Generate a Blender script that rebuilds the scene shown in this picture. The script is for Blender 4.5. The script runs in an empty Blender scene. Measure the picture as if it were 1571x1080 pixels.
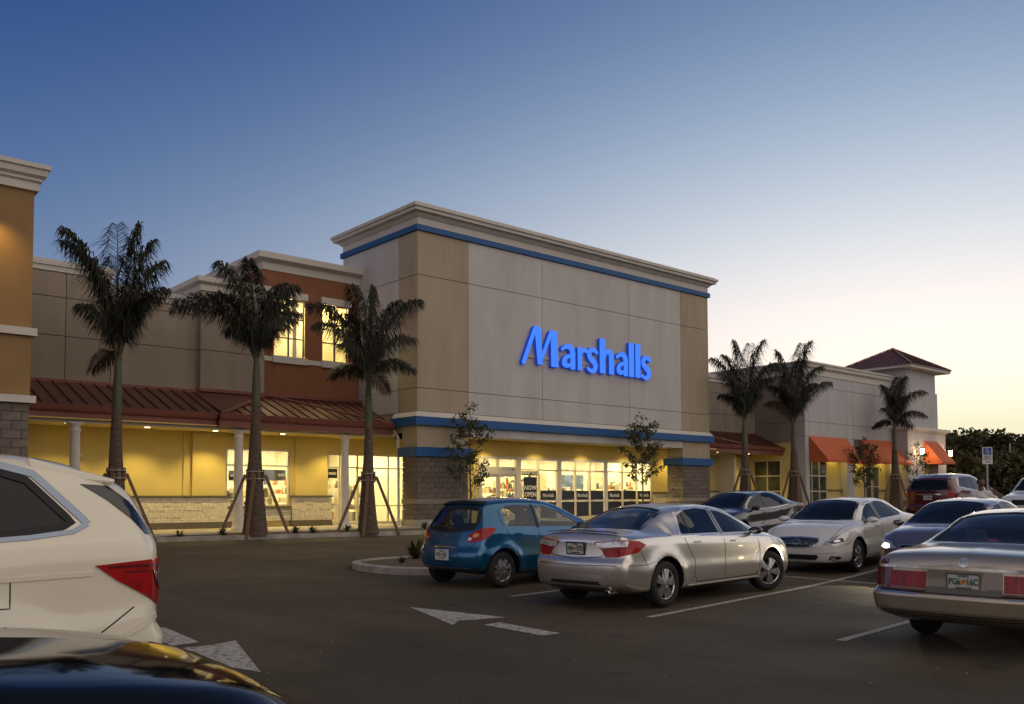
import bpy, bmesh, math, random
import numpy as np
from mathutils import Vector, Matrix
from mathutils.bvhtree import BVHTree
random.seed(7)
R = math.radians
SC = bpy.context.scene
COL = SC.collection
PI = math.pi

# ------------------------------------------------------------------ camera
cam = bpy.data.cameras.new('camera')
camo = bpy.data.objects.new('camera', cam)
COL.objects.link(camo)
yaw, pit, rol = R(48.854), R(2.7), R(-0.2)
F = Vector((math.cos(yaw), math.sin(yaw), 0)); RT = Vector((math.sin(yaw), -math.cos(yaw), 0)); UP = Vector((0, 0, 1))
F2 = F * math.cos(pit) + UP * math.sin(pit); U2 = UP * math.cos(pit) - F * math.sin(pit)
R3 = RT * math.cos(rol) + U2 * math.sin(rol); U3 = U2 * math.cos(rol) - RT * math.sin(rol)
mw = Matrix.Identity(4)
for i in range(3):
    mw[i][0] = R3[i]; mw[i][1] = U3[i]; mw[i][2] = -F2[i]
mw.translation = Vector((0, 0, 1.64))
camo.matrix_world = mw
cam.sensor_width = 36; cam.lens = 1382.35 / 1571 * 36; cam.shift_y = 158.2 / 1571
cam.clip_start = 0.05; cam.clip_end = 1500
SC.camera = camo

# ------------------------------------------------------------------ sky (clear dusk, glow to the right of the frame)
SUN_AZ = 23.54
world = bpy.data.worlds.new('World'); SC.world = world; world.use_nodes = True
def build_sky(nt):
    N = nt.nodes; L = nt.links
    def m(op, a, b=None, c=None, clamp=False):
        n = N.new('ShaderNodeMath'); n.operation = op; n.use_clamp = clamp
        for i, v in enumerate((a, b, c)):
            if v is None: continue
            if isinstance(v, (int, float)): n.inputs[i].default_value = v
            else: L.new(v, n.inputs[i])
        return n.outputs[0]
    tc = N.new('ShaderNodeTexCoord'); nrm = N.new('ShaderNodeVectorMath'); nrm.operation = 'NORMALIZE'
    L.new(tc.outputs['Generated'], nrm.inputs[0])
    sp = N.new('ShaderNodeSeparateXYZ'); L.new(nrm.outputs[0], sp.inputs[0])
    x, y, z = sp.outputs
    s = m('MAXIMUM', z, 0.072)
    h = m('SQRT', m('ADD', m('MULTIPLY', x, x), m('MULTIPLY', y, y)))
    h = m('MAXIMUM', h, 1e-4)
    ca = m('DIVIDE', m('ADD', m('MULTIPLY', x, math.cos(R(SUN_AZ))), m('MULTIPLY', y, math.sin(R(SUN_AZ)))), h)
    half = m('MULTIPLY_ADD', ca, 0.5, 0.5, clamp=True)
    g = m('POWER', half, 8.7964)
    anti = m('POWER', m('SUBTRACT', 1.0, half), 3.0)
    k = [(0.005, .16, 1.8927, .2508, 1.506, 1.6368), (.036, .20, 1.0939, .3417, 1.9095, 1.1473), (.168, .24, .7163, .4096, 2.0181, 2.2)]
    warm = (SKY_WARM[0], SKY_WARM[1], SKY_WARM[2])
    comb = N.new('ShaderNodeCombineColor')
    kk = m('MULTIPLY_ADD', m('SUBTRACT', g, 0.5), 0.1004, 1.0)
    hz = m('EXPONENT', m('MULTIPLY', s, -1 / .06))
    fall = m('EXPONENT', m('MULTIPLY', m('POWER', m('DIVIDE', s, 0.42), 1.5), -1.0))
    for i, (z0, a0, a1, w, q, hh) in enumerate(k):
        e = m('EXPONENT', m('MULTIPLY', m('POWER', m('DIVIDE', s, m('MULTIPLY', kk, w)), q), -1.0))
        ga = m('MULTIPLY', m('MULTIPLY', g, a1), m('MULTIPLY_ADD', hz, -hh, 1.0))
        t = m('MULTIPLY', m('ADD', ga, a0), e)
        t = m('ADD', t, z0)
        t = m('ADD', t, m('MULTIPLY', m('MULTIPLY', anti, fall), warm[i]))
        t = m('ADD', t, m('MULTIPLY', m('MAXIMUM', m('SUBTRACT', z, .46), 0.0), (.10, .10, -.06)[i]))
        L.new(t, comb.inputs[i])
    bg = N['Background']; L.new(comb.outputs[0], bg.inputs[0]); bg.inputs[1].default_value = 1.0
SKY_WARM = (0.85, 0.62, 0.36)
build_sky(world.node_tree)
fill_sun = bpy.data.lights.new('warm_fill', 'SUN'); fill_sun.energy = 1.5; fill_sun.angle = R(110); fill_sun.color = (1.0, .83, .58)   # very soft warm fill added from behind the camera, away from the sunset
fill_suno = bpy.data.objects.new('warm_fill', fill_sun); COL.objects.link(fill_suno)
sd = Vector((math.cos(R(-72)) * math.cos(R(28)), math.sin(R(-72)) * math.cos(R(28)), math.sin(R(28))))
fill_suno.rotation_euler = sd.to_track_quat('Z', 'Y').to_euler()
vs = SC.view_settings
vs.view_transform = 'Standard'; vs.look = 'None'; vs.exposure = 0.0; vs.gamma = 1.0; vs.use_curve_mapping = False
SC.cycles.max_bounces = 6; SC.cycles.transparent_max_bounces = 12; SC.cycles.sample_clamp_indirect = 4.0
SC.cycles.caustics_reflective = False; SC.cycles.caustics_refractive = False

# ------------------------------------------------------------------ materials
def mat(name, col, rough=.6, metal=0., coat=0., noise=None, bump=None, emit=None, estr=0., spec=None, rnd=0., coord='Object'):
    """noise=(scale, amount[, stretch]) varies the colour, bump=(scale, strength, distance), rnd varies it per object."""
    m = bpy.data.materials.new(name); m.use_nodes = True
    nt = m.node_tree; N = nt.nodes; L = nt.links; p = N['Principled BSDF']
    c4 = (col[0], col[1], col[2], 1)
    p.inputs['Base Color'].default_value = c4; p.inputs['Roughness'].default_value = rough
    p.inputs['Metallic'].default_value = metal; p.inputs['Coat Weight'].default_value = coat
    p.inputs['Coat Roughness'].default_value = .03
    if spec is not None: p.inputs['Specular IOR Level'].default_value = spec
    if emit: p.inputs['Emission Color'].default_value = (*emit, 1); p.inputs['Emission Strength'].default_value = estr
    tc = None
    def vec():
        nonlocal tc
        if coord == 'World':
            tc = N.new('ShaderNodeNewGeometry'); return tc.outputs['Position']
        tc = N.new('ShaderNodeTexCoord'); return tc.outputs['Object']
    src = None
    if noise or rnd:
        hsv = N.new('ShaderNodeHueSaturation'); hsv.inputs['Color'].default_value = c4
        val = None
        if noise:
            a = N.new('ShaderNodeTexNoise'); a.inputs['Scale'].default_value = noise[0]; a.inputs['Detail'].default_value = 6; a.inputs['Roughness'].default_value = .62
            v = vec()
            if len(noise) > 2:
                mp = N.new('ShaderNodeMapping'); mp.inputs['Scale'].default_value = noise[2]; L.new(v, mp.inputs['Vector']); v = mp.outputs[0]
            L.new(v, a.inputs['Vector'])
            mr = N.new('ShaderNodeMapRange'); mr.inputs[1].default_value = .3; mr.inputs[2].default_value = .7
            mr.inputs[3].default_value = 1 - noise[1]; mr.inputs[4].default_value = 1 + noise[1]
            L.new(a.outputs[0], mr.inputs[0]); val = mr.outputs[0]
        if rnd:
            oi = N.new('ShaderNodeObjectInfo'); mr = N.new('ShaderNodeMapRange'); mr.inputs[3].default_value = 1 - rnd; mr.inputs[4].default_value = 1 + rnd
            L.new(oi.outputs['Random'], mr.inputs[0])
            if val is None: val = mr.outputs[0]
            else:
                mu = N.new('ShaderNodeMath'); mu.operation = 'MULTIPLY'; L.new(val, mu.inputs[0]); L.new(mr.outputs[0], mu.inputs[1]); val = mu.outputs[0]
        L.new(val, hsv.inputs['Value']); L.new(hsv.outputs[0], p.inputs['Base Color'])
    if bump:
        a = N.new('ShaderNodeTexNoise'); a.inputs['Scale'].default_value = bump[0]; a.inputs['Detail'].default_value = 5
        L.new(vec(), a.inputs['Vector'])
        b = N.new('ShaderNodeBump'); b.inputs['Strength'].default_value = bump[1]; b.inputs['Distance'].default_value = bump[2]
        L.new(a.outputs[0], b.inputs['Height']); L.new(b.outputs[0], p.inputs['Normal'])
    return m

def glass_mat(name, tint=(.5, .55, .55), refl=(1, 1, 1), dirt=0.0):
    m = bpy.data.materials.new(name); m.use_nodes = True
    nt = m.node_tree; N = nt.nodes; L = nt.links; N.remove(N['Principled BSDF'])
    out = N['Material Output']
    tr = N.new('ShaderNodeBsdfTransparent'); tr.inputs[0].default_value = (*tint, 1)
    gl = N.new('ShaderNodeBsdfGlossy'); gl.inputs['Color'].default_value = (*refl, 1); gl.inputs['Roughness'].default_value = .015
    fr = N.new('ShaderNodeFresnel'); ge = N.new('ShaderNodeNewGeometry'); mr = N.new('ShaderNodeMapRange'); mr.inputs[3].default_value = 1.52; mr.inputs[4].default_value = 1 / 1.52
    L.new(ge.outputs['Backfacing'], mr.inputs[0]); L.new(mr.outputs[0], fr.inputs['IOR'])
    mi = N.new('ShaderNodeMixShader'); ad = N.new('ShaderNodeMath'); ad.operation = 'MULTIPLY_ADD'; ad.inputs[1].default_value = 1.25; ad.inputs[2].default_value = .02; ad.use_clamp = True
    L.new(fr.outputs[0], ad.inputs[0]); L.new(ad.outputs[0], mi.inputs[0]); L.new(tr.outputs[0], mi.inputs[1]); L.new(gl.outputs[0], mi.inputs[2])
    L.new(mi.outputs[0], out.inputs[0])
    return m

def emat(name, col, s):
    m = bpy.data.materials.new(name); m.use_nodes = True
    nt = m.node_tree; N = nt.nodes; N.remove(N['Principled BSDF']); e = N.new('ShaderNodeEmission')
    e.inputs[0].default_value = (*col, 1); e.inputs[1].default_value = s
    nt.links.new(e.outputs[0], N['Material Output'].inputs[0])
    return m

M = {}
M['stucco_white'] = mat('stucco_white', (.50, .475, .46), .9, noise=(1.1, .11, (1, 1, .16)), bump=(60, .25, .01), coord='World')
M['stucco_tan'] = mat('stucco_tan', (.38, .31, .22), .9, noise=(1.1, .12, (1, 1, .16)), bump=(60, .25, .01), coord='World')
M['stucco_beige'] = mat('stucco_beige', (.30, .245, .19), .9, noise=(1.1, .12, (1, 1, .18)), bump=(60, .25, .01), coord='World')
M['stucco_brown'] = mat('stucco_brown', (.27, .225, .185), .9, noise=(1.1, .11, (1, 1, .2)), bump=(60, .25, .01), coord='World')
M['stucco_grey'] = mat('stucco_grey', (.44, .43, .44), .9, noise=(1.1, .10, (1, 1, .2)), bump=(60, .25, .01), coord='World')
M['stucco_rust'] = mat('stucco_rust', (.24, .098, .048), .9, noise=(.8, .10), bump=(60, .25, .01), coord='World')
M['stucco_ochre'] = mat('stucco_ochre', (.275, .165, .070), .9, noise=(.6, .10), bump=(60, .25, .01), coord='World')
M['stucco_yellow'] = mat('stucco_yellow', (.63, .51, .19), .9, noise=(.8, .07), bump=(60, .25, .01), coord='World')
M['trim_cream'] = mat('trim_cream', (.56, .52, .47), .8, noise=(1.5, .06), coord='World')
M['joint'] = mat('joint', (.12, .105, .09), .95)
M['blue_band'] = mat('blue_band', (.004, .075, .25), .55, noise=(1.2, .08), coord='World')
M['cmu'] = mat('cmu', (.155, .125, .105), .95, noise=(9, .22), bump=(45, .7, .02), rnd=.16)
M['cmu_light'] = mat('cmu_light', (.25, .215, .17), .95, noise=(9, .15), bump=(45, .4, .01), rnd=.08)
M['mortar'] = mat('mortar', (.36, .33, .29), .95)
M['concrete'] = mat('concrete', (.36, .33, .29), .9, noise=(1.4, .22), bump=(30, .3, .01), coord='World', rnd=.05)
M['concrete_old'] = mat('concrete_old', (.34, .31, .275), .9, noise=(2.2, .35), bump=(30, .35, .01), coord='World', rnd=.08)
M['stone'] = mat('stone', (.70, .65, .54), .95, noise=(14, .2), bump=(30, .8, .03), coord='World')
M['stone_dark'] = mat('stone_dark', (.12, .105, .09), .95, noise=(10, .2), coord='World')
M['roof_metal'] = mat('roof_metal', (.135, .055, .038), .42, .35, noise=(2, .12), coord='World')
M['roof_rib'] = mat('roof_rib', (.09, .032, .022), .45, .3)
M['fascia'] = mat('fascia', (.20, .062, .040), .45, .25, noise=(2, .1), coord='World')
M['flashing'] = mat('flashing', (.30, .115, .06), .4, .3)
M['column_paint'] = mat('column_paint', (.66, .62, .57), .6, noise=(3, .05), coord='World')
M['frame_alu'] = mat('frame_alu', (.62, .58, .50), .4, .3)
M['frame_dark'] = mat('frame_dark', (.05, .045, .04), .5)
M['glass_store'] = glass_mat('glass_store', (.93, .93, .90))
M['glass_dark'] = glass_mat('glass_dark', (.35, .36, .34))
M['awning'] = mat('awning', (.50, .115, .04), .8, noise=(3, .08), coord='World')
M['bark'] = mat('bark', (.105, .075, .055), .95, noise=(4, .4, (1, 1, 4)), bump=(14, 1., .05))
M['crownshaft'] = mat('crownshaft', (.075, .08, .042), .6, noise=(4, .25))
M['frond'] = mat('frond', (.034, .034, .021), .6, noise=(3, .45), spec=.3)
M['frond_dry'] = mat('frond_dry', (.09, .06, .035), .8, noise=(3, .3))
M['leaf'] = mat('leaf', (.05, .058, .02), .6, noise=(2.5, .4), spec=.3)
M['far_leaf'] = mat('far_leaf', (.085, .080, .036), .9, noise=(.15, .5), spec=.1, coord='World')
M['twig'] = mat('twig', (.09, .07, .055), .9, noise=(8, .2))
M['timber'] = mat('timber', (.17, .105, .065), .8, noise=(3, .25, (1, 1, 6)))
M['strap'] = mat('strap', (.42, .40, .35), .6)
M['mulch'] = mat('mulch', (.10, .06, .04), 1, noise=(25, .5), bump=(40, 1., .04), coord='World')
M['gravel'] = mat('gravel', (.15, .11, .075), 1, noise=(30, .5), bump=(45, 1., .03), coord='World')
M['paint_line'] = None
M['white_trim'] = mat('white_trim', (.6, .58, .54), .6)
M['black'] = mat('black', (.008, .008, .009), .6)
M['rubber'] = mat('rubber', (.018, .018, .018), .85, bump=(60, .3, .004))
M['black_gloss'] = mat('black_gloss', (.006, .006, .007), .15, coat=1)
M['interior'] = mat('interior', (.035, .034, .036), .85)
M['interior_grey'] = mat('interior_grey', (.10, .10, .105), .85, noise=(8, .1))
M['chrome'] = mat('chrome', (.75, .75, .76), .12, 1.)
M['trim_chrome'] = mat('trim_chrome', (.30, .35, .46), .2, 1.)  # chrome with the blue of the reflected sky put into its colour
M['alloy'] = mat('alloy', (.55, .55, .56), .25, .95)
M['alloy_dark'] = mat('alloy_dark', (.05, .05, .055), .5, .6)
M['steel'] = mat('steel', (.42, .42, .43), .35, .9)
M['galv'] = mat('galv', (.36, .36, .36), .5, .5)
M['red_lens'] = mat('red_lens', (.34, .004, .007), .22, coat=.25, noise=(9, .35), spec=.35)
M['red_lens_dark'] = mat('red_lens_dark', (.12, .004, .008), .1, coat=1)
M['clear_lens'] = mat('clear_lens', (.62, .62, .64), .12, .5, coat=1, noise=(22, .5))
M['amber_lens'] = mat('amber_lens', (.75, .26, .03), .15, coat=1)
M['car_glass'] = glass_mat('car_glass', (.20, .23, .23), (.6, .6, .62))
M['car_glass_clear'] = glass_mat('car_glass_clear', (.58, .62, .60), (.85, .85, .87))
M['car_glass_dark'] = glass_mat('car_glass_dark', (.035, .035, .04), (.55, .55, .6))
M['plate'] = mat('plate', (.62, .64, .60), .4, noise=(20, .1))
M['plate_green'] = mat('plate_green', (.02, .10, .05), .5)
M['orange'] = mat('orange', (.72, .25, .03), .5)
M['store_light'] = emat('store_light', (1.0, .84, .42), 90.0)
M['down_light'] = emat('down_light', (1.0, .82, .42), 14.0)
M['lamp_glow'] = emat('lamp_glow', (1.0, .62, .30), 22.0)
M['head_glow'] = emat('head_glow', (1.0, .80, .45), 9.0)
M['lit_wall'] = mat('lit_wall', (.80, .70, .48), .9)
M['roof_tower'] = mat('roof_tower', (.17, .075, .085), .45, .3)

# asphalt: dark binder, fine aggregate, broad worn patches
def asphalt():
    m = mat('asphalt', (.072, .052, .028), .88)
    nt = m.node_tree; N = nt.nodes; L = nt.links; p = N['Principled BSDF']
    g = N.new('ShaderNodeNewGeometry')
    def noise(sc, det, st=None):
        n = N.new('ShaderNodeTexNoise'); n.inputs['Scale'].default_value = sc; n.inputs['Detail'].default_value = det; n.inputs['Roughness'].default_value = .65
        v = g.outputs['Position']
        if st:
            mp = N.new('ShaderNodeMapping'); mp.inputs['Scale'].default_value = st; mp.inputs['Rotation'].default_value = (0, 0, 0); L.new(v, mp.inputs['Vector']); v = mp.outputs[0]
        L.new(v, n.inputs['Vector']); return n.outputs[0]
    def mr(v, a, b, c, d):
        n = N.new('ShaderNodeMapRange'); n.inputs[1].default_value = a; n.inputs[2].default_value = b; n.inputs[3].default_value = c; n.inputs[4].default_value = d; L.new(v, n.inputs[0]); return n.outputs[0]
    def mul(a, b):
        n = N.new('ShaderNodeMath'); n.operation = 'MULTIPLY'; L.new(a, n.inputs[0]); L.new(b, n.inputs[1]); return n.outputs[0]
    big = mr(noise(.22, 4), .3, .7, .72, 1.3)
    wheel = mr(noise(.8, 4, (1, .18, 1)), .3, .7, .80, 1.2)
    fine = mr(noise(45, 4), .25, .75, .45, 1.75)
    vo = N.new('ShaderNodeTexVoronoi'); vo.inputs['Scale'].default_value = 2.3; L.new(g.outputs['Position'], vo.inputs['Vector'])
    spot = mr(vo.outputs['Distance'], .0, .05, .55, 1.0)
    oil = mr(noise(.9, 2), .66, .72, 1.0, .62); marks = mr(noise(1.6, 5, (2.2, .07, 1)), .60, .70, 1.0, .80); patch_ = mr(noise(.055, 1), .49, .50, .90, 1.05)
    vc = N.new('ShaderNodeTexVoronoi'); vc.feature = 'DISTANCE_TO_EDGE'; vc.inputs['Scale'].default_value = .33; wv = N.new('ShaderNodeVectorMath'); wv.operation = 'ADD'
    nz = N.new('ShaderNodeTexNoise'); nz.inputs['Scale'].default_value = 1.3; nz.inputs['Detail'].default_value = 4; L.new(g.outputs['Position'], nz.inputs['Vector']); L.new(g.outputs['Position'], wv.inputs[0]); L.new(nz.outputs['Color'], wv.inputs[1]); L.new(wv.outputs[0], vc.inputs['Vector'])
    crack = mr(vc.outputs['Distance'], .0, .005, .74, 1.0)
    v = mul(mul(mul(big, wheel), fine), spot); v = mul(mul(mul(v, oil), marks), mul(patch_, crack))
    h = N.new('ShaderNodeHueSaturation'); h.inputs['Color'].default_value = (.072, .052, .028, 1); L.new(v, h.inputs['Value']); L.new(h.outputs[0], p.inputs['Base Color'])
    b = N.new('ShaderNodeBump'); b.inputs['Strength'].default_value = .5; b.inputs['Distance'].default_value = .012; L.new(noise(90, 3), b.inputs['Height']); L.new(b.outputs[0], p.inputs['Normal'])
    L.new(mr(noise(.5, 3), .3, .7, .72, .95), p.inputs['Roughness'])
    return m
M['asphalt'] = asphalt()
def worn_paint():
    m = mat('worn_line_paint', (.5, .47, .42), .8)
    nt = m.node_tree; N = nt.nodes; L = nt.links; p = N['Principled BSDF']; g = N.new('ShaderNodeNewGeometry')
    n = N.new('ShaderNodeTexNoise'); n.inputs['Scale'].default_value = 14; n.inputs['Detail'].default_value = 8; n.inputs['Roughness'].default_value = .75; L.new(g.outputs['Position'], n.inputs['Vector'])
    r = N.new('ShaderNodeValToRGB'); r.color_ramp.elements[0].position = .36; r.color_ramp.elements[0].color = (.09, .08, .07, 1); r.color_ramp.elements[1].position = .54; r.color_ramp.elements[1].color = (.50, .465, .41, 1)
    L.new(n.outputs[0], r.inputs[0]); L.new(r.outputs[0], p.inputs['Base Color']); return m
M['paint_line'] = worn_paint()

# ------------------------------------------------------------------ object helpers
def link(o, parent=None):
    COL.objects.link(o)
    if parent is not None: o.parent = parent
    return o
def thing(name, label, cat, loc=(0, 0, 0), rz=0., group=None, kind=None):
    o = bpy.data.objects.new(name, None); COL.objects.link(o); o.empty_display_size = .2
    o.location = loc; o.rotation_euler = (0, 0, rz); o['label'] = label; o['category'] = cat
    if group: o['group'] = group
    if kind: o['kind'] = kind
    return o
def tag(o, label, cat, group=None, kind=None):
    o['label'] = label; o['category'] = cat
    if group: o['group'] = group
    if kind: o['kind'] = kind
    return o

class MB:
    """collects shapes for ONE mesh"""
    def __init__(s): s.v = []; s.f = []; s.m = []; s.mats = []; s.sm = []
    def mi(s, m):
        if m not in s.mats: s.mats.append(m)
        return s.mats.index(m)
    def add(s, vs, fs, m, smooth=False):
        o = len(s.v); s.v += [tuple(v) for v in vs]; k = s.mi(m)
        for f in fs: s.f.append(tuple(i + o for i in f)); s.m.append(k); s.sm.append(smooth)
    def box(s, x0, x1, y0, y1, z0, z1, m):
        if x0 > x1: x0, x1 = x1, x0
        if y0 > y1: y0, y1 = y1, y0
        if z0 > z1: z0, z1 = z1, z0
        v = [(x0, y0, z0), (x1, y0, z0), (x1, y1, z0), (x0, y1, z0), (x0, y0, z1), (x1, y0, z1), (x1, y1, z1), (x0, y1, z1)]
        s.add(v, [(0, 3, 2, 1), (4, 5, 6, 7), (0, 1, 5, 4), (1, 2, 6, 5), (2, 3, 7, 6), (3, 0, 4, 7)], m)
    def hexa(s, v, m):
        s.add(v, [(0, 3, 2, 1), (4, 5, 6, 7), (0, 1, 5, 4), (1, 2, 6, 5), (2, 3, 7, 6), (3, 0, 4, 7)], m)
    def bar(s, a, b, w, h, m, up=(0, 0, 1)):
        a = Vector(a); b = Vector(b); d = (b - a).normalized(); u = Vector(up); sx = d.cross(u)
        if sx.length < 1e-4: sx = d.cross(Vector((1, 0, 0)))
        sx.normalize(); u = sx.cross(d); sx = sx * w / 2; u = u * h / 2
        s.hexa([a - sx - u, a + sx - u, b + sx - u, b - sx - u, a - sx + u, a + sx + u, b + sx + u, b - sx + u], m)
    def tube(s, pts, rad, m, n=10, caps=True, smooth=True):
        pts = [Vector(p) for p in pts]; rad = rad if isinstance(rad, (list, tuple)) else [rad] * len(pts)
        rings = []; pu = None
        for i, p in enumerate(pts):
            d = (pts[min(i + 1, len(pts) - 1)] - pts[max(i - 1, 0)]).normalized()
            if pu is None:
                pu = d.orthogonal().normalized()
            pu = (pu - d * pu.dot(d)).normalized(); w = d.cross(pu)
            rings.append([p + (pu * math.cos(2 * PI * k / n) + w * math.sin(2 * PI * k / n)) * rad[i] for k in range(n)])
        vs = [v for r in rings for v in r]; fs = []
        for i in range(len(pts) - 1):
            for k in range(n):
                a = i * n + k; b = i * n + (k + 1) % n; fs.append((a, b, b + n, a + n))
        s.add(vs, fs, m, smooth)
        if caps:
            s.add(rings[0], [tuple(range(n))[::-1]], m); s.add(rings[-1], [tuple(range(n))], m)
    def lathe(s, prof, m, n=24, c=(0, 0, 0), axis='z', smooth=True):
        vs = []; fs = []
        for r, h in prof:
            for k in range(n):
                a = 2 * PI * k / n; p = (r * math.cos(a), r * math.sin(a), h)
                if axis == 'y': p = (p[0], p[2], p[1])
                vs.append((p[0] + c[0], p[1] + c[1], p[2] + c[2]))
        for i in range(len(prof) - 1):
            for k in range(n):
                a = i * n + k; b = i * n + (k + 1) % n
                fs.append((a, b, b + n, a + n) if axis == 'z' else (a, a + n, b + n, b))
        s.add(vs, fs, m, smooth)
    def prism(s, poly, y0, y1, m, ax='y'):
        """polygon in (x,z) extruded in y (ax='y'); (x,y) extruded in z (ax='z'); (y,z) extruded in x (ax='x')"""
        n = len(poly)
        def P(p, t):
            return (p[0], t, p[1]) if ax == 'y' else ((p[0], p[1], t) if ax == 'z' else (t, p[0], p[1]))
        vs = [P(p, y0) for p in poly] + [P(p, y1) for p in poly]
        s.add(vs, [tuple(range(n)), tuple(range(2 * n - 1, n - 1, -1))] + [(i, i + n, (i + 1) % n + n, (i + 1) % n) for i in range(n)], m)
    def obj(s, name, parent=None, kind=None, off=None, fix=True, sharp=None):
        me = bpy.data.meshes.new(name)
        o0 = Vector(off) if off is not None else (parent_origin(parent))
        me.from_pydata([(v[0] - o0.x, v[1] - o0.y, v[2] - o0.z) for v in s.v], [], s.f)
        for m in s.mats: me.materials.append(M[m] if isinstance(m, str) else m)
        me.polygons.foreach_set('material_index', s.m); me.polygons.foreach_set('use_smooth', s.sm)
        if fix:
            bm = bmesh.new(); bm.from_mesh(me); bmesh.ops.recalc_face_normals(bm, faces=bm.faces); bm.to_mesh(me); bm.free()
        if sharp: me.set_sharp_from_angle(angle=R(sharp))
        me.update()
        o = bpy.data.objects.new(name, me); link(o, parent)
        if kind: o['kind'] = kind
        return o
LOCAL = set()
def parent_origin(p):
    """parts are written in world coordinates unless their thing is in LOCAL"""
    o = Vector((0, 0, 0))
    if p is None: return o
    if p.name in LOCAL: return o
    while p is not None:
        if p.name in LOCAL: break
        o += Vector(p.location); p = p.parent
    return o
def boxo(name, parent, x0, x1, y0, y1, z0, z1, m, **k):
    b = MB(); b.box(x0, x1, y0, y1, z0, z1, m); return b.obj(name, parent, **k)
def text_mesh(txt, size, depth=.004, bold=0.0, align='CENTER'):
    cu = bpy.data.curves.new('lettering', 'FONT'); cu.body = txt; cu.size = size; cu.extrude = depth / 2; cu.offset = bold
    cu.align_x = align; cu.align_y = 'CENTER'; cu.resolution_u = 2
    o = bpy.data.objects.new('lettering', cu); COL.objects.link(o)
    me = bpy.data.meshes.new_from_object(o.evaluated_get(bpy.context.evaluated_depsgraph_get()))
    bpy.data.objects.remove(o); bpy.data.curves.remove(cu); return me
def text(name, txt, size, m, parent, loc, rot=(PI / 2, 0, 0), sx=1., bold=0., depth=.004, align='CENTER'):
    me = text_mesh(txt, size, depth, bold, align); me.materials.clear(); me.materials.append(M[m] if isinstance(m, str) else m)
    o = bpy.data.objects.new(name, me); link(o, parent)
    o.location = Vector(loc) - parent_origin(parent); o.rotation_euler = rot; o.scale = (sx, 1, 1); return o

def cl(x): return max(0., min(1., x))
def ss(x): x = cl(x); return x * x * (3 - 2 * x)
def gz(X, Y):
    """height of the car park: level near the camera, rising gently to the shops and to the right"""
    x0 = 14 + 10 * cl((Y - 16) / 8)
    return .28 * cl((Y - 8) / 19) + .5 * ss((X - x0) / 18)
def swz(X): return .5 + .42 * ss((X - 24) / 18)     # pavement in front of the shops
# ------------------------------------------------------------------ ground
def sheet(name, xs, ys, zf, m, kind='structure'):
    b = MB(); nx = len(xs); vs = [(x, y, zf(x, y)) for y in ys for x in xs]
    fs = [(j * nx + i, j * nx + i + 1, (j + 1) * nx + i + 1, (j + 1) * nx + i) for j in range(len(ys) - 1) for i in range(nx - 1)]
    b.add(vs, fs, m, True); return b.obj(name, None, kind)
xs = [-500, -120, -40, -10] + list(range(-5, 52, 2)) + [55, 60, 70, 90, 140, 250, 600]
ys = [-500, -120, -40, -10, -4] + [i for i in range(0, 34, 1)] + [36, 40, 60, 110, 250, 600]
sheet('car_park_ground', xs, ys, gz, 'asphalt')
def gzn(X, Y):
    return gz(X, Y)
def paint(name, poly, lift=.005, sub=True):
    """thin painted shape that follows the asphalt"""
    bm = bmesh.new(); f = bm.faces.new([bm.verts.new((x, y, 0)) for x, y in poly])
    if f.normal.z < 0 or True: bmesh.ops.recalc_face_normals(bm, faces=bm.faces)
    for k in range(-5, 34):
        for co, no in (((0, k, 0), (0, 1, 0)), ((k * 1.0, 0, 0), (1, 0, 0))):
            bmesh.ops.bisect_plane(bm, geom=bm.verts[:] + bm.edges[:] + bm.faces[:], plane_co=co, plane_no=no)
    xs2 = xs; 
    for v in bm.verts: v.co.z = gz(v.co.x, v.co.y) + lift
    for f in bm.faces:
        f.normal_update()
        if f.normal.z < 0: f.normal_flip()
    me = bpy.data.meshes.new(name); bm.to_mesh(me); bm.free(); me.materials.append(M['paint_line'])
    o = bpy.data.objects.new(name, me); link(o); o['kind'] = 'structure'; return o
def stripe(x0, y0, x1, y1, w=.11):
    d = Vector((x1 - x0, y1 - y0)); n = Vector((-d.y, d.x)).normalized() * w / 2
    paint('painted_stall_line', [(x0 - n.x, y0 - n.y), (x1 - n.x, y1 - n.y), (x1 + n.x, y1 + n.y), (x0 + n.x, y0 + n.y)])
stripe(9.55, 8.10, 20.2, 9.55); stripe(9.60, 5.33, 20.0, 6.3); stripe(9.62, 11.04, 20.5, 12.2); stripe(9.6, 2.55, 20, 3.2)
stripe(15.85, 14.2, 16.4, 1.0, .10)
stripe(2.6, 4.75, -3, 4.75); stripe(2.6, 8.3, -3, 8.3); stripe(20.5, 14.9, 16.2, 14.6)
paint('painted_arrow_head', [(7.59, 10.97), (8.02, 9.29), (7.66, 9.36), (7.35, 9.47), (7.04, 9.22)])
paint('painted_arrow_shaft', [(7.36, 8.98), (7.65, 9.01), (7.65, 7.88), (7.36, 7.88)])
paint('painted_arrow_head', [(3.86, 8.03), (4.42, 9.84), (4.10, 9.72), (3.62, 9.75), (3.28, 9.84)])
paint('painted_arrow_shaft', [(3.74, 9.95), (4.06, 9.98), (4.15, 11.3), (3.80, 11.3)])

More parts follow.
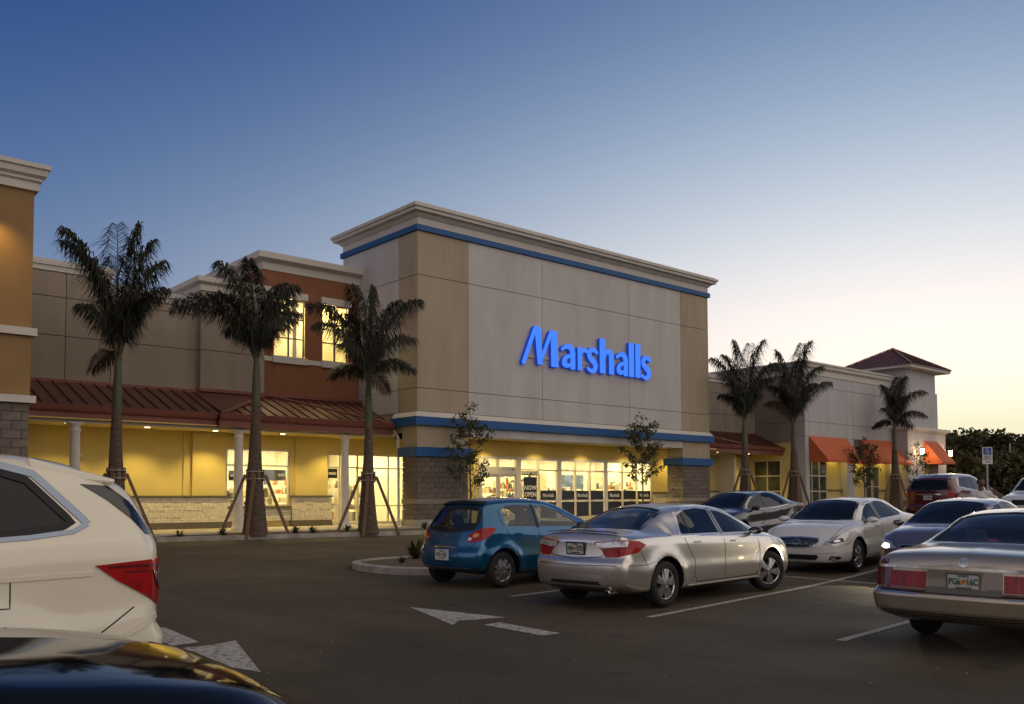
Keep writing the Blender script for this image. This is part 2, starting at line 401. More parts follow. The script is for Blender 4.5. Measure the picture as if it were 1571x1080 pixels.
# kerb and planted strip along the shops
def kerb_y(X):                      # kerb face line
    return 29.0 - .135 * (X - 8) if X < 20 else 27.38
pts = [(x, kerb_y(x)) for x in (2, 6.5, 9.5, 12.5, 15.5, 18.5, 21.5, 24.5, 27.5, 30.5, 33.5, 36.5, 39.5, 42.5, 45.5, 48.5, 52, 56, 60, 64, 68)]
kerb = thing('kerb', 'long pale concrete kerb along the planted strip before the shops', 'kerb', (20, 27.4, .3))
for (x0, y0), (x1, y1) in zip(pts[:-1], pts[1:]):
    b = MB(); g = .006; x1 -= g
    z0, z1 = gz(x0, y0), gz(x1, y1)
    b.hexa([(x0, y0, z0 - .2), (x1, y1, z1 - .2), (x1, y1 + .17, z1 - .2), (x0, y0 + .17, z0 - .2),
            (x0, y0 + .02, z0 + .155), (x1, y1 + .02, z1 + .155), (x1, y1 + .17, z1 + .155), (x0, y0 + .17, z0 + .155)], 'concrete_old')
    b.obj('kerb_stone', kerb)
def bedz(x, y): return max(gz(x, kerb_y(x)) + .12, 0) + .07 * math.sin(cl((y - kerb_y(x) - .17) / 1.7) * PI)
b = MB(); N_ = 44
for i in range(N_):
    xa = 2 + 66 * i / N_; xb = 2 + 66 * (i + 1) / N_
    for j in range(5):
        q = lambda x, t: (x, kerb_y(x) + .165 + t * (29.3 - kerb_y(x) - .165), bedz(x, kerb_y(x) + .17 + t * 1.7) + random.uniform(-.002, .002))
        b.add([q(xa, j / 5), q(xb, j / 5), q(xb, (j + 1) / 5), q(xa, (j + 1) / 5)], [(0, 1, 2, 3)], 'mulch')
bed = b.obj('mulch_bed', None, 'structure')
bm = bmesh.new(); bm.from_mesh(bed.data); bmesh.ops.remove_doubles(bm, verts=bm.verts, dist=.02); bm.to_mesh(bed.data); bm.free()
# pavement slabs
pave = thing('pavement', 'concrete pavement slabs in front of the lit shop fronts', 'pavement', (20, 30, .5), kind='structure')
X = -4.0
while X < 68:
    w = 2.4
    for ya, yb in ((28.95, 31.6), (31.6, 36.2)):
        b = MB(); z0, z1 = swz(X), swz(X + w)
        if not (ya < 29 and False):
            b.hexa([(X, ya, z0 - .5), (X + w - .012, ya, z1 - .5), (X + w - .012, yb - .012, z1 - .5), (X, yb - .012, z0 - .5), (X, ya, z0), (X + w - .012, ya, z1), (X + w - .012, yb - .012, z1), (X, yb - .012, z0)], 'concrete')
            b.obj('paving_slab', pave)
    X += w
# traffic island with rounded nose
def island_outline(inset):
    pts = []
    x0, x1, y0, y1 = 10.0, 15.6, 14.35, 17.7
    r = 1.55
    x0 += inset; x1 -= inset; y0 += inset; y1 -= inset; r -= inset
    for cx, cy, a0 in ((x1 - r, y1 - r, 0), (x0 + r, y1 - r, 90), (x0 + r, y0 + r, 180), (x1 - r, y0 + r, 270)):
        for k in range(9):
            a = R(a0 + 90 * k / 8); pts.append((cx + r * math.cos(a), cy + r * math.sin(a)))
    return pts
isl = thing('traffic_island', 'rounded kerbed traffic island beside the blue hatchback', 'traffic island', (12.5, 16.4, .1))
A, B = island_outline(0), island_outline(.16); n = len(A)
zf = lambda p, h: gz(p[0], p[1]) + h
seg = []
for i in range(n):
    j = (i + 1) % n; a, b2, c, d = A[i], A[j], B[j], B[i]
    seg.append((a, b2, c, d))
for k in range(0, n, 3):
    b = MB()
    for a, b2, c, d in seg[k:k + 3]:
        ga = .003
        b.add([(*a, zf(a, -.05)), (*b2, zf(b2, -.05)), (*b2, zf(b2, .13)), (*a, zf(a, .13)), (*c, zf(c, .15)), (*d, zf(d, .15)), (*c, zf(c, .02)), (*d, zf(d, .02))],
              [(0, 1, 2, 3), (3, 2, 4, 5), (5, 4, 6, 7)], 'concrete_old')
    b.obj('kerb_stone', isl)
b = MB(); rings = [island_outline(.15), island_outline(.6), island_outline(1.2)]
for q, r_ in enumerate(rings):
    b.v += [(x, y, gz(x, y) + (.10, .15, .18)[q]) for x, y in r_]
k = b.mi('gravel')
for q in range(2):
    for i in range(n):
        j = (i + 1) % n; b.f.append((q * n + i, q * n + j, (q + 1) * n + j, (q + 1) * n + i)); b.m.append(k); b.sm.append(True)
b.f.append(tuple(2 * n + i for i in range(n))); b.m.append(k); b.sm.append(True)
b.obj('gravel_fill', isl)

# ------------------------------------------------------------------ building helpers
def cornice(parent, x0, x1, y0, y1, z0, z1, prof, m='trim_cream', name='cornice'):
    """prof: list of (out, z) for the stepped moulding; runs round the rectangle x0..x1, y0..y1"""
    b = MB(); rings = []
    for o, z in prof: rings.append([(x0 - o, y0 - o, z), (x1 + o, y0 - o, z), (x1 + o, y1 + o, z), (x0 - o, y1 + o, z)])
    vs = [v for r in rings for v in r]; fs = []
    for i in range(len(prof) - 1):
        for k in range(4):
            a = i * 4 + k; c = i * 4 + (k + 1) % 4; fs.append((a, c, c + 4, a + 4))
    fs.append((0, 3, 2, 1)); t = (len(prof) - 1) * 4; fs.append((t, t + 1, t + 2, t + 3))
    b.add(vs, fs, m); return b.obj(name, parent)
def panels_y(parent, y, xsp, zsp, mfun, t=.05, g=.012, name='wall_panel', sgn=-1):
    """separate render panels on a wall plane facing -Y"""
    for i in range(len(xsp) - 1):
        for j in range(len(zsp) - 1):
            m = mfun(i, j)
            if m is None: continue
            boxo(name, parent, xsp[i] + g, xsp[i + 1] - g, y + sgn * t, y, zsp[j] + g, zsp[j + 1] - g, m)
def panels_x(parent, x, ysp, zsp, mfun, t=.05, g=.012, name='wall_panel', sgn=-1):
    for i in range(len(ysp) - 1):
        for j in range(len(zsp) - 1):
            m = mfun(i, j)
            if m is None: continue
            boxo(name, parent, x + sgn * t, x, ysp[i] + g, ysp[i + 1] - g, zsp[j] + g, zsp[j + 1] - g, m)
_bm = {}
def block_mesh(w, d, h, m):
    k = (round(w, 3), round(d, 3), round(h, 3), m)
    if k not in _bm:
        bm = bmesh.new(); bmesh.ops.create_cube(bm, size=1)
        for v in bm.verts: v.co = Vector((v.co.x * w, v.co.y * d, v.co.z * h))
        me = bpy.data.meshes.new('concrete_block'); bm.to_mesh(me); bm.free(); me.materials.append(M[m]); _bm[k] = me
    return _bm[k]
def blocks(parent, kind, fixed, a0, a1, z0, z1, course, m='cmu', blen=.425, sgn=-1, t=.05, ph=0):
    """individual masonry blocks laid in running bond on plane y=fixed (kind 'y') or x=fixed (kind 'x')"""
    nz = max(1, round((z1 - z0) / course)); h = (z1 - z0) / nz; g = .017
    o0 = parent_origin(parent)
    for j in range(nz):
        x = a0 - (blen / 2 if (j + ph) % 2 else 0)
        while x < a1 - .02:
            xa, xb = max(x, a0), min(x + blen, a1)
            if xb - xa > .04:
                w = xb - xa - g
                pr = t + random.uniform(-.004, .004)
                if kind == 'y':
                    me = block_mesh(w, t * 2, h - g, m); loc = ((xa + xb) / 2, fixed + sgn * (pr - t), z0 + (j + .5) * h)
                else:
                    me = block_mesh(t * 2, w, h - g, m); loc = (fixed + sgn * (pr - t), (xa + xb) / 2, z0 + (j + .5) * h)
                o = bpy.data.objects.new('concrete_block', me); link(o, parent); o.location = Vector(loc) - o0
            x += blen
CORN = lambda zb, zt, out: [(.0, zb), (.05 * out / .4, zb + .02), (out * .35, zb + (zt - zb) * .28), (out * .38, zb + (zt - zb) * .34), (out * .8, zb + (zt - zb) * .42), (out * .82, zb + (zt - zb) * .68), (out, zb + (zt - zb) * .74), (out, zt), (out * .7, zt + .012)]

# ------------------------------------------------------------------ main store block
XC, XR, YF, YB = 20.76, 39.92, 29.5, 35.3
store = thing('store_building', 'tall cream and tan store block with blue bands and lit entrance', 'building', (30, 32, .5))
# cores (upper volume and the two piers)
boxo('wall_core', store, XC + .06, XR - .06, YF + .06, YB - .01, 4.37, 13.2, 'joint')
zt = [5.12, 6.06, 10.65, 12.44]
xp = [XC, 23.35, 27.62, 33.47, 37.55, XR]
panels_y(store, YF + .06, xp, zt, lambda i, j: 'stucco_tan' if i in (0, 4) else 'stucco_white', t=.06)
yp = [YF, 30.85, 32.9, YB]
panels_x(store, XC + .06, yp, zt, lambda i, j: 'stucco_tan' if i == 0 else 'stucco_white', t=.06)
panels_x(store, XR - .06, yp, zt, lambda i, j: 'stucco_tan' if i == 0 else 'stucco_white', t=.06, sgn=1)
boxo('frieze', store, XC - .01, XR + .01, YF - .01, YB + .01, 12.67, 12.98, 'trim_cream')
boxo('blue_band', store, XC - .1, XR + .1, YF - .1, YB + .1, 12.44, 12.67, 'blue_band')
cornice(store, XC, XR, YF, YB + .02, 12.98, 13.45, CORN(12.98, 13.42, .42))
boxo('parapet_cap', store, XC - .30, XR + .30, YF - .30, YB + .3, 13.425, 13.50, 'trim_cream')
# sloped cream sill above the lower blue band, then the band
b = MB()
for (x0, x1, y0, y1) in ((XC, XR, YF, 31.1),):
    o1, o2 = .16, .02
    b.add([(x0 - o1, y0 - o1, 4.90), (x1 + o1, y0 - o1, 4.90), (x1 + o1, y1, 4.90), (x0 - o1, y1, 4.90), (x0 - o2, y0 - o2, 5.11), (x1 + o2, y0 - o2, 5.11), (x1 + o2, y1, 5.11), (x0 - o2, y1, 5.11)],
          [(0, 3, 2, 1), (4, 5, 6, 7), (0, 1, 5, 4), (1, 2, 6, 5), (2, 3, 7, 6), (3, 0, 4, 7)], 'trim_cream')
b.obj('sloped_sill', store)
boxo('blue_band', store, XC - .19, XR + .19, YF - .19, 31.15, 4.56, 4.898, 'blue_band')
boxo('entrance_header', store, 23.36, 37.60, YF, 30.5, 4.20, 4.558, 'stucco_white')
boxo('side_header', store, XC + .03, 23.3, 30.6, 34.1, 4.30, 5.12, 'stucco_tan')
for (x0, x1, nm) in ((XC, 23.35, 'l'), (37.61, XR, 'r')):
    boxo('pier_core', store, x0 + .05, x1 - .05, YF + .05, 30.50, swz(x0) - .1, 4.5, 'mortar')
    boxo('pier_wall', store, x0 + .001, x1 - .001, YF + .001, 30.55, 3.681, 4.558, 'stucco_tan')
    boxo('blue_band', store, x0 - .14, x1 + .14, YF - .14, 30.69, 3.31, 3.68, 'blue_band')
    zb = .77 if nm == 'l' else .98
    boxo('concrete_plinth', store, x0 - .03, x1 + .03, YF - .03, 30.58, .2, zb, 'concrete_old')
    for (za, zb2, mm, crs) in ((zb, 1.40, 'cmu', .21), (1.61, 3.31, 'cmu', .2125)):
        blocks(store, 'y', YF + .05, x0, x1, za, zb2, crs, mm)
        blocks(store, 'x', x0 + .05, YF + .005, 30.55, za, zb2, crs, mm, ph=1)
        blocks(store, 'x', x1 - .05, YF + .005, 30.55, za, zb2, crs, mm, sgn=1)
    b = MB(); b.box(x0 - .02, x1 + .02, YF - .02, 30.57, 1.405, 1.605, 'cmu_light'); b.obj('accent_course', store)
# downspout at the left pier
b = MB(); b.tube([(XC - .12, 31.0, 4.4), (XC - .06, 30.75, 4.1), (XC - .06, 30.72, .5)], .055, 'white_trim', 8); b.obj('downspout', store)
# arcade ceiling, entrance walls and store front on plane Y=32
boxo('arcade_ceiling', store, 20.9, 41.9, 30.5, 33.9, 4.30, 4.36, 'stucco_yellow')
YS = 32.0
boxo('entrance_wall', store, 24.2, 38.05, YS, YS + .2, 3.55, 4.3, 'stucco_yellow')
boxo('entrance_wall', store, 24.2, 26.0, YS, YS + .2, .3, 3.55, 'stucco_yellow')
boxo('entrance_wall', store, 38.05, 42.0, YS, YS + .2, .5, 4.3, 'stucco_yellow')
boxo('entrance_wall', store, 24.2, 24.4, YS + .2, 34.2, .3, 4.3, 'stucco_yellow')
boxo('wainscot', store, 38.15, 42.0, YS - .1, YS, .6, 1.82, 'stone'); boxo('wainscot_cap', store, 38.12, 42.0, YS - .16, YS, 1.82, 1.92, 'stone_dark')
fr = [26.0, 27.12, 28.37, 29.69, 31.05, 32.19, 33.23, 34.41, 35.70, 36.84, 38.05]
thick = {28.37: .30, 31.05: .30, 34.41: .28, 26.0: .16, 38.05: .14}
sf = bpy.data.objects.new('store_front', None); link(sf, store); sf.location = (0, 0, 0)
FB = .55
for x in fr:
    w = thick.get(x, .075); boxo('mullion', sf, x - w / 2, x + w / 2, YS - .02, YS + .14, FB - .1, 3.5, 'frame_alu')
boxo('head_rail', sf, 26.0, 38.05, YS - .025, YS + .13, 3.44, 3.56, 'frame_alu')
for i in range(len(fr) - 1):
    a, c = fr[i] + thick.get(fr[i], .075) / 2, fr[i + 1] - thick.get(fr[i + 1], .075) / 2
    door = i < 2
    if door:
        boxo('door_header', sf, a, c, YS - .04, YS + .12, 2.72, 3.08, 'frame_alu')
        boxo('pane', sf, a, c, YS + .05, YS + .06, 3.08, 3.44, 'glass_store')
        d = MB(); s_ = .075
        d.box(a, a + s_, YS + .01, YS + .06, FB, 2.72, 'frame_alu'); d.box(c - s_, c, YS + .01, YS + .06, FB, 2.72, 'frame_alu')
        d.box(a + s_, c - s_, YS + .01, YS + .06, 2.62, 2.72, 'frame_alu'); d.box(a + s_, c - s_, YS + .01, YS + .06, 1.36, 1.44, 'frame_alu'); d.box(a + s_, c - s_, YS + .01, YS + .06, FB, .78, 'frame_alu')
        d.obj('entrance_door', sf)
        boxo('pane', sf, a + s_, c - s_, YS + .03, YS + .04, .78, 2.62, 'glass_store')
    else:
        boxo('transom', sf, a, c, YS - .015, YS + .12, 2.93, 3.00, 'frame_alu'); boxo('transom', sf, a, c, YS - .015, YS + .12, 1.44, 1.51, 'frame_alu')
        boxo('sill_rail', sf, a, c, YS - .015, YS + .12, FB - .1, FB + .06, 'frame_alu')
        boxo('pane', sf, a, c, YS + .05, YS + .06, 3.0, 3.44, 'glass_store'); boxo('pane', sf, a, c, YS + .05, YS + .06, 1.51, 2.93, 'glass_store')
        boxo('pane', sf, a, c, YS + .05, YS + .06, FB + .06, 1.44, 'glass_store')
b = MB(); b.lathe([(0, 0), (.05, 0), (.06, .05), (.0, .06)], 'red_lens_dark', 12, (28.0, YS - .07, 2.95)); b.obj('door_sensor', store)

# ------------------------------------------------------------------ left tower
lt = thing('ochre_tower', 'ochre tower with cream cornice over grey block base at far left', 'building', (1, 28, .5))
boxo('wall_core', lt, -5, 5.44, 24.06, 34, 3.95, 9.2, 'joint')
boxo('wall_panel', lt, -5, 5.50, 24.0, 24.06, 5.78, 9.15, 'stucco_ochre'); boxo('wall_panel', lt, -5, 5.50, 24.0, 24.06, 4.14, 5.585, 'stucco_ochre')
boxo('wall_panel', lt, 5.44, 5.50, 24.065, 34, 4.14, 9.15, 'stucco_ochre')
boxo('string_course', lt, -5.1, 5.61, 23.89, 34, 5.59, 5.775, 'trim_cream'); boxo('string_course', lt, -5.1, 5.61, 23.89, 34, 3.96, 4.135, 'trim_cream')
cornice(lt, -5, 5.5, 24.0, 34, 9.15, 9.78, [(.0, 9.13), (.09, 9.15), (.09, 9.34), (.15, 9.38), (.15, 9.44), (.23, 9.50), (.25, 9.64), (.30, 9.66), (.30, 9.77), (.15, 9.79)])
boxo('base_core', lt, -5, 5.44, 24.05, 34, .2, 3.96, 'mortar')
blocks(lt, 'y', 24.05, .6, 5.49, .5, 3.955, .216, 'cmu', blen=.43)
b = MB(); b.box(4.32, 4.52, 23.45, 24.0, 8.36, 8.5, 'black'); b.obj('wall_lamp', lt)

# ------------------------------------------------------------------ left wing
lw = thing('left_wing', 'low shop wing with rust bay, lit upper windows and lit arcade wall', 'building', (13, 34, .5))
YW = 34.0
# upper walls, each stretch with its own parapet height
boxo('wall_core', lw, 5.5, 13.62, YW + .06, 40, 4.2, 9.3, 'joint'); boxo('wall_core', lw, 13.66, 16.2, YW - .24, 40, 4.2, 9.7, 'joint'); boxo('wall_core', lw, 16.26, 20.70, 35.7, 40, 4.3, 11.0, 'joint'); boxo('wall_core', lw, 16.26, 20.70, YW - .04, 35.69, 4.3, 7.14, 'joint'); boxo('wall_core', lw, 16.26, 20.70, YW - .04, 35.69, 10.25, 11.0, 'joint'); boxo('room_side', lw, 16.26, 16.36, YW - .04, 35.69, 7.14, 10.25, 'lit_wall'); boxo('room_side', lw, 20.60, 20.70, YW - .04, 35.69, 7.14, 10.25, 'lit_wall')
panels_y(lw, YW + .06, [5.5, 8.88, 10.4], [5.2, 7.36, 8.72, 9.60], lambda i, j: 'stucco_beige', t=.06)
panels_y(lw, YW + .06, [10.4, 13.62], [5.2, 7.36, 8.72, 9.02], lambda i, j: 'stucco_beige', t=.06)
panels_y(lw, YW - .24, [13.62, 16.24], [5.2, 7.36, 9.65], lambda i, j: 'stucco_beige', t=.06)
panels_x(lw, 13.66, [YW - .3, 40], [5.2, 7.36, 9.65], lambda i, j: 'stucco_beige', t=.06)
def coping(parent, x0, x1, y0, y1, zb, zt, o=.22):
    cornice(parent, x0, x1, y0, y1, zb, zt, [(.0, zb), (.04, zb + .01), (.04, zb + (zt - zb) * .45), (.10, zb + (zt - zb) * .5), (o * .9, zb + (zt - zb) * .6), (o, zb + (zt - zb) * .64), (o, zt), (o * .5, zt + .01)], name='coping')
coping(lw, 5.5, 10.4, YW, 40, 9.60, 10.0, .10); coping(lw, 10.4, 13.62, YW, 40, 9.02, 9.42, .10)
coping(lw, 13.62, 16.24, YW - .3, 40, 9.65, 10.18)
# rust bay with two tall windows
WX = [(16.72, 18.14), (18.95, 20.22)]
xr = [16.24, 16.72, 18.14, 18.95, 20.22, 20.72]; zr = [5.2, 7.22, 7.44, 9.92, 10.95]
for i in range(5):
    for j in range(4):
        if i in (1, 3) and j in (1, 2): continue
        if j == 1: continue
        boxo('wall_panel', lw, xr[i] + .003, xr[i + 1] - .003, YW - .10, YW - .04, zr[j] + (.0 if j else .0), zr[j + 1] - .004, 'stucco_rust')
boxo('string_course', lw, 16.24, 20.74, YW - .15, YW - .03, 7.225, 7.42, 'trim_cream')
boxo('wall_panel', lw, 16.20, 16.24, YW - .10, YW + 4, 9.9, 10.95, 'stucco_rust')
for (a, c) in WX:
    w = bpy.data.objects.new('upper_window', None); link(w, lw)
    boxo('sill', w, a - .08, c + .08, YW - .22, YW - .04, 7.18, 7.46, 'trim_cream'); boxo('lintel', w, a - .08, c + .08, YW - .20, YW - .04, 9.9, 10.18, 'trim_cream')
    fr_ = MB(); t = .05
    for x in (a, (a + c) / 2 - t / 2, c - t): fr_.box(x, x + t, YW - .02, YW + .05, 7.46, 9.9, 'frame_dark')
    for z in (7.46, 8.24, 9.06, 9.86): fr_.box(a + t, c - t, YW - .018, YW + .048, z, z + .045, 'frame_dark')
    fr_.obj('frame', w)
    boxo('pane', w, a + t, c - t, YW + .01, YW + .02, 7.5, 9.88, 'glass_store')
coping(lw, 16.24, 20.72, YW - .10, 40, 10.95, 11.62, .34)
boxo('attic_floor', lw, 16.3, 20.7, YW + .05, 36, 7.15, 7.2, 'stucco_yellow')
# rooms behind the two upper windows: pale lit box with tubes
for (a, c) in WX:
    b = MB(); b.box(a - .3, c + .3, 35.6, 35.65, 7.2, 10.2, 'lit_wall'); b.obj('room_back', lw)
    b = MB(); b.box(a + .1, c - .1, 34.6, 35.1, 10.12, 10.15, 'store_light'); b.obj('ceiling_tube', lw)
# lower arcade wall
boxo('arcade_wall', lw, 5.5, 14.77, YW, YW + .25, .4, 4.3, 'stucco_yellow'); boxo('arcade_wall', lw, 14.77, 17.55, YW + .02, YW + .25, 3.63, 4.3, 'stucco_yellow')
boxo('arcade_wall', lw, 14.77, 17.55, YW + .02, YW + .25, .4, 1.36, 'stucco_yellow'); boxo('arcade_wall', lw, 17.55, 19.24, YW, YW + .25, .4, 4.3, 'stucco_yellow')
boxo('arcade_wall', lw, 19.24, 24.2, YW + .02, YW + .25, 3.56, 4.3, 'stucco_yellow')
boxo('pilaster', lw, 13.42, 14.74, YW - .12, YW, .5, 4.2, 'stucco_yellow'); boxo('pilaster', lw, 17.74, 19.20, YW - .12, YW, .5, 4.2, 'stucco_yellow'); boxo('pilaster', lw, 13.10, 13.28, YW - .05, YW, .5, 4.2, 'stucco_yellow')
def ledge(parent, x0, x1, y, z0, z1, d=.12, seed=1):
    """rough split-face stone: many small stones, joined because they are only a few pixels each"""
    rg = random.Random(seed); b = MB(); z = z0
    b.box(x0, x1, y - d * .5, y, z0, z1, 'mortar')
    while z < z1 - .02:
        h = min(rg.uniform(.07, .12), z1 - z); x = x0
        while x < x1 - .02:
            w = min(rg.uniform(.14, .42), x1 - x); p = d + rg.uniform(-.014, .014)
            b.box(x + .004, x + w - .004, y - p, y - d * .4, z + .004, z + h - .004, 'stone'); x += w
        z += h
    b.obj('split_stone_wainscot', parent, 'stuff')
ledge(lw, 5.6, 14.90, YW - .05, .74, 1.68, .14, 3); ledge(lw, 17.58, 19.36, YW - .05, .74, 1.68, .14, 4); ledge(lw, 14.93, 17.55, YW - .0, .74, 1.24, .08, 5)
for (a, c) in ((5.6, 14.95), (17.54, 19.42)):
    boxo('wainscot_cap', lw, a, c, YW - .27, YW, 1.685, 1.76, 'stone_dark'); boxo('base_course', lw, a, c - .02, YW - .26, YW, .45, .735, 'stone_dark')
boxo('window_sill', lw, 14.8, 17.52, YW - .2, YW + .1, 1.245, 1.33, 'stone_dark')
lwf = bpy.data.objects.new('shop_window', None); link(lwf, lw)
for x in (14.80, 17.46): boxo('frame', lwf, x, x + .07, YW + .03, YW + .13, 1.33, 3.63, 'frame_alu')
for z in (1.33, 2.93, 3.56): boxo('frame', lwf, 14.87, 17.46, YW + .032, YW + .128, z, z + .07, 'frame_alu')
boxo('pane', lwf, 14.87, 17.46, YW + .07, YW + .08, 1.4, 2.93, 'glass_store'); boxo('pane', lwf, 14.87, 17.46, YW + .07, YW + .08, 3.0, 3.56, 'glass_store')
lwd = bpy.data.objects.new('shop_door_front', None); link(lwd, lw)
dx = [19.26, 19.86, 20.75, 21.35, 22.35, 23.35, 24.1]
for x in dx: boxo('mullion', lwd, x, x + .07, YW + .03, YW + .13, .5, 3.56, 'frame_alu')
for i in range(len(dx) - 1):
    for z, h in ((.5, .12), (1.28, .05), (2.93, .06), (3.49, .07)): boxo('rail', lwd, dx[i] + .07, dx[i + 1], YW + .032, YW + .128, z, z + h, 'frame_alu')
    boxo('pane', lwd, dx[i] + .07, dx[i + 1], YW + .07, YW + .08, .62, 3.49, 'glass_store')
# twin-head emergency light and lit recessed lamps
b = MB(); b.box(9.15, 9.45, YW - .08, YW, 3.22, 3.32, 'white_trim')
for x in (9.2, 9.4): b.lathe([(0, -.06), (.07, -.06), (.085, .0), (.05, .05), (0, .06)], 'white_trim', 14, (x, YW - .12, 3.17), 'y')
b.obj('emergency_light', lw)

# ------------------------------------------------------------------ standing-seam canopy of the left wing
cp = thing('arcade_canopy', 'long dark red standing seam canopy roof over the left arcade', 'canopy roof', (13, 32, 4.2))
ZE, ZR = 4.66, 5.74
def roof_slope(parent, x0, x1, y0, y1, z0, z1, pitch=.455, m='roof_metal'):
    b = MB(); b.hexa([(x0, y0, z0 - .05), (x1, y0, z0 - .05), (x1, y1, z1 - .05), (x0, y1, z1 - .05), (x0, y0, z0), (x1, y0, z0), (x1, y1, z1), (x0, y1, z1)], m); b.obj('roof_sheet', parent)
    x = x0 + .1; i = 0
    while x < x1:
        b = MB(); b.hexa([(x - .018, y0, z0 + .001), (x + .018, y0, z0 + .001), (x + .018, y1, z1 + .001), (x - .018, y1, z1 + .001), (x - .012, y0, z0 + .05), (x + .012, y0, z0 + .05), (x + .012, y1, z1 + .05), (x - .012, y1, z1 + .05)], 'roof_rib')
        b.obj('seam_rib', parent); x += pitch
roof_slope(cp, 5.55, 13.3, 31.0, 33.72, ZE, ZR - .02)
# hipped bay
b = MB(); y0 = 30.78; ap = (16.35, 33.8, 5.80); a1 = (13.31, y0, 4.66); a2 = (20.42, y0, 4.66); p2 = (20.7, 33.8, 5.80); p3 = (20.7, 30.9, 4.66)
th = .05
def tri(pts, m): b.add(list(pts) + [(p[0], p[1], p[2] - th) for p in pts], [(0, 1, 2), (5, 4, 3), (0, 3, 4, 1), (1, 4, 5, 2), (2, 5, 3, 0)] if len(pts) == 3 else [(0, 1, 2, 3), (7, 6, 5, 4), (0, 4, 5, 1), (1, 5, 6, 2), (2, 6, 7, 3), (3, 7, 4, 0)], m)
tri([a1, a2, ap], 'roof_metal'); tri([a1, ap, (13.31, 33.8, 5.78)], 'roof_metal'); tri([a2, p2, ap], 'roof_metal')
b.obj('hip_roof_sheet', cp)
slope = (5.80 - 4.66) / (33.8 - y0)
x = 13.55
while x < 20.35:
    yt = y0 + (x - 13.31) * (33.8 - y0) / (ap[0] - 13.31) if x < ap[0] else y0 + (20.42 - x) * (33.8 - y0) / (20.42 - ap[0])
    z1 = 4.66 + slope * (yt - y0)
    if yt > y0 + .1:
        r_ = MB(); r_.hexa([(x - .018, y0, 4.665), (x + .018, y0, 4.665), (x + .018, yt, z1 + .003), (x - .018, yt, z1 + .003), (x - .012, y0, 4.715), (x + .012, y0, 4.715), (x + .012, yt, z1 + .05), (x - .012, yt, z1 + .05)], 'roof_rib'); r_.obj('seam_rib', cp)
    x += .455
for k in range(9):      # ribs on the slope behind the right hip
    x = 17.0 + k * .42; ys_ = 33.8; f = (x - ap[0]) / (20.42 - ap[0]); yb = 33.8 - (33.8 - y0) * f; zb_ = 5.80 - (5.80 - 4.66) * f
    r_ = MB(); r_.bar((x, yb, zb_ + .02), (x + (p2[0] - x) * .02, 33.8, 5.80 + .02), .03, .04, 'roof_rib'); r_.obj('seam_rib', cp)
for a, c in ((a1, ap), (ap, a2)):
    r_ = MB(); r_.bar((a[0], a[1], a[2] + .03), (c[0], c[1], c[2] + .03), .20, .05, 'flashing'); r_.obj('hip_flashing', cp)
r_ = MB(); r_.box(5.55, 13.5, 33.62, 33.98, ZR - .07, ZR + .05, 'fascia'); r_.obj('ridge_flashing', cp)
r_ = MB(); r_.box(13.5, 20.72, 33.55, 33.88, 5.74, 5.86, 'fascia'); r_.obj('ridge_flashing', cp)
def eave(parent, x0, x1, y, ends=True):
    b = MB(); b.prism([(y - .12, 4.50), (y - .15, 4.66), (y - .13, 4.68), (y + .02, 4.655), (y + .02, 4.44), (y - .08, 4.44)], x0, x1, 'fascia', 'x'); b.obj('gutter', parent)
    boxo('fascia_board', parent, x0 + .01, x1 - .01, y + .0, y + .12, 4.20, 4.438, 'fascia')
eave(cp, 5.55, 13.12, 31.0); eave(cp, 13.14, 20.45, 30.8)
boxo('fascia_board', cp, 13.15, 13.27, 30.93, 31.2, 4.20, 4.44, 'fascia')
boxo('soffit', cp, 5.55, 20.8, 30.93, 34.02, 4.21, 4.25, 'stucco_yellow')
b = MB(); b.box(5.55, 20.8, 31.16, 31.26, 4.12, 4.209, 'trim_cream'); b.obj('soffit_beam', cp)
for x in (8.5, 14.06, 18.48):
    c = MB(); c.lathe([(.23, swz(x) - .02), (.23, swz(x) + .1), (.20, swz(x) + .12), (.19, swz(x) + .2), (.172, .78), (.165, 2.0), (.145, 3.80), (.15, 3.83), (.175, 3.85), (.175, 3.89), (.15, 3.91), (.15, 3.98), (.20, 4.06), (.20, 4.08)], 'column_paint', 28, (x, 31.21, 0))
    c.box(x - .24, x + .24, 30.97, 31.45, 4.08, 4.118, 'column_paint'); c.obj('column', cp)

# recessed lamps: lens and its light
def downlight(x, y, z, par, w=26., tint=(1, .735, .23), sp=122):
    b = MB(); b.lathe([(.0, z - .012), (.105, z - .012), (.13, z - .006), (.13, z + .01)], 'white_trim', 20, (x, y, 0)); 
    b.lathe([(.0, z - .016), (.1, z - .015)], 'down_light', 20, (x, y, 0)); b.obj('downlight', par, fix=False)
    l = bpy.data.lights.new('downlight_lamp', 'SPOT'); l.energy = w; l.color = tint; l.spot_size = R(sp); l.spot_blend = .6; l.shadow_soft_size = .09
    o = bpy.data.objects.new('downlight_lamp', l); link(o, par); o.location = Vector((x, y, z - .04)) - parent_origin(par)
for x, y in ((8.62, 32.5), (11.3, 32.7), (13.85, 32.8), (16.6, 32.8), (19.3, 32.8)): downlight(x, y, 4.2, cp, 290)
ed = [(22.6, 32.6), (26.2, 31.2), (29.4, 31.2), (32.6, 31.2), (35.8, 31.2), (39.2, 31.2)]
for x, y in ed: downlight(x, y, 4.298, store, 190)

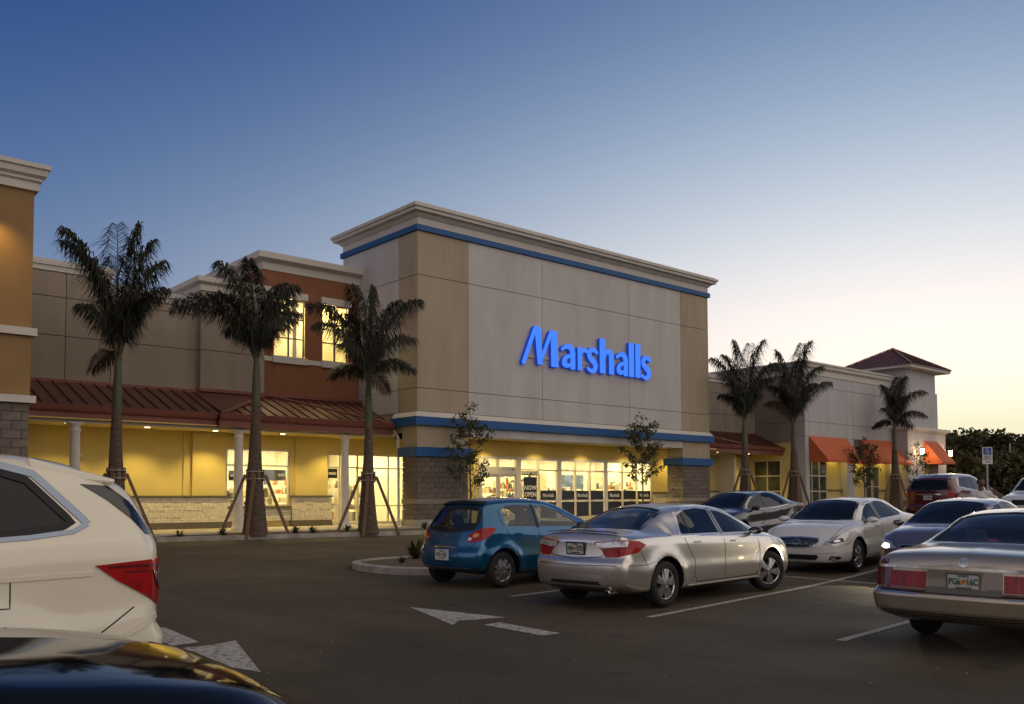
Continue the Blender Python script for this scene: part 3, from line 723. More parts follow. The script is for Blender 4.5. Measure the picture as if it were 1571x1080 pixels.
# ------------------------------------------------------------------ right wing, block with awnings, corner tower
rw = thing('right_wing', 'low brown shop wing between the store block and the grey block', 'building', (45, 33, .8))
boxo('wall_core', rw, 40.0, 49.5, 33.06, 40, 4.3, 9.0, 'joint')
panels_y(rw, 33.06, [39.9, 42.6, 46.2, 49.5], [5.4, 6.7, 8.0, 8.62], lambda i, j: 'stucco_brown', t=.06)
coping(rw, 39.9, 49.5, 33.0, 40, 8.62, 9.06, .12)
boxo('arcade_wall', rw, 42.0, 49.5, 33.5, 33.7, .7, 4.5, 'stucco_yellow'); boxo('arcade_wall', rw, 41.8, 42.0, 32.0, 33.7, .7, 4.5, 'stucco_yellow')
boxo('pilaster', rw, 43.4, 45.0, 33.38, 33.5, .8, 4.5, 'stucco_yellow')
boxo('wainscot_cap', rw, 42.0, 49.5, 33.32, 33.5, 1.93, 2.0, 'stone_dark'); boxo('wainscot', rw, 42.0, 49.5, 33.4, 33.5, .8, 1.93, 'stone')
rc = thing('arcade_canopy', 'short red metal canopy roof between the store block and the awnings', 'canopy roof', (45, 32, 4.4))
b = MB(); b.hexa([(40.0, 31.0, 4.60), (49.45, 31.0, 4.60), (49.45, 33.0, 5.55), (40.0, 33.0, 5.55), (40.0, 31.0, 4.66), (49.45, 31.0, 4.66), (49.45, 33.0, 5.62), (40.0, 33.0, 5.62)], 'roof_metal'); b.obj('roof_sheet', rc)
x = 40.3
while x < 49.4:
    b = MB(); b.bar((x, 31.0, 4.68), (x, 33.0, 5.64), .035, .05, 'roof_rib'); b.obj('seam_rib', rc); x += .45
b = MB(); b.bar((41.0, 32.95, 5.62), (45.9, 31.0, 4.70), .14, .05, 'flashing'); b.obj('hip_flashing', rc)
eave(rc, 40.0, 49.45, 31.0)
boxo('soffit', rc, 39.95, 49.45, 31.1, 33.5, 4.30, 4.36, 'stucco_yellow')
for x in (41.4, 44.4, 47.6): downlight(x, 32.3, 4.298, rc, 190)

gb = thing('grey_block', 'projecting grey shop block with orange awnings over dark windows', 'building', (55, 31, .9))
XD, XE = 49.5, 61.6
boxo('wall_core', gb, XD + .06, XE, YF + .06, 40, 4.6, 9.6, 'joint')
xd = [XD, 49.95, 52.2, 54.5, 55.35, 58.2, XE]
panels_y(gb, YF + .06, xd, [5.35, 6.25, 8.43, 9.15], lambda i, j: 'stucco_grey', t=.06)
panels_x(gb, XD + .06, [YF, 30.3], [5.35, 6.25, 8.43, 9.15], lambda i, j: 'stucco_grey', t=.06)
panels_x(gb, XD + .06, [30.3, 33.0], [5.01, 6.25, 8.43, 9.15], lambda i, j: 'stucco_brown', t=.06)
cornice(gb, XD, XE, YF, 40, 9.15, 9.9, [(0, 9.14), (.05, 9.16), (.05, 9.5), (.12, 9.55), (.22, 9.62), (.22, 9.80), (.30, 9.82), (.30, 9.93), (.1, 9.94)])
boxo('corner_pier', gb, XD, 49.95, YF, 30.2, .7, 5.34, 'stucco_grey'); boxo('pier', gb, 54.5, 55.35, YF, 30.0, .7, 5.34, 'stucco_grey'); boxo('pier', gb, 61.0, XE, YF, 30.0, .7, 5.34, 'stucco_grey')
boxo('recess_wall', gb, 49.95, 54.5, 29.98, 30.2, .7, 5.34, 'stucco_yellow'); boxo('recess_wall', gb, 55.35, 61.0, 29.98, 30.2, .7, 5.34, 'stucco_yellow')
boxo('side_wall', gb, XD + .0, XD + .2, 30.2, 33.5, .7, 5.0, 'stucco_yellow')
boxo('wainscot_cap', gb, 52.6, 54.5, 29.85, 29.98, 2.0, 2.08, 'stone_dark'); boxo('wainscot_cap', gb, 58.5, 61.0, 29.85, 29.98, 2.0, 2.08, 'stone_dark')
def gridwin(parent, x0, x1, z0, z1, y, cols, rows, kind='y'):
    w = bpy.data.objects.new('shop_window', None); link(w, parent)
    f = MB(); t = .07
    for i in range(cols + 1):
        x = x0 + (x1 - x0) * i / cols - t / 2
        (f.box(x, x + t, y - .08, y, z0, z1, 'frame_alu') if kind == 'y' else f.box(y - .08, y, x, x + t, z0, z1, 'frame_alu'))
    for j in range(rows + 1):
        z = z0 + (z1 - z0) * j / rows - t / 2
        for i in range(cols):
            xa = x0 + (x1 - x0) * i / cols + t / 2; xb = x0 + (x1 - x0) * (i + 1) / cols - t / 2
            (f.box(xa, xb, y - .078, y - .002, z, z + t, 'frame_alu') if kind == 'y' else f.box(y - .078, y - .002, xa, xb, z, z + t, 'frame_alu'))
    f.obj('frame', w)
    for i in range(cols):
        for j in range(rows):
            xa = x0 + (x1 - x0) * i / cols + t / 2; xb = x0 + (x1 - x0) * (i + 1) / cols - t / 2; za = z0 + (z1 - z0) * j / rows + t / 2; zb2 = z0 + (z1 - z0) * (j + 1) / rows - t / 2
            (boxo('pane', w, xa, xb, y - .04, y - .03, za, zb2, 'dark_pane') if kind == 'y' else boxo('pane', w, y - .04, y - .03, xa, xb, za, zb2, 'dark_pane'))
M['dark_pane'] = mat('dark_pane', (.05, .055, .04), .12, coat=.5, noise=(1.5, .8), coord='World')
gridwin(gb, 50.0, 52.6, 1.0, 3.9, 29.97, 3, 3); gridwin(gb, 31.2, 33.1, 1.0, 3.9, XD - .001, 2, 3, 'x')
gridwin(gb, 57.6, 58.4, 1.0, 3.6, 29.97, 1, 2); gridwin(gb, 58.6, 59.4, 1.0, 3.6, 29.97, 1, 2)
def awning(x0, x1, y, zt, zb, out, label):
    a = thing('awning', label, 'awning', ((x0 + x1) / 2, y, zb), group='orange awnings on the far shop fronts')
    b = MB(); b.hexa([(x0, y, zt - .04), (x1, y, zt - .04), (x1, y - out, zb), (x0, y - out, zb), (x0, y, zt), (x1, y, zt), (x1, y - out, zb + .03), (x0, y - out, zb + .03)], 'awning'); b.obj('canvas_top', a)
    boxo('valance', a, x0, x1, y - out - .012, y - out, zb - .14, zb + .028, 'awning')
    for x in (x0 + .004, x1 - .016):
        b = MB(); b.prism([(y, zt - .045), (y, zb - .14), (y - out, zb - .14), (y - out, zb - .005)], x, x + .012, 'awning', 'x'); b.obj('side_panel', a)
awning(49.9, 54.45, YF, 5.36, 3.86, 1.25, 'wide orange awning nearest to the store block'); awning(56.2, 60.95, YF, 5.42, 3.88, 1.25, 'orange awning beside the palm at the corner tower')
for x in (51.2, 53.4, 56.8, 59.8):
    l = bpy.data.lights.new('recess_lamp', 'SPOT'); l.energy = 110; l.color = (1, .75, .22); l.spot_size = R(140); l.spot_blend = .7; l.shadow_soft_size = .1
    o = bpy.data.objects.new('recess_lamp', l); link(o, gb); o.location = Vector((x, 29.55, 4.6)) - parent_origin(gb)
    b = MB(); b.lathe([(0, 4.62), (.1, 4.62), (.1, 4.68)], 'down_light', 12, (x, 29.55, 0)); b.obj('recess_lamp_lens', gb)

ct = thing('corner_tower', 'grey corner tower with red pyramid roof and lanterns at the far right', 'building', (63, 31, .9))
TY = 28.45
boxo('wall', ct, 60.7, 65.15, TY, 32.7, 6.35, 10.62, 'stucco_grey'); boxo('wall', ct, 65.15, 65.45, TY + .15, 32.5, 6.35, 9.9, 'stucco_grey'); boxo('wall', ct, 65.45, 65.9, TY + .2, 32.4, 6.35, 9.0, 'stucco_grey')
boxo('string_course', ct, 60.35, 66.75, TY - .35, 32.9, 6.20, 6.38, 'trim_cream'); boxo('string_course', ct, 60.45, 66.5, TY - .2, 32.9, 6.10, 6.20, 'trim_cream')
boxo('wall', ct, 60.5, 66.4, TY - .1, 32.8, 5.35, 6.10, 'stucco_grey')
boxo('stone_pier', ct, 60.5, 62.9, TY - .1, 29.6, .7, 5.35, 'stone_pale'if 'stone_pale' in M else 'stucco_grey'); boxo('stone_pier', ct, 65.1, 66.4, TY - .1, 29.6, .7, 5.35, 'stucco_grey')
boxo('recess_wall', ct, 62.9, 65.1, 29.0, 29.2, .7, 5.35, 'stucco_yellow'); boxo('side_wall', ct, 60.52, 66.38, 29.6, 32.7, .7, 5.35, 'stucco_brown')
boxo('plinth', ct, 60.42, 66.48, TY - .18, 29.7, .6, 1.35, 'stone_dark')
ex0, ex1, ey0, ey1, ez = 59.95, 66.25, 27.75, 33.3, 10.62
apx = ((ex0 + ex1) / 2, (ey0 + ey1) / 2, 12.25)
b = MB(); co = [(ex0, ey0, ez), (ex1, ey0, ez), (ex1, ey1, ez), (ex0, ey1, ez)]
b.add(co + [apx] + [(x, y, z - .06) for x, y, z in co], [(0, 1, 4), (1, 2, 4), (2, 3, 4), (3, 0, 4), (0, 5, 6, 1), (1, 6, 7, 2), (2, 7, 8, 3), (3, 8, 5, 0), (8, 7, 6, 5)], 'roof_tower'); b.obj('pyramid_roof', ct)
b = MB(); b.box(ex0 + .05, ex1 - .05, ey0 + .05, ey1 - .05, ez - .22, ez - .062, 'trim_cream'); b.obj('eave_board', ct)
for (A0, A1) in (((0, 0), (1, 0)), ((0, 3), (0, 0))):
    a, c = co[A0[0] if A0 != (0, 3) else 0], co[1]
for face, (pa, pb) in enumerate(((co[0], co[1]), (co[0], co[3]))):
    nrib = 15
    for k in range(1, nrib):
        t = k / nrib; base = Vector(pa).lerp(Vector(pb), t); mid = Vector(pa).lerp(Vector(pb), .5); ap_ = Vector(apx)
        s_ = 1 - abs(t - .5) * 2; top = base + (ap_ - mid) * s_
        r_ = MB(); r_.bar(base + Vector((0, 0, .03)), top + Vector((0, 0, .03)), .05, .06, 'roof_rib'); r_.obj('seam_rib', ct)
for c in co[:2] + [co[3]]:
    r_ = MB(); r_.bar(Vector(c) + Vector((0, 0, .04)), Vector(apx) + Vector((0, 0, .04)), .14, .06, 'flashing'); r_.obj('hip_flashing', ct)
awning(62.95, 65.05, TY - .1, 5.5, 4.0, 1.2, 'small orange awning between the two glowing lanterns of the tower')
for x in (61.9, 66.35):
    a = thing('wall_lantern', 'glowing lantern left of the small tower awning' if x < 64 else 'glowing lantern at the outer corner of the tower', 'lantern', (x, TY - .3, 4.7), group='lanterns on the corner tower')
    b = MB(); b.bar((x, TY - .1, 4.95), (x, TY - .45, 4.95), .04, .04, 'black'); b.lathe([(.0, 5.02), (.17, 4.93), (.17, 4.90)], 'black', 8, (x, TY - .45, 0)); b.lathe([(.1, 4.5), (.05, 4.44), (0, 4.42)], 'black', 8, (x, TY - .45, 0)); b.obj('bracket', a)
    b = MB(); b.lathe([(.10, 4.5), (.15, 4.9)], 'lamp_glow', 8, (x, TY - .45, 0)); b.obj('lamp_glass', a)
    l = bpy.data.lights.new('lantern_lamp', 'POINT'); l.energy = 60; l.color = (1, .66, .32); l.shadow_soft_size = .18
    o = bpy.data.objects.new('lantern_lamp', l); link(o, a); o.location = Vector((x, TY - .75, 4.7)) - parent_origin(a)
# wall washer on the ochre tower (its pool of light is seen at the left edge)
l = bpy.data.lights.new('wall_lamp_light', 'SPOT'); l.energy = 60; l.color = (1, .64, .14); l.spot_size = R(100); l.spot_blend = .9; l.shadow_soft_size = .08
o = bpy.data.objects.new('wall_lamp_light', l); link(o, lt); o.location = Vector((4.45, 23.35, 8.35)) - parent_origin(lt); o.rotation_euler = (R(40), 0, R(-12))
# ------------------------------------------------------------------ cars
def interp(tab, x):
    """smooth (monotone cubic) interpolation through a table"""
    xs_ = [p[0] for p in tab]; ys_ = [p[1] for p in tab]; n = len(xs_)
    if x <= xs_[0]: return ys_[0]
    if x >= xs_[-1]: return ys_[-1]
    d = [(ys_[i + 1] - ys_[i]) / (xs_[i + 1] - xs_[i]) for i in range(n - 1)]
    m = [d[0]] + [0 if d[i - 1] * d[i] <= 0 else 2 * d[i - 1] * d[i] / (d[i - 1] + d[i]) for i in range(1, n - 1)] + [d[-1]]
    for i in range(n - 1):
        if x <= xs_[i + 1]:
            h = xs_[i + 1] - xs_[i]; t = (x - xs_[i]) / h
            return ys_[i] * (2 * t ** 3 - 3 * t * t + 1) + h * m[i] * (t ** 3 - 2 * t * t + t) + ys_[i + 1] * (-2 * t ** 3 + 3 * t * t) + h * m[i + 1] * (t ** 3 - t * t)
def chaikin(p, q, it=1):
    for _ in range(it):
        o = [p[0]]
        for i in range(len(p) - 1):
            a, b_ = p[i], p[i + 1]
            o.append((a[0] + (b_[0] - a[0]) * q, a[1] + (b_[1] - a[1]) * q)); o.append((a[0] + (b_[0] - a[0]) * (1 - q), a[1] + (b_[1] - a[1]) * (1 - q)))
        o.append(p[-1]); p = o; q = .25
    return p

class Car:
    """x forward from the rear bumper (0) to the nose (L), y to the left, z up"""
    def __init__(s, sp): s.__dict__.update(sp); s.sp = sp
    def section(s, x, inset=0.):
        I = interp; L = s.L
        dr = x; df = L - x; f = 1.
        rr = s.get('rr', .07)
        cut = 0.
        for d in (dr, df):
            if d < rr: cut = max(cut, rr - math.sqrt(max(0, rr * rr - (rr - d) ** 2)))
        w = I(s.w, x) - cut; zb = I(s.zb, x) + cut * .8; zt = I(s.top, x) - cut; zs = min(I(s.sh, x) - cut * .6, zt - .02); wr = min(I(s.wr, x), w - .05) - cut * .5; cr = s.get('crown', .045)
        zt_e = max(zt - cr - .25 * cr * (1 if zt - zs > .3 else 0), zs + (zt - zs) * .42)
        ws = w - s.get('tuck', .035); wg = min(ws - s.get('ledge', .025), max(ws - .06, wr + .03) if zt - zs < .3 else ws - s.get('ledge', .025))
        zm = zb + (zs - zb) * s.get('mid', .5); cr2 = s.get('crease', .012)
        p = [(0, zb), (.75 * w, zb), (.95 * w, zb + .05), (w * .985, zb + .14), (w, zm - .06), (w - cr2, zm + .07), (w - cr2 * .3 - .01, zs - .10), (ws, zs), (wg, zs + min(.03, (zt_e - zs) * .4)), (wr, zt_e), (wr * .62, zt - (zt - zt_e) * .32), (0, zt)]
        if inset: p = [(max(0, y - inset), z) for y, z in p]
        return chaikin(p, .16, 2)
    def get(s, k, d): return s.sp.get(k, d)
    def endshift(s, x, y, z):
        """plan curvature and fascia profile of both ends"""
        W = max(a[1] for a in s.w); o = 0
        D = s.get('D', .65)
        if x < D:
            k = (1 - x / D) ** 2; o += k * (interp(s.rear, z) + s.get('bowr', .16) * (abs(y) / W) ** 3)
        if s.L - x < .65:
            k = (1 - (s.L - x) / .65) ** 2; o -= k * (interp(s.front, z) + s.get('bowf', .26) * (abs(y) / W) ** 3)
        return o
    def bump(s, x, y, z):
        """wheel-arch lips"""
        o = 0
        for wx in (s.ax_r, s.ax_f):
            r = math.hypot(x - wx, z - s.wr_); a = s.wr_ + .075
            if r < a + .3 and z > .2: o += s.get('flare', .022) * math.exp(-((r - a) / .10) ** 2)
        return o
    def body_mesh(s):
        L = s.L; st = [0, .006, .016, .032, .052, .075, .11, .16, .22, .3]; n = int((L - .6) / .055)
        st = st + [.3 + (L - .6) * (i + 1) / n for i in range(n - 1)] + [L - v for v in st[::-1]]
        rings = [s.section(x) for x in st]; n = len(rings[0]); vs = []; fs = []
        for x, r in zip(st, rings):
            full = [(y, z) for y, z in r] + [(-y, z) for y, z in r[-2:0:-1]]
            for y, z in full:
                yy = y
                if abs(y) > .5 * interp(s.w, x): yy += math.copysign(s.bump(x, abs(y), z), y)
                vs.append((x + s.endshift(x, yy, z), yy, z))
        m = 2 * n - 2
        for i in range(len(st) - 1):
            for k in range(m):
                a = i * m + k; b_ = i * m + (k + 1) % m; fs.append((a, a + m, b_ + m, b_))
        # end caps: rows between mirrored points
        NC = 14
        for e, x in ((0, 0.), (len(st) - 1, L)):
            r = rings[e]; base = e * m; rows = []
            for k in range(n):
                if k in (0, n - 1): rows.append([base + k] * (NC + 1)); continue
                row = []
                for j in range(NC + 1):
                    if j == 0: row.append(base + k); continue
                    if j == NC: row.append(base + m - k); continue
                    y = r[k][0] * (1 - 2 * j / NC); z = r[k][1]
                    row.append(len(vs)); vs.append((x + s.endshift(x, y, z), y, z))
                rows.append(row)
            for k in range(n - 1):
                for j in range(NC):
                    q = [rows[k][j], rows[k][j + 1], rows[k + 1][j + 1], rows[k + 1][j]]
                    q = [v for i2, v in enumerate(q) if v not in q[:i2]]
                    if len(q) > 2: fs.append(tuple(q if e == 0 else q[::-1]))
        me = bpy.data.meshes.new('body'); me.from_pydata(vs, [], fs)
        bm = bmesh.new(); bm.from_mesh(me); bmesh.ops.remove_doubles(bm, verts=bm.verts, dist=.0004); bmesh.ops.recalc_face_normals(bm, faces=bm.faces)
        s.bvh = BVHTree.FromBMesh(bm); bm.to_mesh(me); bm.free(); return me
    def cast(s, p, d):
        h = s.bvh.ray_cast(Vector(p) - Vector(d) * 6, Vector(d), 12)
        return (h[0], h[1]) if h[0] is not None else (None, None)
    def frame3(s, d):
        """plane axes for casting direction d; points are given as (a,z) or (x,y)"""
        d = Vector(d).normalized()
        if abs(d.z) > .9: return d, Vector((1, 0, 0)), Vector((0, 1, 0))
        if abs(d.y) > .9: return d, Vector((1, 0, 0)), Vector((0, 0, 1))
        if abs(d.x) > .9: return d, Vector((0, 1, 0)), Vector((0, 0, 1))
        a = Vector((d.y, -d.x, 0)).normalized(); return d, a, Vector((0, 0, 1))
    def put(s, p, d, off):
        d, a, b_ = s.frame3(d); h, nn = s.cast(a * p[0] + b_ * p[1], d)
        if h is None: return None
        if nn.dot(d) > 0: nn = -nn
        return h + nn * off
    def patch(s, poly, d, off=.003, sp=.05, skirt=.02):
        """closed outline wrapped on the body; returns (verts, faces)"""
        bm = bmesh.new(); f = bm.faces.new([bm.verts.new((p[0], p[1], 0)) for p in poly])
        x0 = min(p[0] for p in poly); x1 = max(p[0] for p in poly); y0 = min(p[1] for p in poly); y1 = max(p[1] for p in poly)
        for a, b_, no in ((x0, x1, (1, 0, 0)), (y0, y1, (0, 1, 0))):
            k = a + sp
            while k < b_ - .3 * sp:
                bmesh.ops.bisect_plane(bm, geom=bm.verts[:] + bm.edges[:] + bm.faces[:], plane_co=(k * no[0], k * no[1], 0), plane_no=no); k += sp
        bm.verts.ensure_lookup_table(); ok = {}
        for v in bm.verts:
            q = s.put((v.co.x, v.co.y), d, off); ok[v] = q
        bad = [v for v in bm.verts if ok[v] is None]
        bmesh.ops.delete(bm, geom=bad, context='VERTS')
        if skirt:
            be = [e for e in bm.edges if len(e.link_faces) == 1]
            r = bmesh.ops.extrude_edge_only(bm, edges=be); nv = [g for g in r['geom'] if isinstance(g, bmesh.types.BMVert)]
            for v in nv: v.tag = True
            new = {}
            for v in nv:
                q = s.put((v.co.x, v.co.y), d, off - skirt); new[v] = q or Vector((0, 0, 0))
            for v in bm.verts: v.co = new[v] if v in new else ok[v]
        else:
            for v in bm.verts: v.co = ok[v]
        bm.verts.index_update(); out = ([tuple(v.co) for v in bm.verts], [tuple(v.index for v in f.verts) for f in bm.faces]); bm.free(); return out
    def strip(s, pts, d, w, off=.0015, closed=False, sp=.04, th=.004):
        """band of width w following a line on the body"""
        P = []
        n = len(pts)
        for i in range(n if closed else n - 1):
            a = Vector(pts[i]); b_ = Vector(pts[(i + 1) % n]); k = max(1, int((b_ - a).length / sp))
            for j in range(k): P.append(a.lerp(b_, j / k))
        if not closed: P.append(Vector(pts[-1]))
        vs = []; m = len(P); w = w if callable(w) else (lambda t, w=w: w)
        idx = []
        for i, p in enumerate(P):
            t = (P[(i + 1) % m] - P[i - 1]) if (closed or 0 < i < m - 1) else (P[min(i + 1, m - 1)] - P[max(i - 1, 0)])
            t.normalize(); nn = Vector((-t.y, t.x)) * w(i / max(1, m - 1)) / 2
            row = [s.put(p + nn, d, off - th), s.put(p + nn * .92, d, off), s.put(p - nn * .92, d, off), s.put(p - nn, d, off - th)]
            if any(q is None for q in row): idx.append(None); continue
            idx.append(len(vs)); vs += [tuple(q) for q in row]
        fs = []
        for i in range(m if closed else m - 1):
            a, b_ = idx[i], idx[(i + 1) % m]
            if a is None or b_ is None: continue
            for k in range(3): fs.append((a + k, b_ + k, b_ + k + 1, a + k + 1))
        return vs, fs

def rounded(poly, q=.2, it=2):
    n = len(poly)
    for _ in range(it):
        o = []
        for i in range(len(poly)):
            a = poly[i]; b_ = poly[(i + 1) % len(poly)]
            o.append((a[0] + (b_[0] - a[0]) * q, a[1] + (b_[1] - a[1]) * q)); o.append((b_[0] + (a[0] - b_[0]) * q, b_[1] + (a[1] - b_[1]) * q))
        poly = o; q = .25
    return poly
def inset(poly, d):
    """offset a closed outline inwards by d"""
    A_ = sum(poly[i][0] * poly[(i + 1) % len(poly)][1] - poly[(i + 1) % len(poly)][0] * poly[i][1] for i in range(len(poly)))
    sgn = 1 if A_ > 0 else -1; out = []; n = len(poly)
    for i in range(n):
        a, b_, c = Vector(poly[i - 1]), Vector(poly[i]), Vector(poly[(i + 1) % n])
        t1 = (b_ - a).normalized(); t2 = (c - b_).normalized(); n1 = Vector((-t1.y, t1.x)) * sgn; n2 = Vector((-t2.y, t2.x)) * sgn
        m = n1 + n2
        if m.length < 1e-6: m = n1
        m = m.normalized(); k = d / max(.45, m.dot(n1)); out.append((b_.x + m.x * k, b_.y + m.y * k))
    return out

def boolean(ob, cutter, op='DIFFERENCE'):
    md = ob.modifiers.new('b', 'BOOLEAN'); md.operation = op; md.object = cutter; md.solver = 'EXACT'
    md.material_mode = 'TRANSFER'
    me = bpy.data.meshes.new_from_object(ob.evaluated_get(bpy.context.evaluated_depsgraph_get()))
    ob.modifiers.clear(); old = ob.data; ob.data = me; bpy.data.meshes.remove(old)
    bpy.data.objects.remove(cutter)
def tmpobj(b, m):
    me = bpy.data.meshes.new('cut'); me.from_pydata(b.v, [], b.f); me.materials.append(M[m])
    bm = bmesh.new(); bm.from_mesh(me); bmesh.ops.recalc_face_normals(bm, faces=bm.faces); bm.to_mesh(me); bm.free()
    o = bpy.data.objects.new('cut', me); COL.objects.link(o); return o

def add_vf(parent, name, vf_list, m, smooth=True, sharp=35, label=None):
    b = MB()
    for vs, fs in vf_list: b.add(vs, fs, m, smooth)
    if not b.v: return None
    o = b.obj(name, parent, sharp=sharp)
    if label: o['label'] = label
    return o

def make_wheel(parent, loc, r, wd, side, spokes, steer=0., hub='alloy', style='split', rim=.64):
    w = bpy.data.objects.new('wheel', None); link(w, parent); w.location = loc; w.rotation_euler = (0, random.uniform(0, 6.28) if style else 0, 0)
    w.rotation_euler = Matrix.Rotation(steer, 4, 'Z').to_euler()
    LOCAL.add(w.name); s_ = 1 if side > 0 else -1
    b = MB(); h = wd / 2; rr = r * rim
    b.lathe([(rr, -h * .8), (rr + .012, -h * .96), (r * .86, -h), (r * .955, -h * .82), (r * .99, -h * .6), (r, -h * .3), (r, h * .3), (r * .99, h * .6), (r * .955, h * .82), (r * .86, h), (rr + .012, h * .96), (rr, h * .8)], 'rubber', 44, axis='y')
    b.obj('tyre', w, sharp=30)
    b = MB(); y = s_ * h * .82
    b.lathe([(rr + .002, -h * .8), (rr - .012, -h * .7), (rr - .03, 0), (rr - .012, h * .74), (rr + .004, h * .86), (rr + .014, h * .84)], hub, 44, axis='y')
    b.lathe([(0, y * .30), (rr - .03, y * .22)], 'alloy_dark', 30, axis='y')
    b.lathe([(.0, y * 1.0), (.03, y * .99), (.058, y * .93), (.066, y * .7), (.066, y * .3)], hub, 24, axis='y')
    ph = random.uniform(0, 1)
    for k in range(spokes):
        a0 = 2 * PI * (k + ph) / spokes
        for da in ((-.13, .13) if style == 'split' else (0,)):
            a1 = a0 + da * 1.0; a2 = a0 + da * 1.35; wdt = .027 if style == 'split' else (.085 if style == 'wide' else .03)
            p1 = Vector((math.cos(a1) * .045, y * .90, math.sin(a1) * .045)); p2 = Vector((math.cos(a2) * (rr - .006), y * .80, math.sin(a2) * (rr - .006)))
            d = (p2 - p1).normalized(); n_ = Vector((0, 1, 0)).cross(d).normalized()
            q = []
            for p, ww, dp in ((p1, wdt * 1.1, .05), (p2, wdt * 1.5, .035)):
                for a_, b_ in ((-1, -1), (1, -1), (.8, 1), (-.8, 1)): q.append(p + n_ * ww * a_ * (1.0 if b_ < 0 else .8) + Vector((0, s_ * dp * b_ * .4, 0)))
            b.add(q, [(0, 1, 2, 3), (4, 7, 6, 5), (0, 4, 5, 1), (1, 5, 6, 2), (2, 6, 7, 3), (3, 7, 4, 0)], hub)
    for k in range(5):
        a = 2 * PI * (k + .5 + ph) / 5; b.lathe([(0, y * 1.0), (.009, y * .99), (.01, y * .9)], 'alloy_dark', 8, (math.cos(a) * .045, 0, math.sin(a) * .045), 'y')
    b.obj('rim', w, sharp=35)
    return w

def seat(b, x, y, z, w=.5, rear=False, m='interior_grey'):
    """cushion and raked backrest"""
    hw = w / 2
    b.hexa([(x - .25, y - hw, z), (x + .27, y - hw, z + .04), (x + .27, y + hw, z + .04), (x - .25, y + hw, z), (x - .25, y - hw, z + .14), (x + .27, y - hw, z + .18), (x + .27, y + hw, z + .18), (x - .25, y + hw, z + .14)], m)
    t = .58
    b.hexa([(x - .32, y - hw, z + .08), (x - .18, y - hw, z + .08), (x - .18, y + hw, z + .08), (x - .32, y + hw, z + .08), (x - .46, y - hw * .8, z + t), (x - .37, y - hw * .8, z + t), (x - .37, y + hw * .8, z + t), (x - .46, y + hw * .8, z + t)], m)
def headrest(b, x, y, z, m='interior_grey'):
    b.hexa([(x - .50, y - .12, z + .60), (x - .41, y - .12, z + .60), (x - .41, y + .12, z + .60), (x - .50, y + .12, z + .60), (x - .54, y - .10, z + .76), (x - .46, y - .10, z + .76), (x - .46, y + .10, z + .76), (x - .54, y + .10, z + .76)], m)

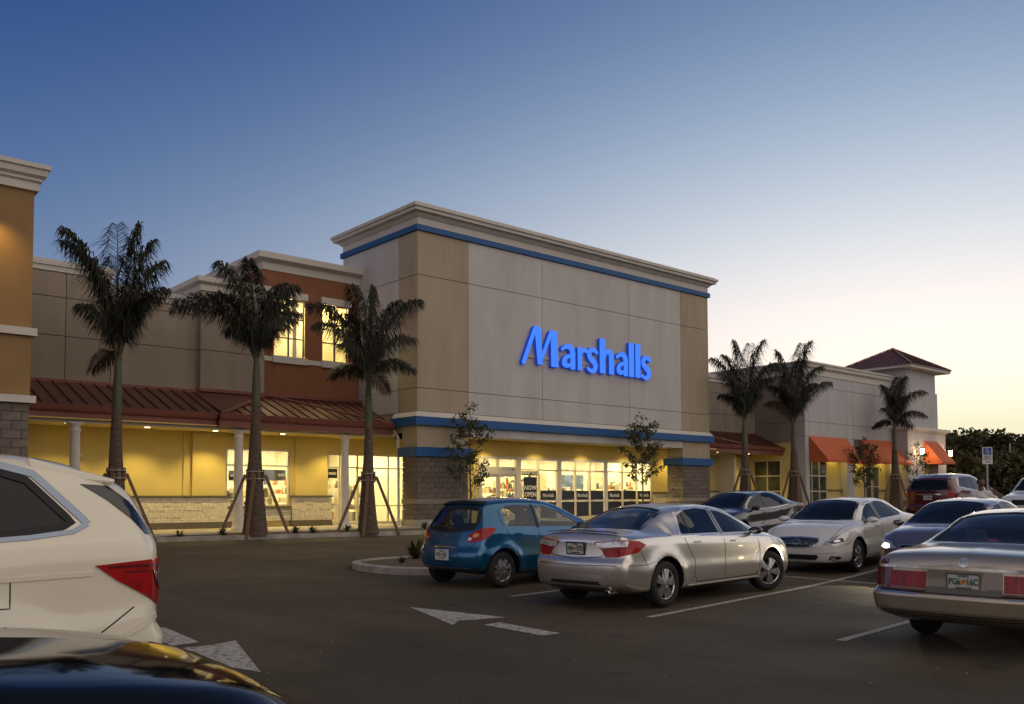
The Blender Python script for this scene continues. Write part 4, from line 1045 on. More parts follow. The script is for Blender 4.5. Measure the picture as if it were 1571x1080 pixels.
def build_car(sp, loc, rz, label, group, tilt=0.):
    c = Car(sp); W = max(a[1] for a in c.w)
    root = thing(sp['name'], label, sp['cat'], loc, rz, group); root.rotation_euler = (0, tilt, rz); LOCAL.add(root.name)
    sc = sp.get('scale', 1.); sx = sp.get('sx', 1.); root.scale = (sc * sx, sc, sc)
    me = c.body_mesh(); me.materials.append(M[sp['paint']])
    body = bpy.data.objects.new('body', me); link(body)
    L = c.L; top = max(a[1] for a in c.top)
    # cabin cavity
    cav = MB(); x0, x1 = c.cabin; st = [x0 + (x1 - x0) * i / 16 for i in range(17)]; rings = []
    for x in st:
        I = interp; w = I(c.w, x); zt = I(c.top, x); zs = I(c.sh, x); wr = min(I(c.wr, x), w - .05)
        k = .055; zt2 = zt - k; fl = .42
        zk = min(zs + .02, zt2 - .06)
        h = [(0, fl), (w - .14, fl), (w - .11, zk), (max(.2, min(wr - k, w - .12)), zt2 - .05), (0, zt2)]
        rings.append([(x, y, z) for y, z in h] + [(x, -y, z) for y, z in h[-2:0:-1]])
    m = len(rings[0]); cav.add([v for r in rings for v in r], [(i * m + k, i * m + (k + 1) % m, (i + 1) * m + (k + 1) % m, (i + 1) * m + k) for i in range(16) for k in range(m)] + [tuple(range(m)), tuple(range(16 * m, 17 * m))[::-1]], 'interior')
    boolean(body, tmpobj(cav, 'interior'))
    # openings
    cut = MB()
    for poly in sp['side_windows']:
        cut.prism(inset(poly, .012), .30, 1.3, 'black'); cut.prism(inset(poly, .012), -1.3, -.30, 'black')
    for key in ('windscreen', 'rear_window'):
        poly = sp.get(key)
        if poly is None: continue
        p2 = inset(poly, .02)
        if sp.get(key + '_dir', 'z') == 'z': cut.prism(p2, interp(c.sh, p2[0][0]) - .25 if False else .80, 2.3, 'black', 'z')
        else: cut.prism(p2, -.6, .75, 'black', 'x')
    boolean(body, tmpobj(cut, 'black'))
    # wheel openings
    wc = MB(); rt = c.wr_; ry = W - .02
    for wx in (c.ax_r, c.ax_f):
        for s_ in (1, -1):
            ya, yb = s_ * (W - .30), s_ * (W + .3); n = 40; r = rt + c.get('gap', .055)
            pts = [(wx + r * math.cos(2 * PI * k / n), rt + .01 + r * math.sin(2 * PI * k / n)) for k in range(n)]
            wc.prism(pts, min(ya, yb), max(ya, yb), 'black')
    boolean(body, tmpobj(wc, 'black'))
    me = body.data; me.polygons.foreach_set('use_smooth', [True] * len(me.polygons)); me.set_sharp_from_angle(angle=R(28))
    body.parent = root
    D = {'l': (0, -1, 0), 'r': (0, 1, 0)}
    # glass
    gm = sp.get('glass', 'car_glass')
    for poly in sp['side_windows']:
        for s_ in ('l', 'r'):
            add_vf(root, 'side_window', [c.patch(inset(poly, .008), D[s_], -.006, .12, 0)], sp.get('glass_side', gm))
    for key, nm in (('windscreen', 'windscreen'), ('rear_window', 'rear_window')):
        if sp.get(key) is None: continue
        d = (0, 0, -1) if sp.get(key + '_dir', 'z') == 'z' else (1, 0, 0)
        add_vf(root, nm, [c.patch(inset(sp[key], .012), d, -.006, .09, 0)], sp.get('glass_' + key, gm))
    for nm, mm, items in sp.get('strips', []):
        for it in items:
            pts, d, w = it[:3]; cl_ = it[3] if len(it) > 3 else False; off = it[4] if len(it) > 4 else .002
            for q in ((D['l'], D['r']) if d == 'lr' else (d,)): add_vf(root, nm, [c.strip(pts, q, w, off, cl_)], mm)
    for nm, mm, items in sp.get('patches', []):
        for it in items:
            poly, d = it[:2]; off = it[2] if len(it) > 2 else .004
            if d == 'lr':
                for q in ('l', 'r'): add_vf(root, nm, [c.patch(poly, D[q], off, .06)], mm)
            elif isinstance(d, str) and d.startswith('m'):       # mirrored pair cast along +x / -x or diagonals
                dx, dy = it[3]
                for s_ in (1, -1):
                    dd = Vector((dx, dy * s_, 0)).normalized(); pl = [(p[0] * s_ if abs(dx) < .9 or True else p[0], p[1]) for p in poly]
                    add_vf(root, nm, [c.patch(pl, dd, off, .05)], mm)
            else: add_vf(root, nm, [c.patch(poly, d, off, .06)], mm)
    # wheels
    st_ = sp.get('steer', 0.); tw = sp.get('tw', .215)
    for wx, sr in ((c.ax_r, 0), (c.ax_f, st_)):
        for s_ in (1, -1):
            make_wheel(root, (wx, s_ * (W - tw / 2 - .012 + sp.get('wo', 0)), rt), rt, tw, s_, sp.get('spokes', 5), sr, sp.get('rim_mat', 'alloy'), sp.get('rim_style', 'split'), sp.get('rim', .66))
    # cabin
    b = MB(); fx, rx = sp['seats']
    for y in (.36, -.36): seat(b, fx, y, .45); headrest(b, fx, y, .45)
    b.obj('front_seats', root)
    b = MB(); seat(b, rx, 0, .47, 1.2)
    for y in (.38, -.38): headrest(b, rx, y, .44)
    b.obj('rear_seat', root)
    b = MB(); xd = sp['dash']; b.hexa([(xd, -W + .2, .6), (xd + .5, -W + .2, .6), (xd + .5, W - .2, .6), (xd, W - .2, .6), (xd + .05, -W + .2, .92), (xd + .5, -W + .2, .95), (xd + .5, W - .2, .95), (xd + .05, W - .2, .92)], 'interior')
    pts = [(xd - .16 + .05 * math.cos(a), .38 + .18 * math.sin(a), .86 + .17 * math.cos(a)) for a in [2 * PI * k / 20 for k in range(21)]]
    b.tube(pts, .014, 'black', 8, False); b.bar((xd - .16, .38, .86), (xd + .1, .38, .8), .05, .05, 'black'); b.obj('dashboard', root)
    # mirrors
    if sp.get('mirror'):
        mx, my, mz = sp['mirror']
        for s_ in (1, -1):
            b = MB(); n = 12; rings = []
            for t, rs in ((-.075, .55), (-.05, .93), (0, 1.0), (.05, .8), (.085, .35)):
                rings.append([(mx + t, s_ * (my + .10 + .115 * rs * math.cos(a)), mz + .065 * rs * math.sin(a)) for a in [2 * PI * k / n for k in range(n)]])
            b.add([v for r in rings for v in r], [(i * n + k, i * n + (k + 1) % n, (i + 1) * n + (k + 1) % n, (i + 1) * n + k) for i in range(4) for k in range(n)] + [tuple(range(4 * n, 5 * n))], sp.get('mirror_mat', sp['paint']), True)
            b.add(rings[0], [tuple(range(n))], 'chrome')
            b.bar((mx + .01, s_ * (my - .05), mz - .05), (mx + .01, s_ * (my + .05), mz - .02), .05, .03, 'black')
            b.obj('side_mirror', root, sharp=40)
    for i_, (vv, mm) in enumerate(sp.get('solids', [])):
        b = MB(); b.hexa(vv, mm); o_ = b.obj('roof_spoiler', root); bv = o_.modifiers.new('bevel', 'BEVEL'); bv.width = .018; bv.segments = 2
    # door handles
    for (hx, hz) in sp.get('handles', []):
        for q, s_ in (('l', 1), ('r', -1)):
            P = c.put((hx, hz), D[q], .022)
            if P is None: continue
            b = MB(); b.tube([(hx - .085, P.y - s_ * .022, hz), (hx - .06, P.y, hz), (hx + .06, P.y + 0, hz), (hx + .085, P.y - s_ * .022, hz)], [.010, .013, .013, .010], sp.get('handle_mat', sp['paint']), 8); b.obj('door_handle', root)
    for e in sp.get('exhaust', []):
        b = MB(); b.lathe([(.03, 0), (.036, .0), (.038, .02), (.036, .18)], 'chrome', 16, axis='z'); 
        b.v = [(e[0] + v[2], e[1] + v[0], e[2] + v[1]) for v in b.v]; b.lathe([(.0, 0), (.03, 0)], 'black', 12); b.v[-24:] = [(e[0] + .03 + v[2], e[1] + v[0], e[2] + v[1]) for v in b.v[-24:]]
        b.obj('exhaust_pipe', root)
    if sp.get('wiper'):
        a, d = sp['wiper']; b = MB(); b.bar(a, d, .015, .02, 'black'); b.obj('wiper', root)
    if sp.get('antenna'):
        a = Vector(sp['antenna'][0]); b = MB(); b.tube([a, a + Vector(sp['antenna'][1])], [.006, .003], 'black', 6); b.obj('antenna', root)
    # plate
    if sp.get('plate'):
        txt, z, dz_, tl, bright = sp['plate']
        P, nn = c.cast((0, 0, z), (1, 0, 0)); px = P.x - .014
        pl = bpy.data.objects.new('licence_plate', None); link(pl, root); pl.location = (px, 0, z); pl.rotation_euler = (0, tl, 0); LOCAL.add(pl.name)
        b = MB(); b.box(-.005, 0, -.152, .152, -.076, .076, 'plate'); b.obj('plate_sheet', pl)
        b = MB(); fm = sp.get('plate_frame', 'black')
        for y0, y1, z0, z1 in ((-.165, .165, .072, .088), (-.165, .165, -.09, -.074), (-.165, -.150, -.074, .072), (.150, .165, -.074, .072)): b.box(-.010, .004, y0, y1, z0, z1, fm)
        b.obj('plate_frame', pl)
        rot = (PI / 2, 0, -PI / 2)
        a1, a2 = txt
        text('plate_lettering', a1, .092, 'plate_green', pl, (-.007, .085, -.002), rot, .72, .002); text('plate_lettering', a2, .092, 'plate_green', pl, (-.007, -.085, -.002), rot, .72, .002)
        text('plate_lettering', 'FLORIDA', .026, 'plate_green', pl, (-.007, 0, .058), rot, 1., .0005); text('plate_lettering', 'SUNSHINE STATE', .020, 'plate_green', pl, (-.007, 0, -.060), rot, 1., .0004)
        b = MB(); b.lathe([(0, 0), (.022, 0), (.022, .003)], 'orange', 16); b.v = [(-.006 - v[2], v[0] + .008, v[1] - .004) for v in b.v]; b.lathe([(0, 0), (.018, 0)], 'orange', 12); b.v[-24:] = [(-.007, v[0] - .014, v[1] + .006) for v in b.v[-24:]]; b.obj('plate_emblem', pl)
    return root, c

def paint_mat(name, col, metal=.6, rough=.28, flake=.05, coat=1.):
    m = mat(name, col, rough, metal, coat, noise=(300, flake)); return m
M['silver_paint'] = paint_mat('silver_paint', (.68, .645, .60), .8, .24)
M['blue_paint'] = paint_mat('blue_paint', (.006, .115, .26), .6, .22)
M['white_paint'] = paint_mat('white_paint', (.74, .72, .69), .0, .3, .01)
M['pearl_paint'] = paint_mat('pearl_paint', (.84, .77, .62), .0, .28, .01)  # white car paint with warm local light put into its colour
M['charcoal_paint'] = paint_mat('charcoal_paint', (.055, .05, .055), .6, .20)
M['plum_paint'] = paint_mat('plum_paint', (.21, .155, .18), .7, .22)
M['gold_paint'] = paint_mat('gold_paint', (.50, .42, .31), .8, .24)
M['maroon_paint'] = paint_mat('maroon_paint', (.10, .008, .018), .4, .20)
M['black_paint'] = paint_mat('black_paint', (.003, .003, .0032), .0, .06, .01, .0)
M['spoiler_dark'] = mat('spoiler_dark', (.05, .042, .036), .35, .3)
def P3(p, d):
    """(x,y,z) points -> outline coordinates in the plane across direction d (for wrap-round lamps)"""
    d = Vector((d[0], d[1], 0)).normalized(); a = Vector((d.y, -d.x, 0)).normalized(); return [(a.x * q[0] + a.y * q[1], q[2]) for q in p]
def mirror_patch(name, m, pts, d, off=.005):
    """pair of patches (right side given, y<0) cast along d"""
    out = []
    for s_ in (1, -1):
        dd = (d[0], d[1] * s_, 0); out.append((P3([(p[0], p[1] * s_, p[2]) for p in pts], dd), Vector(dd).normalized(), off))
    return (name, m, out)
def sym(poly): return poly
def plan(poly): return poly

sedan = dict(
    name='sedan', cat='car', L=4.80, wr_=.33, ax_r=1.06, ax_f=3.84, paint='silver_paint', cabin=(1.30, 3.62), seats=(2.62, 1.72), dash=3.0,
    top=[(0, 1.00), (.05, 1.055), (.12, 1.075), (.3, 1.085), (.62, 1.115), (1.0, 1.27), (1.42, 1.415), (1.9, 1.468), (2.35, 1.472), (2.8, 1.435), (3.15, 1.315), (3.55, 1.12), (3.78, 1.03), (4.1, .985), (4.45, .90), (4.68, .80), (4.80, .72)],
    sh=[(0, .93), (.4, .985), (1, 1.0), (1.6, .985), (2.4, .955), (3.3, .93), (3.8, .91), (4.2, .85), (4.6, .74), (4.8, .66)],
    w=[(0, .815), (.15, .86), (.5, .895), (1.06, .915), (2.4, .91), (3.8, .915), (4.2, .90), (4.55, .86), (4.8, .80)],
    wr=[(0, .70), (.5, .68), (.8, .60), (1.4, .565), (2.0, .575), (2.7, .575), (3.2, .63), (3.65, .72), (3.9, .74), (4.5, .66), (4.8, .55)],
    zb=[(0, .30), (.35, .21), (1.4, .19), (3.5, .19), (4.3, .20), (4.8, .24)],
    rear=[(.2, .10), (.34, .02), (.55, .0), (.66, .005), (.72, .055), (1.02, .07), (1.1, .05)], front=[(.2, .06), (.45, .0), (.62, .02), (.75, .09), (.9, .3), (1.1, .4)],
    side_windows=[[(2.40, 1.0), (2.40, 1.375), (2.12, 1.40), (1.80, 1.375), (1.55, 1.30), (1.36, 1.04), (1.40, 1.01)], [(2.49, .995), (2.49, 1.37), (2.7, 1.345), (2.98, 1.26), (3.3, 1.10), (3.42, .99)]],
    windscreen=[(2.90, -.52), (2.84, 0), (2.90, .52), (3.62, .66), (3.70, 0), (3.62, -.66)],
    rear_window=[(1.36, -.50), (1.42, 0), (1.36, .50), (.72, .58), (.66, 0), (.72, -.58)],
    mirror=(3.28, .86, 1.02), handles=[(1.72, .90), (2.72, .88)], spokes=5, glass='car_glass', tw=.225,
)
def variant(base, **k):
    d = dict(base); d.update(k); return d
def seams(front_x=3.46, mid=2.45, rear=1.50, zlo=.30, ztop=.98, arch=1.06, wr_=.33):
    """door gaps seen from the side"""
    return [([(front_x - .02, ztop - .06), (front_x + .02, .7), (front_x - .06, .36), (front_x - .14, zlo)], 'lr', .014, False, .0008),
            ([(mid, ztop + .03), (mid + .015, .7), (mid - .01, zlo)], 'lr', .014, False, .0008),
            ([(rear - .12, ztop + .02), (rear, .80), (rear + .14, .62), (rear + .12, .42), (rear + .2, zlo)], 'lr', .014, False, .0008),
            ([(front_x - .14, zlo), (mid, zlo), (rear + .2, zlo)], 'lr', .015, False, .0008)]
REAR = (1, 0, 0); FRONT = (-1, 0, 0); DOWN = (0, 0, -1)

WS = [(2.90, -.52), (2.85, -.27), (2.84, 0), (2.85, .27), (2.90, .52), (3.25, .60), (3.60, .67), (3.69, .38), (3.72, 0), (3.69, -.38), (3.60, -.67), (3.25, -.60)]
RW = [(1.36, -.50), (1.41, -.25), (1.425, 0), (1.41, .25), (1.36, .50), (1.02, .56), (.72, .60), (.65, .3), (.64, 0), (.65, -.3), (.72, -.60), (1.02, -.56)]
sedan['windscreen'] = WS; sedan['rear_window'] = RW
GS = [(inset(RW, .004), DOWN, .055, True, .001), (inset(WS, .004), DOWN, .05, True, .001)]
# 1. silver saloon, centre
sil = variant(sedan, glass_rear_window='car_glass_clear', paint='silver_paint', ax_r=.94, steer=-.42, handle_mat='silver_paint', mirror_mat='black_gloss',
    plate=(('HJ4', '27D'), .845, 0, -.06, 1), plate_frame='black', exhaust=[(.06, -.55, .25)],
    strips=[('window_trim', 'chrome', [([(2.445, .985), (2.445, 1.40), (2.12, 1.428), (1.79, 1.40), (1.52, 1.32), (1.31, 1.03), (1.33, .985)], 'lr', .014, False, .003), ([(2.445, .985), (3.46, .975)], 'lr', .012, False, .003), ([(2.445, 1.40), (2.72, 1.37), (3.0, 1.285), (3.33, 1.12), (3.5, .985)], 'lr', .014, False, .003), ([(1.33, .985), (2.445, .985)], 'lr', .012, False, .003)]),
            ('door_pillar', 'black', [([(2.445, 1.0), (2.445, 1.385)], 'lr', .075, False, .002), ([(1.60, 1.0), (1.70, 1.33)], 'lr', .03, False, -.003)]),
            ('panel_gap', 'black', seams() + [([(.36, .95), (.40, .80), (.52, .60)], 'lr', .010, False, .0008), ([(.06, .62), (.5, .625), (.70, .66)], 'lr', .010, False, .0008),
                                               ([(-.62, .99), (-.60, .93), (-.50, .80), (-.44, .74), (0, .70), (.44, .74), (.50, .80), (.60, .93), (.62, .99)], REAR, .012, False, .001), ([(-.70, .625), (0, .615), (.70, .625)], REAR, .012, False, .001)]),
            ('glass_surround', 'black', GS),
            ('sill_skirt', 'silver_paint', [([(1.52, .235), (2.4, .235), (3.42, .235)], 'lr', .075, False, .022)]),
            ('trunk_lip_spoiler', 'spoiler_dark', [([(.21, -.62), (.16, -.3), (.15, 0), (.16, .3), (.21, .62)], DOWN, .07, False, .03)]),
            ('chrome_strip', 'chrome', [([(-.34, .945), (0, .95), (.34, .945)], REAR, .022, False, .006)])],
    patches=[('lower_insert', 'spoiler_dark', [([(-.50, .30), (.50, .30), (.42, .40), (-.42, .40)], REAR, .004)]),
             mirror_patch('tail_light', 'red_lens', [(0, -.36, .935), (0, -.78, .97), (.30, -.90, .955), (.46, -.90, .90), (.26, -.90, .80), (.1, -.70, .74), (0, -.56, .735), (0, -.50, .83)], (1, .62), .010),
             mirror_patch('tail_light_clear', 'clear_lens', [(0, -.40, .925), (0, -.74, .955), (.12, -.86, .945), (.10, -.85, .885), (0, -.74, .88), (0, -.52, .855), (0, -.44, .87)], (1, .62), .016),
             mirror_patch('headlight', 'clear_lens', [(4.8, -.42, .70), (4.7, -.74, .76), (4.45, -.88, .80), (4.1, -.90, .85), (4.35, -.90, .70), (4.7, -.80, .62), (4.8, -.5, .61)], (-1, .75), .006),
             ('fuel_door', 'silver_paint', [([(.98, .80), (1.12, .80), (1.12, .94), (.98, .94)], 'l', .002)] if False else []),
             ('grille', 'black', [([(-.38, .60), (.38, .60), (.34, .69), (-.34, .69)], FRONT, .004)])],
)

def shift(pts, dx, dz=0): return [(p[0] + dx, p[1] + dz) for p in pts]
def mring(cx, cz, rx, rz, n=18): return [(cx + rx * math.cos(2 * PI * k / n), cz + rz * math.sin(2 * PI * k / n)) for k in range(n)]
sil['strips'].append(('oval_emblem', 'chrome', [(mring(0, 1.0, .062, .042), REAR, .011, True, .008), (mring(0, 1.0, .026, .040), REAR, .009, True, .008), (mring(0, 1.018, .046, .016), REAR, .009, True, .008)]))

# 2. white saloon with its nose to the camera
wht = variant(sedan, name='sedan', L=4.78, paint='white_paint', rim_style='split', spokes=5, mirror_mat='white_paint', handle_mat='white_paint', crease=.02,
    top=[(0, .98), (.05, 1.03), (.3, 1.06), (.62, 1.10), (1.0, 1.25), (1.42, 1.40), (1.9, 1.45), (2.35, 1.45), (2.8, 1.41), (3.15, 1.28), (3.50, 1.10), (3.70, 1.02), (4.1, .965), (4.45, .88), (4.68, .78), (4.78, .70)],
    w=[(0, .80), (.15, .85), (.5, .88), (1.06, .90), (2.4, .875), (3.8, .90), (4.2, .89), (4.55, .855), (4.78, .80)],
    front=[(.2, .05), (.42, .0), (.58, .0), (.68, .06), (.8, .22), (1.0, .4)],
    windscreen=[(p[0] - .06, p[1]) for p in WS],
    side_windows=[[(2.40, .99), (2.40, 1.35), (2.12, 1.375), (1.80, 1.35), (1.50, 1.25), (1.22, 1.10), (1.28, 1.02)], [(2.49, .985), (2.49, 1.345), (2.7, 1.32), (2.95, 1.235), (3.25, 1.08), (3.36, .98)]],
    strips=[('window_trim', 'chrome', [([(2.445, .975), (3.40, .965)], 'lr', .012, False, .003), ([(1.18, 1.0), (1.25, .99), (2.445, .975)], 'lr', .012, False, .003), ([(1.16, 1.06), (1.5, 1.275), (1.8, 1.375), (2.12, 1.40), (2.445, 1.375), (2.72, 1.34), (3.0, 1.25), (3.4, .98)], 'lr', .012, False, .003)]),
            ('door_pillar', 'black', [([(2.445, .99), (2.445, 1.36)], 'lr', .075, False, .002), ([(1.62, 1.0), (1.74, 1.32)], 'lr', .03, False, -.003)]),
            ('panel_gap', 'black', seams() + [([(4.62, -.60), (4.45, -.66), (4.1, -.72), (3.78, -.76)], DOWN, .010, False, .001), ([(4.62, .60), (4.45, .66), (4.1, .72), (3.78, .76)], DOWN, .010, False, .001), ([(4.15, .66), (4.30, .60), (4.42, .585)], 'lr', .009, False, .0008)]),
            ('glass_surround', 'black', [(inset(RW, .004), DOWN, .055, True, .001), (inset([(p[0] - .06, p[1]) for p in WS], .004), DOWN, .05, True, .001)]),
            ('grille_ring', 'chrome', [([(-.40, .71), (-.43, .655), (-.36, .585), (-.2, .555), (0, .55), (.2, .555), (.36, .585), (.43, .655), (.40, .71), (.2, .725), (0, .73), (-.2, .725)], FRONT, .026, True, .010)]),
            ('grille_bar', 'chrome', [([(-.38, z), (0, z - .005), (.38, z)], FRONT, .006, False, .008) for z in (.61, .64, .67)]),
            ('oval_emblem', 'chrome', [(mring(0, .645, .075, .042), FRONT, .013, True, .018)]),
            ('bumper_crease', 'white_paint', [([(-.80, .47), (-.4, .44), (0, .43), (.4, .44), (.80, .47)], FRONT, .03, False, .012)])],
    patches=[('grille', 'black', [([(-.40, .71), (-.43, .655), (-.36, .585), (-.2, .555), (0, .55), (.2, .555), (.36, .585), (.43, .655), (.40, .71), (.2, .725), (0, .73), (-.2, .725)], FRONT, .004)]),
             ('lower_grille', 'black', [([(-.38, .30), (.38, .30), (.44, .36), (.40, .40), (-.40, .40), (-.44, .36)], FRONT, .004)]),
             mirror_patch('fog_lamp_recess', 'black', [(4.7, -.56, .31), (4.7, -.60, .38), (4.6, -.76, .37), (4.6, -.80, .33), (4.7, -.66, .285)], (-1, .35), .005),
             mirror_patch('fog_lamp', 'clear_lens', [(4.7, -.60, .315), (4.7, -.62, .355), (4.66, -.69, .355), (4.66, -.70, .315), (4.7, -.64, .30)], (-1, .35), .012),
             mirror_patch('headlight', 'clear_lens', [(4.72, -.50, .60), (4.66, -.56, .67), (4.5, -.72, .755), (4.25, -.83, .83), (4.20, -.86, .80), (4.36, -.87, .70), (4.55, -.82, .62), (4.66, -.68, .585)], (-1, .85), .006),
             mirror_patch('headlight_bezel', 'alloy_dark', [(4.64, -.60, .64), (4.5, -.74, .71), (4.42, -.80, .72), (4.45, -.84, .66), (4.6, -.72, .62)], (-1, .85), .012),
             mirror_patch('headlight_lens', 'chrome', [(4.58, -.66, .655), (4.52, -.72, .69), (4.48, -.76, .68), (4.52, -.77, .65), (4.58, -.70, .638)], (-1, .85), .018),
             mirror_patch('tail_light', 'red_lens', [(0, -.50, .92), (.2, -.86, .96), (.35, -.88, .92), (.15, -.85, .78), (0, -.6, .80)], (1, .62), .008)])

# 3. charcoal saloon
cha = variant(sedan, paint='charcoal_paint', glass='car_glass_dark', mirror_mat='black', crease=.03,
    sh=[(0, .95), (.4, 1.02), (1, 1.05), (1.6, 1.0), (2.4, .965), (3.3, .95), (3.8, .92), (4.2, .86), (4.6, .75), (4.8, .66)],
    strips=[('window_trim', 'chrome', [([(1.34, 1.03), (2.0, .985), (3.46, .975)], 'lr', .014, False, .003), ([(1.31, 1.06), (1.52, 1.32), (1.79, 1.40), (2.12, 1.428), (2.72, 1.37), (3.0, 1.285), (3.33, 1.12), (3.5, .985)], 'lr', .014, False, .003)]),
            ('door_pillar', 'black', [([(2.445, 1.0), (2.445, 1.385)], 'lr', .075, False, .002)]),
            ('panel_gap', 'black', seams()), ('glass_surround', 'black', GS)],
    patches=[mirror_patch('tail_light', 'red_lens', [(0, -.50, .90), (.0, -.78, .97), (.45, -.90, .98), (.40, -.90, .93), (.2, -.88, .84), (0, -.6, .82)], (1, .75), .008)])
# 4. plum saloon with one headlamp burning
plm = variant(sedan, paint='plum_paint', mirror_mat='plum_paint', glass='car_glass',
    strips=[('door_pillar', 'black', [([(2.445, 1.0), (2.445, 1.385)], 'lr', .075, False, .002)]), ('panel_gap', 'black', seams()), ('glass_surround', 'black', GS),
            ('grille_ring', 'chrome', [([(-.45, .70), (-.3, .60), (.3, .60), (.45, .70), (0, .72)], FRONT, .016, True, .008)])],
    patches=[('grille', 'black', [([(-.45, .70), (-.3, .60), (.3, .60), (.45, .70), (0, .72)], FRONT, .004)]), ('lower_grille', 'black', [([(-.5, .30), (.5, .30), (.45, .42), (-.45, .42)], FRONT, .004)]),
             mirror_patch('headlight', 'clear_lens', [(4.8, -.48, .64), (4.7, -.70, .74), (4.4, -.87, .79), (4.35, -.89, .70), (4.7, -.80, .62)], (-1, .75), .006),
             mirror_patch('lit_lamp', 'head_glow', [(4.7, -.62, .65), (4.7, -.68, .70), (4.62, -.78, .715), (4.62, -.80, .66), (4.7, -.70, .635)], (-1, .75), .012)])
# 5. gold saloon, boxy, tail to the camera
RWg = [(1.62, -.54), (1.70, -.28), (1.72, 0), (1.70, .28), (1.62, .54), (1.35, .60), (1.08, .66), (.99, .34), (.97, 0), (.99, -.34), (1.08, -.66), (1.35, -.60)]
WSg = [(p[0] + .42, p[1]) for p in WS]
gold = variant(sedan, glass_rear_window='car_glass_clear', glass_windscreen='car_glass_clear', L=5.38, paint='gold_paint', ax_r=1.33, ax_f=4.24, wr_=.345, cabin=(1.62, 3.95), seats=(3.0, 2.08), dash=3.4, crown=.04, tuck=.045, rr=.06, bowr=.10, mid=.48, flare=.012,
    top=[(0, .93), (.05, .985), (.2, 1.02), (.5, 1.05), (.95, 1.085), (1.3, 1.245), (1.72, 1.40), (2.2, 1.445), (2.7, 1.45), (3.2, 1.41), (3.55, 1.29), (3.9, 1.12), (4.15, 1.03), (4.6, .98), (5.0, .92), (5.25, .84), (5.38, .76)],
    sh=[(0, .88), (.4, .95), (1, .985), (1.8, .975), (2.7, .95), (3.8, .93), (4.2, .92), (4.7, .88), (5.1, .80), (5.38, .70)],
    w=[(0, .93), (.15, .955), (.6, .975), (1.36, .98), (2.8, .98), (4.2, .97), (4.8, .95), (5.2, .90), (5.38, .84)],
    wr=[(0, .82), (.6, .80), (1.0, .70), (1.6, .60), (2.2, .60), (3.1, .60), (3.6, .66), (4.05, .76), (4.3, .80), (5.0, .76), (5.38, .66)],
    zb=[(0, .33), (.4, .26), (1.4, .22), (4, .22), (4.9, .24), (5.38, .28)],
    rear=[(.2, .13), (.33, .06), (.42, .0), (.56, .0), (.60, .02), (.615, .10), (.95, .13), (1.1, .13)], front=[(.2, .06), (.4, 0), (.6, .0), (.8, .06), (1.1, .2)],
    side_windows=[[(2.70, 1.0), (2.70, 1.36), (2.3, 1.37), (1.95, 1.34), (1.60, 1.06), (1.64, 1.02)], [(2.80, .995), (2.80, 1.355), (3.1, 1.34), (3.4, 1.25), (3.75, 1.08), (3.86, .99)]],
    windscreen=WSg, rear_window=RWg, mirror=(3.7, .92, 1.0), handles=[(2.0, .88), (3.05, .87)], plate=(('PG6', '16C'), .725, 0, -.03, 1), plate_frame='chrome', steer=0,
    strips=[('window_trim', 'chrome', [([(1.56, .995), (2.75, .985), (3.9, .975)], 'lr', .014, False, .003)]), ('door_pillar', 'black', [([(2.75, 1.0), (2.75, 1.36)], 'lr', .08, False, .002)]),
            ('panel_gap', 'black', seams(3.9, 2.75, 1.85) + [([(-.80, .965), (-.785, .83), (-.785, .62)], REAR, .012, False, .0015), ([(.80, .965), (.785, .83), (.785, .62)], REAR, .012, False, .0015), ([(-.93, .605), (0, .60), (.93, .605)], REAR, .016, False, .001)]),
            ('glass_surround', 'black', [(inset(RWg, .004), DOWN, .05, True, .001), (inset(WSg, .004), DOWN, .05, True, .001)]),
            ('chrome_strip', 'chrome', [([(-.88, .845), (-.4, .85), (0, .85), (.4, .85), (.88, .845)], REAR, .032, False, .010)]),
            ('bumper_strip', 'chrome', [([(-.95, .585), (-.70, .585), (-.44, .58)], REAR, .012, False, .006), ([(.95, .585), (.70, .585), (.44, .58)], REAR, .012, False, .006)]),
            ('bumper_groove', 'spoiler_dark', [([(-.80, z), (0, z - .012), (.80, z)], REAR, .012, False, .0012) for z in (.37, .40)]),
            ('lamp_divider', 'red_lens_dark', [([(x_, .64), (x_, .80)], REAR, .010, False, .011) for x_ in (-.78, -.64, -.50, .50, .64, .78)]), ('lamp_edge', 'chrome', [([(-.92, .632), (-.37, .632)], REAR, .008, False, .011), ([(.92, .632), (.37, .632)], REAR, .008, False, .011)]),
            ('round_emblem', 'chrome', [(mring(0, .915, .042, .042), REAR, .010, True, .012), (mring(0, .915, .024, .028), REAR, .007, True, .012), (mring(0, .915, .01, .036), REAR, .008, True, .012)])],
    patches=[('tail_light', 'red_lens', [([(-.92, .635), (-.37, .635), (-.37, .805), (-.92, .805)], REAR, .007), ([(.92, .635), (.37, .635), (.37, .805), (.92, .805)], REAR, .007)]),
             mirror_patch('tail_light_corner', 'red_lens_dark', [(.04, -.885, .64), (.3, -.97, .65), (.33, -.97, .80), (.30, -.96, .93), (.2, -.93, .97), (.04, -.885, .83)], (.9, 1), .009),
             ('plate_recess', 'gold_panel', [([(-.36, .60), (.36, .60), (.36, .83), (-.36, .83)], REAR, .004)])])
M['gold_panel'] = paint_mat('gold_panel', (.25, .20, .14), .5, .4)
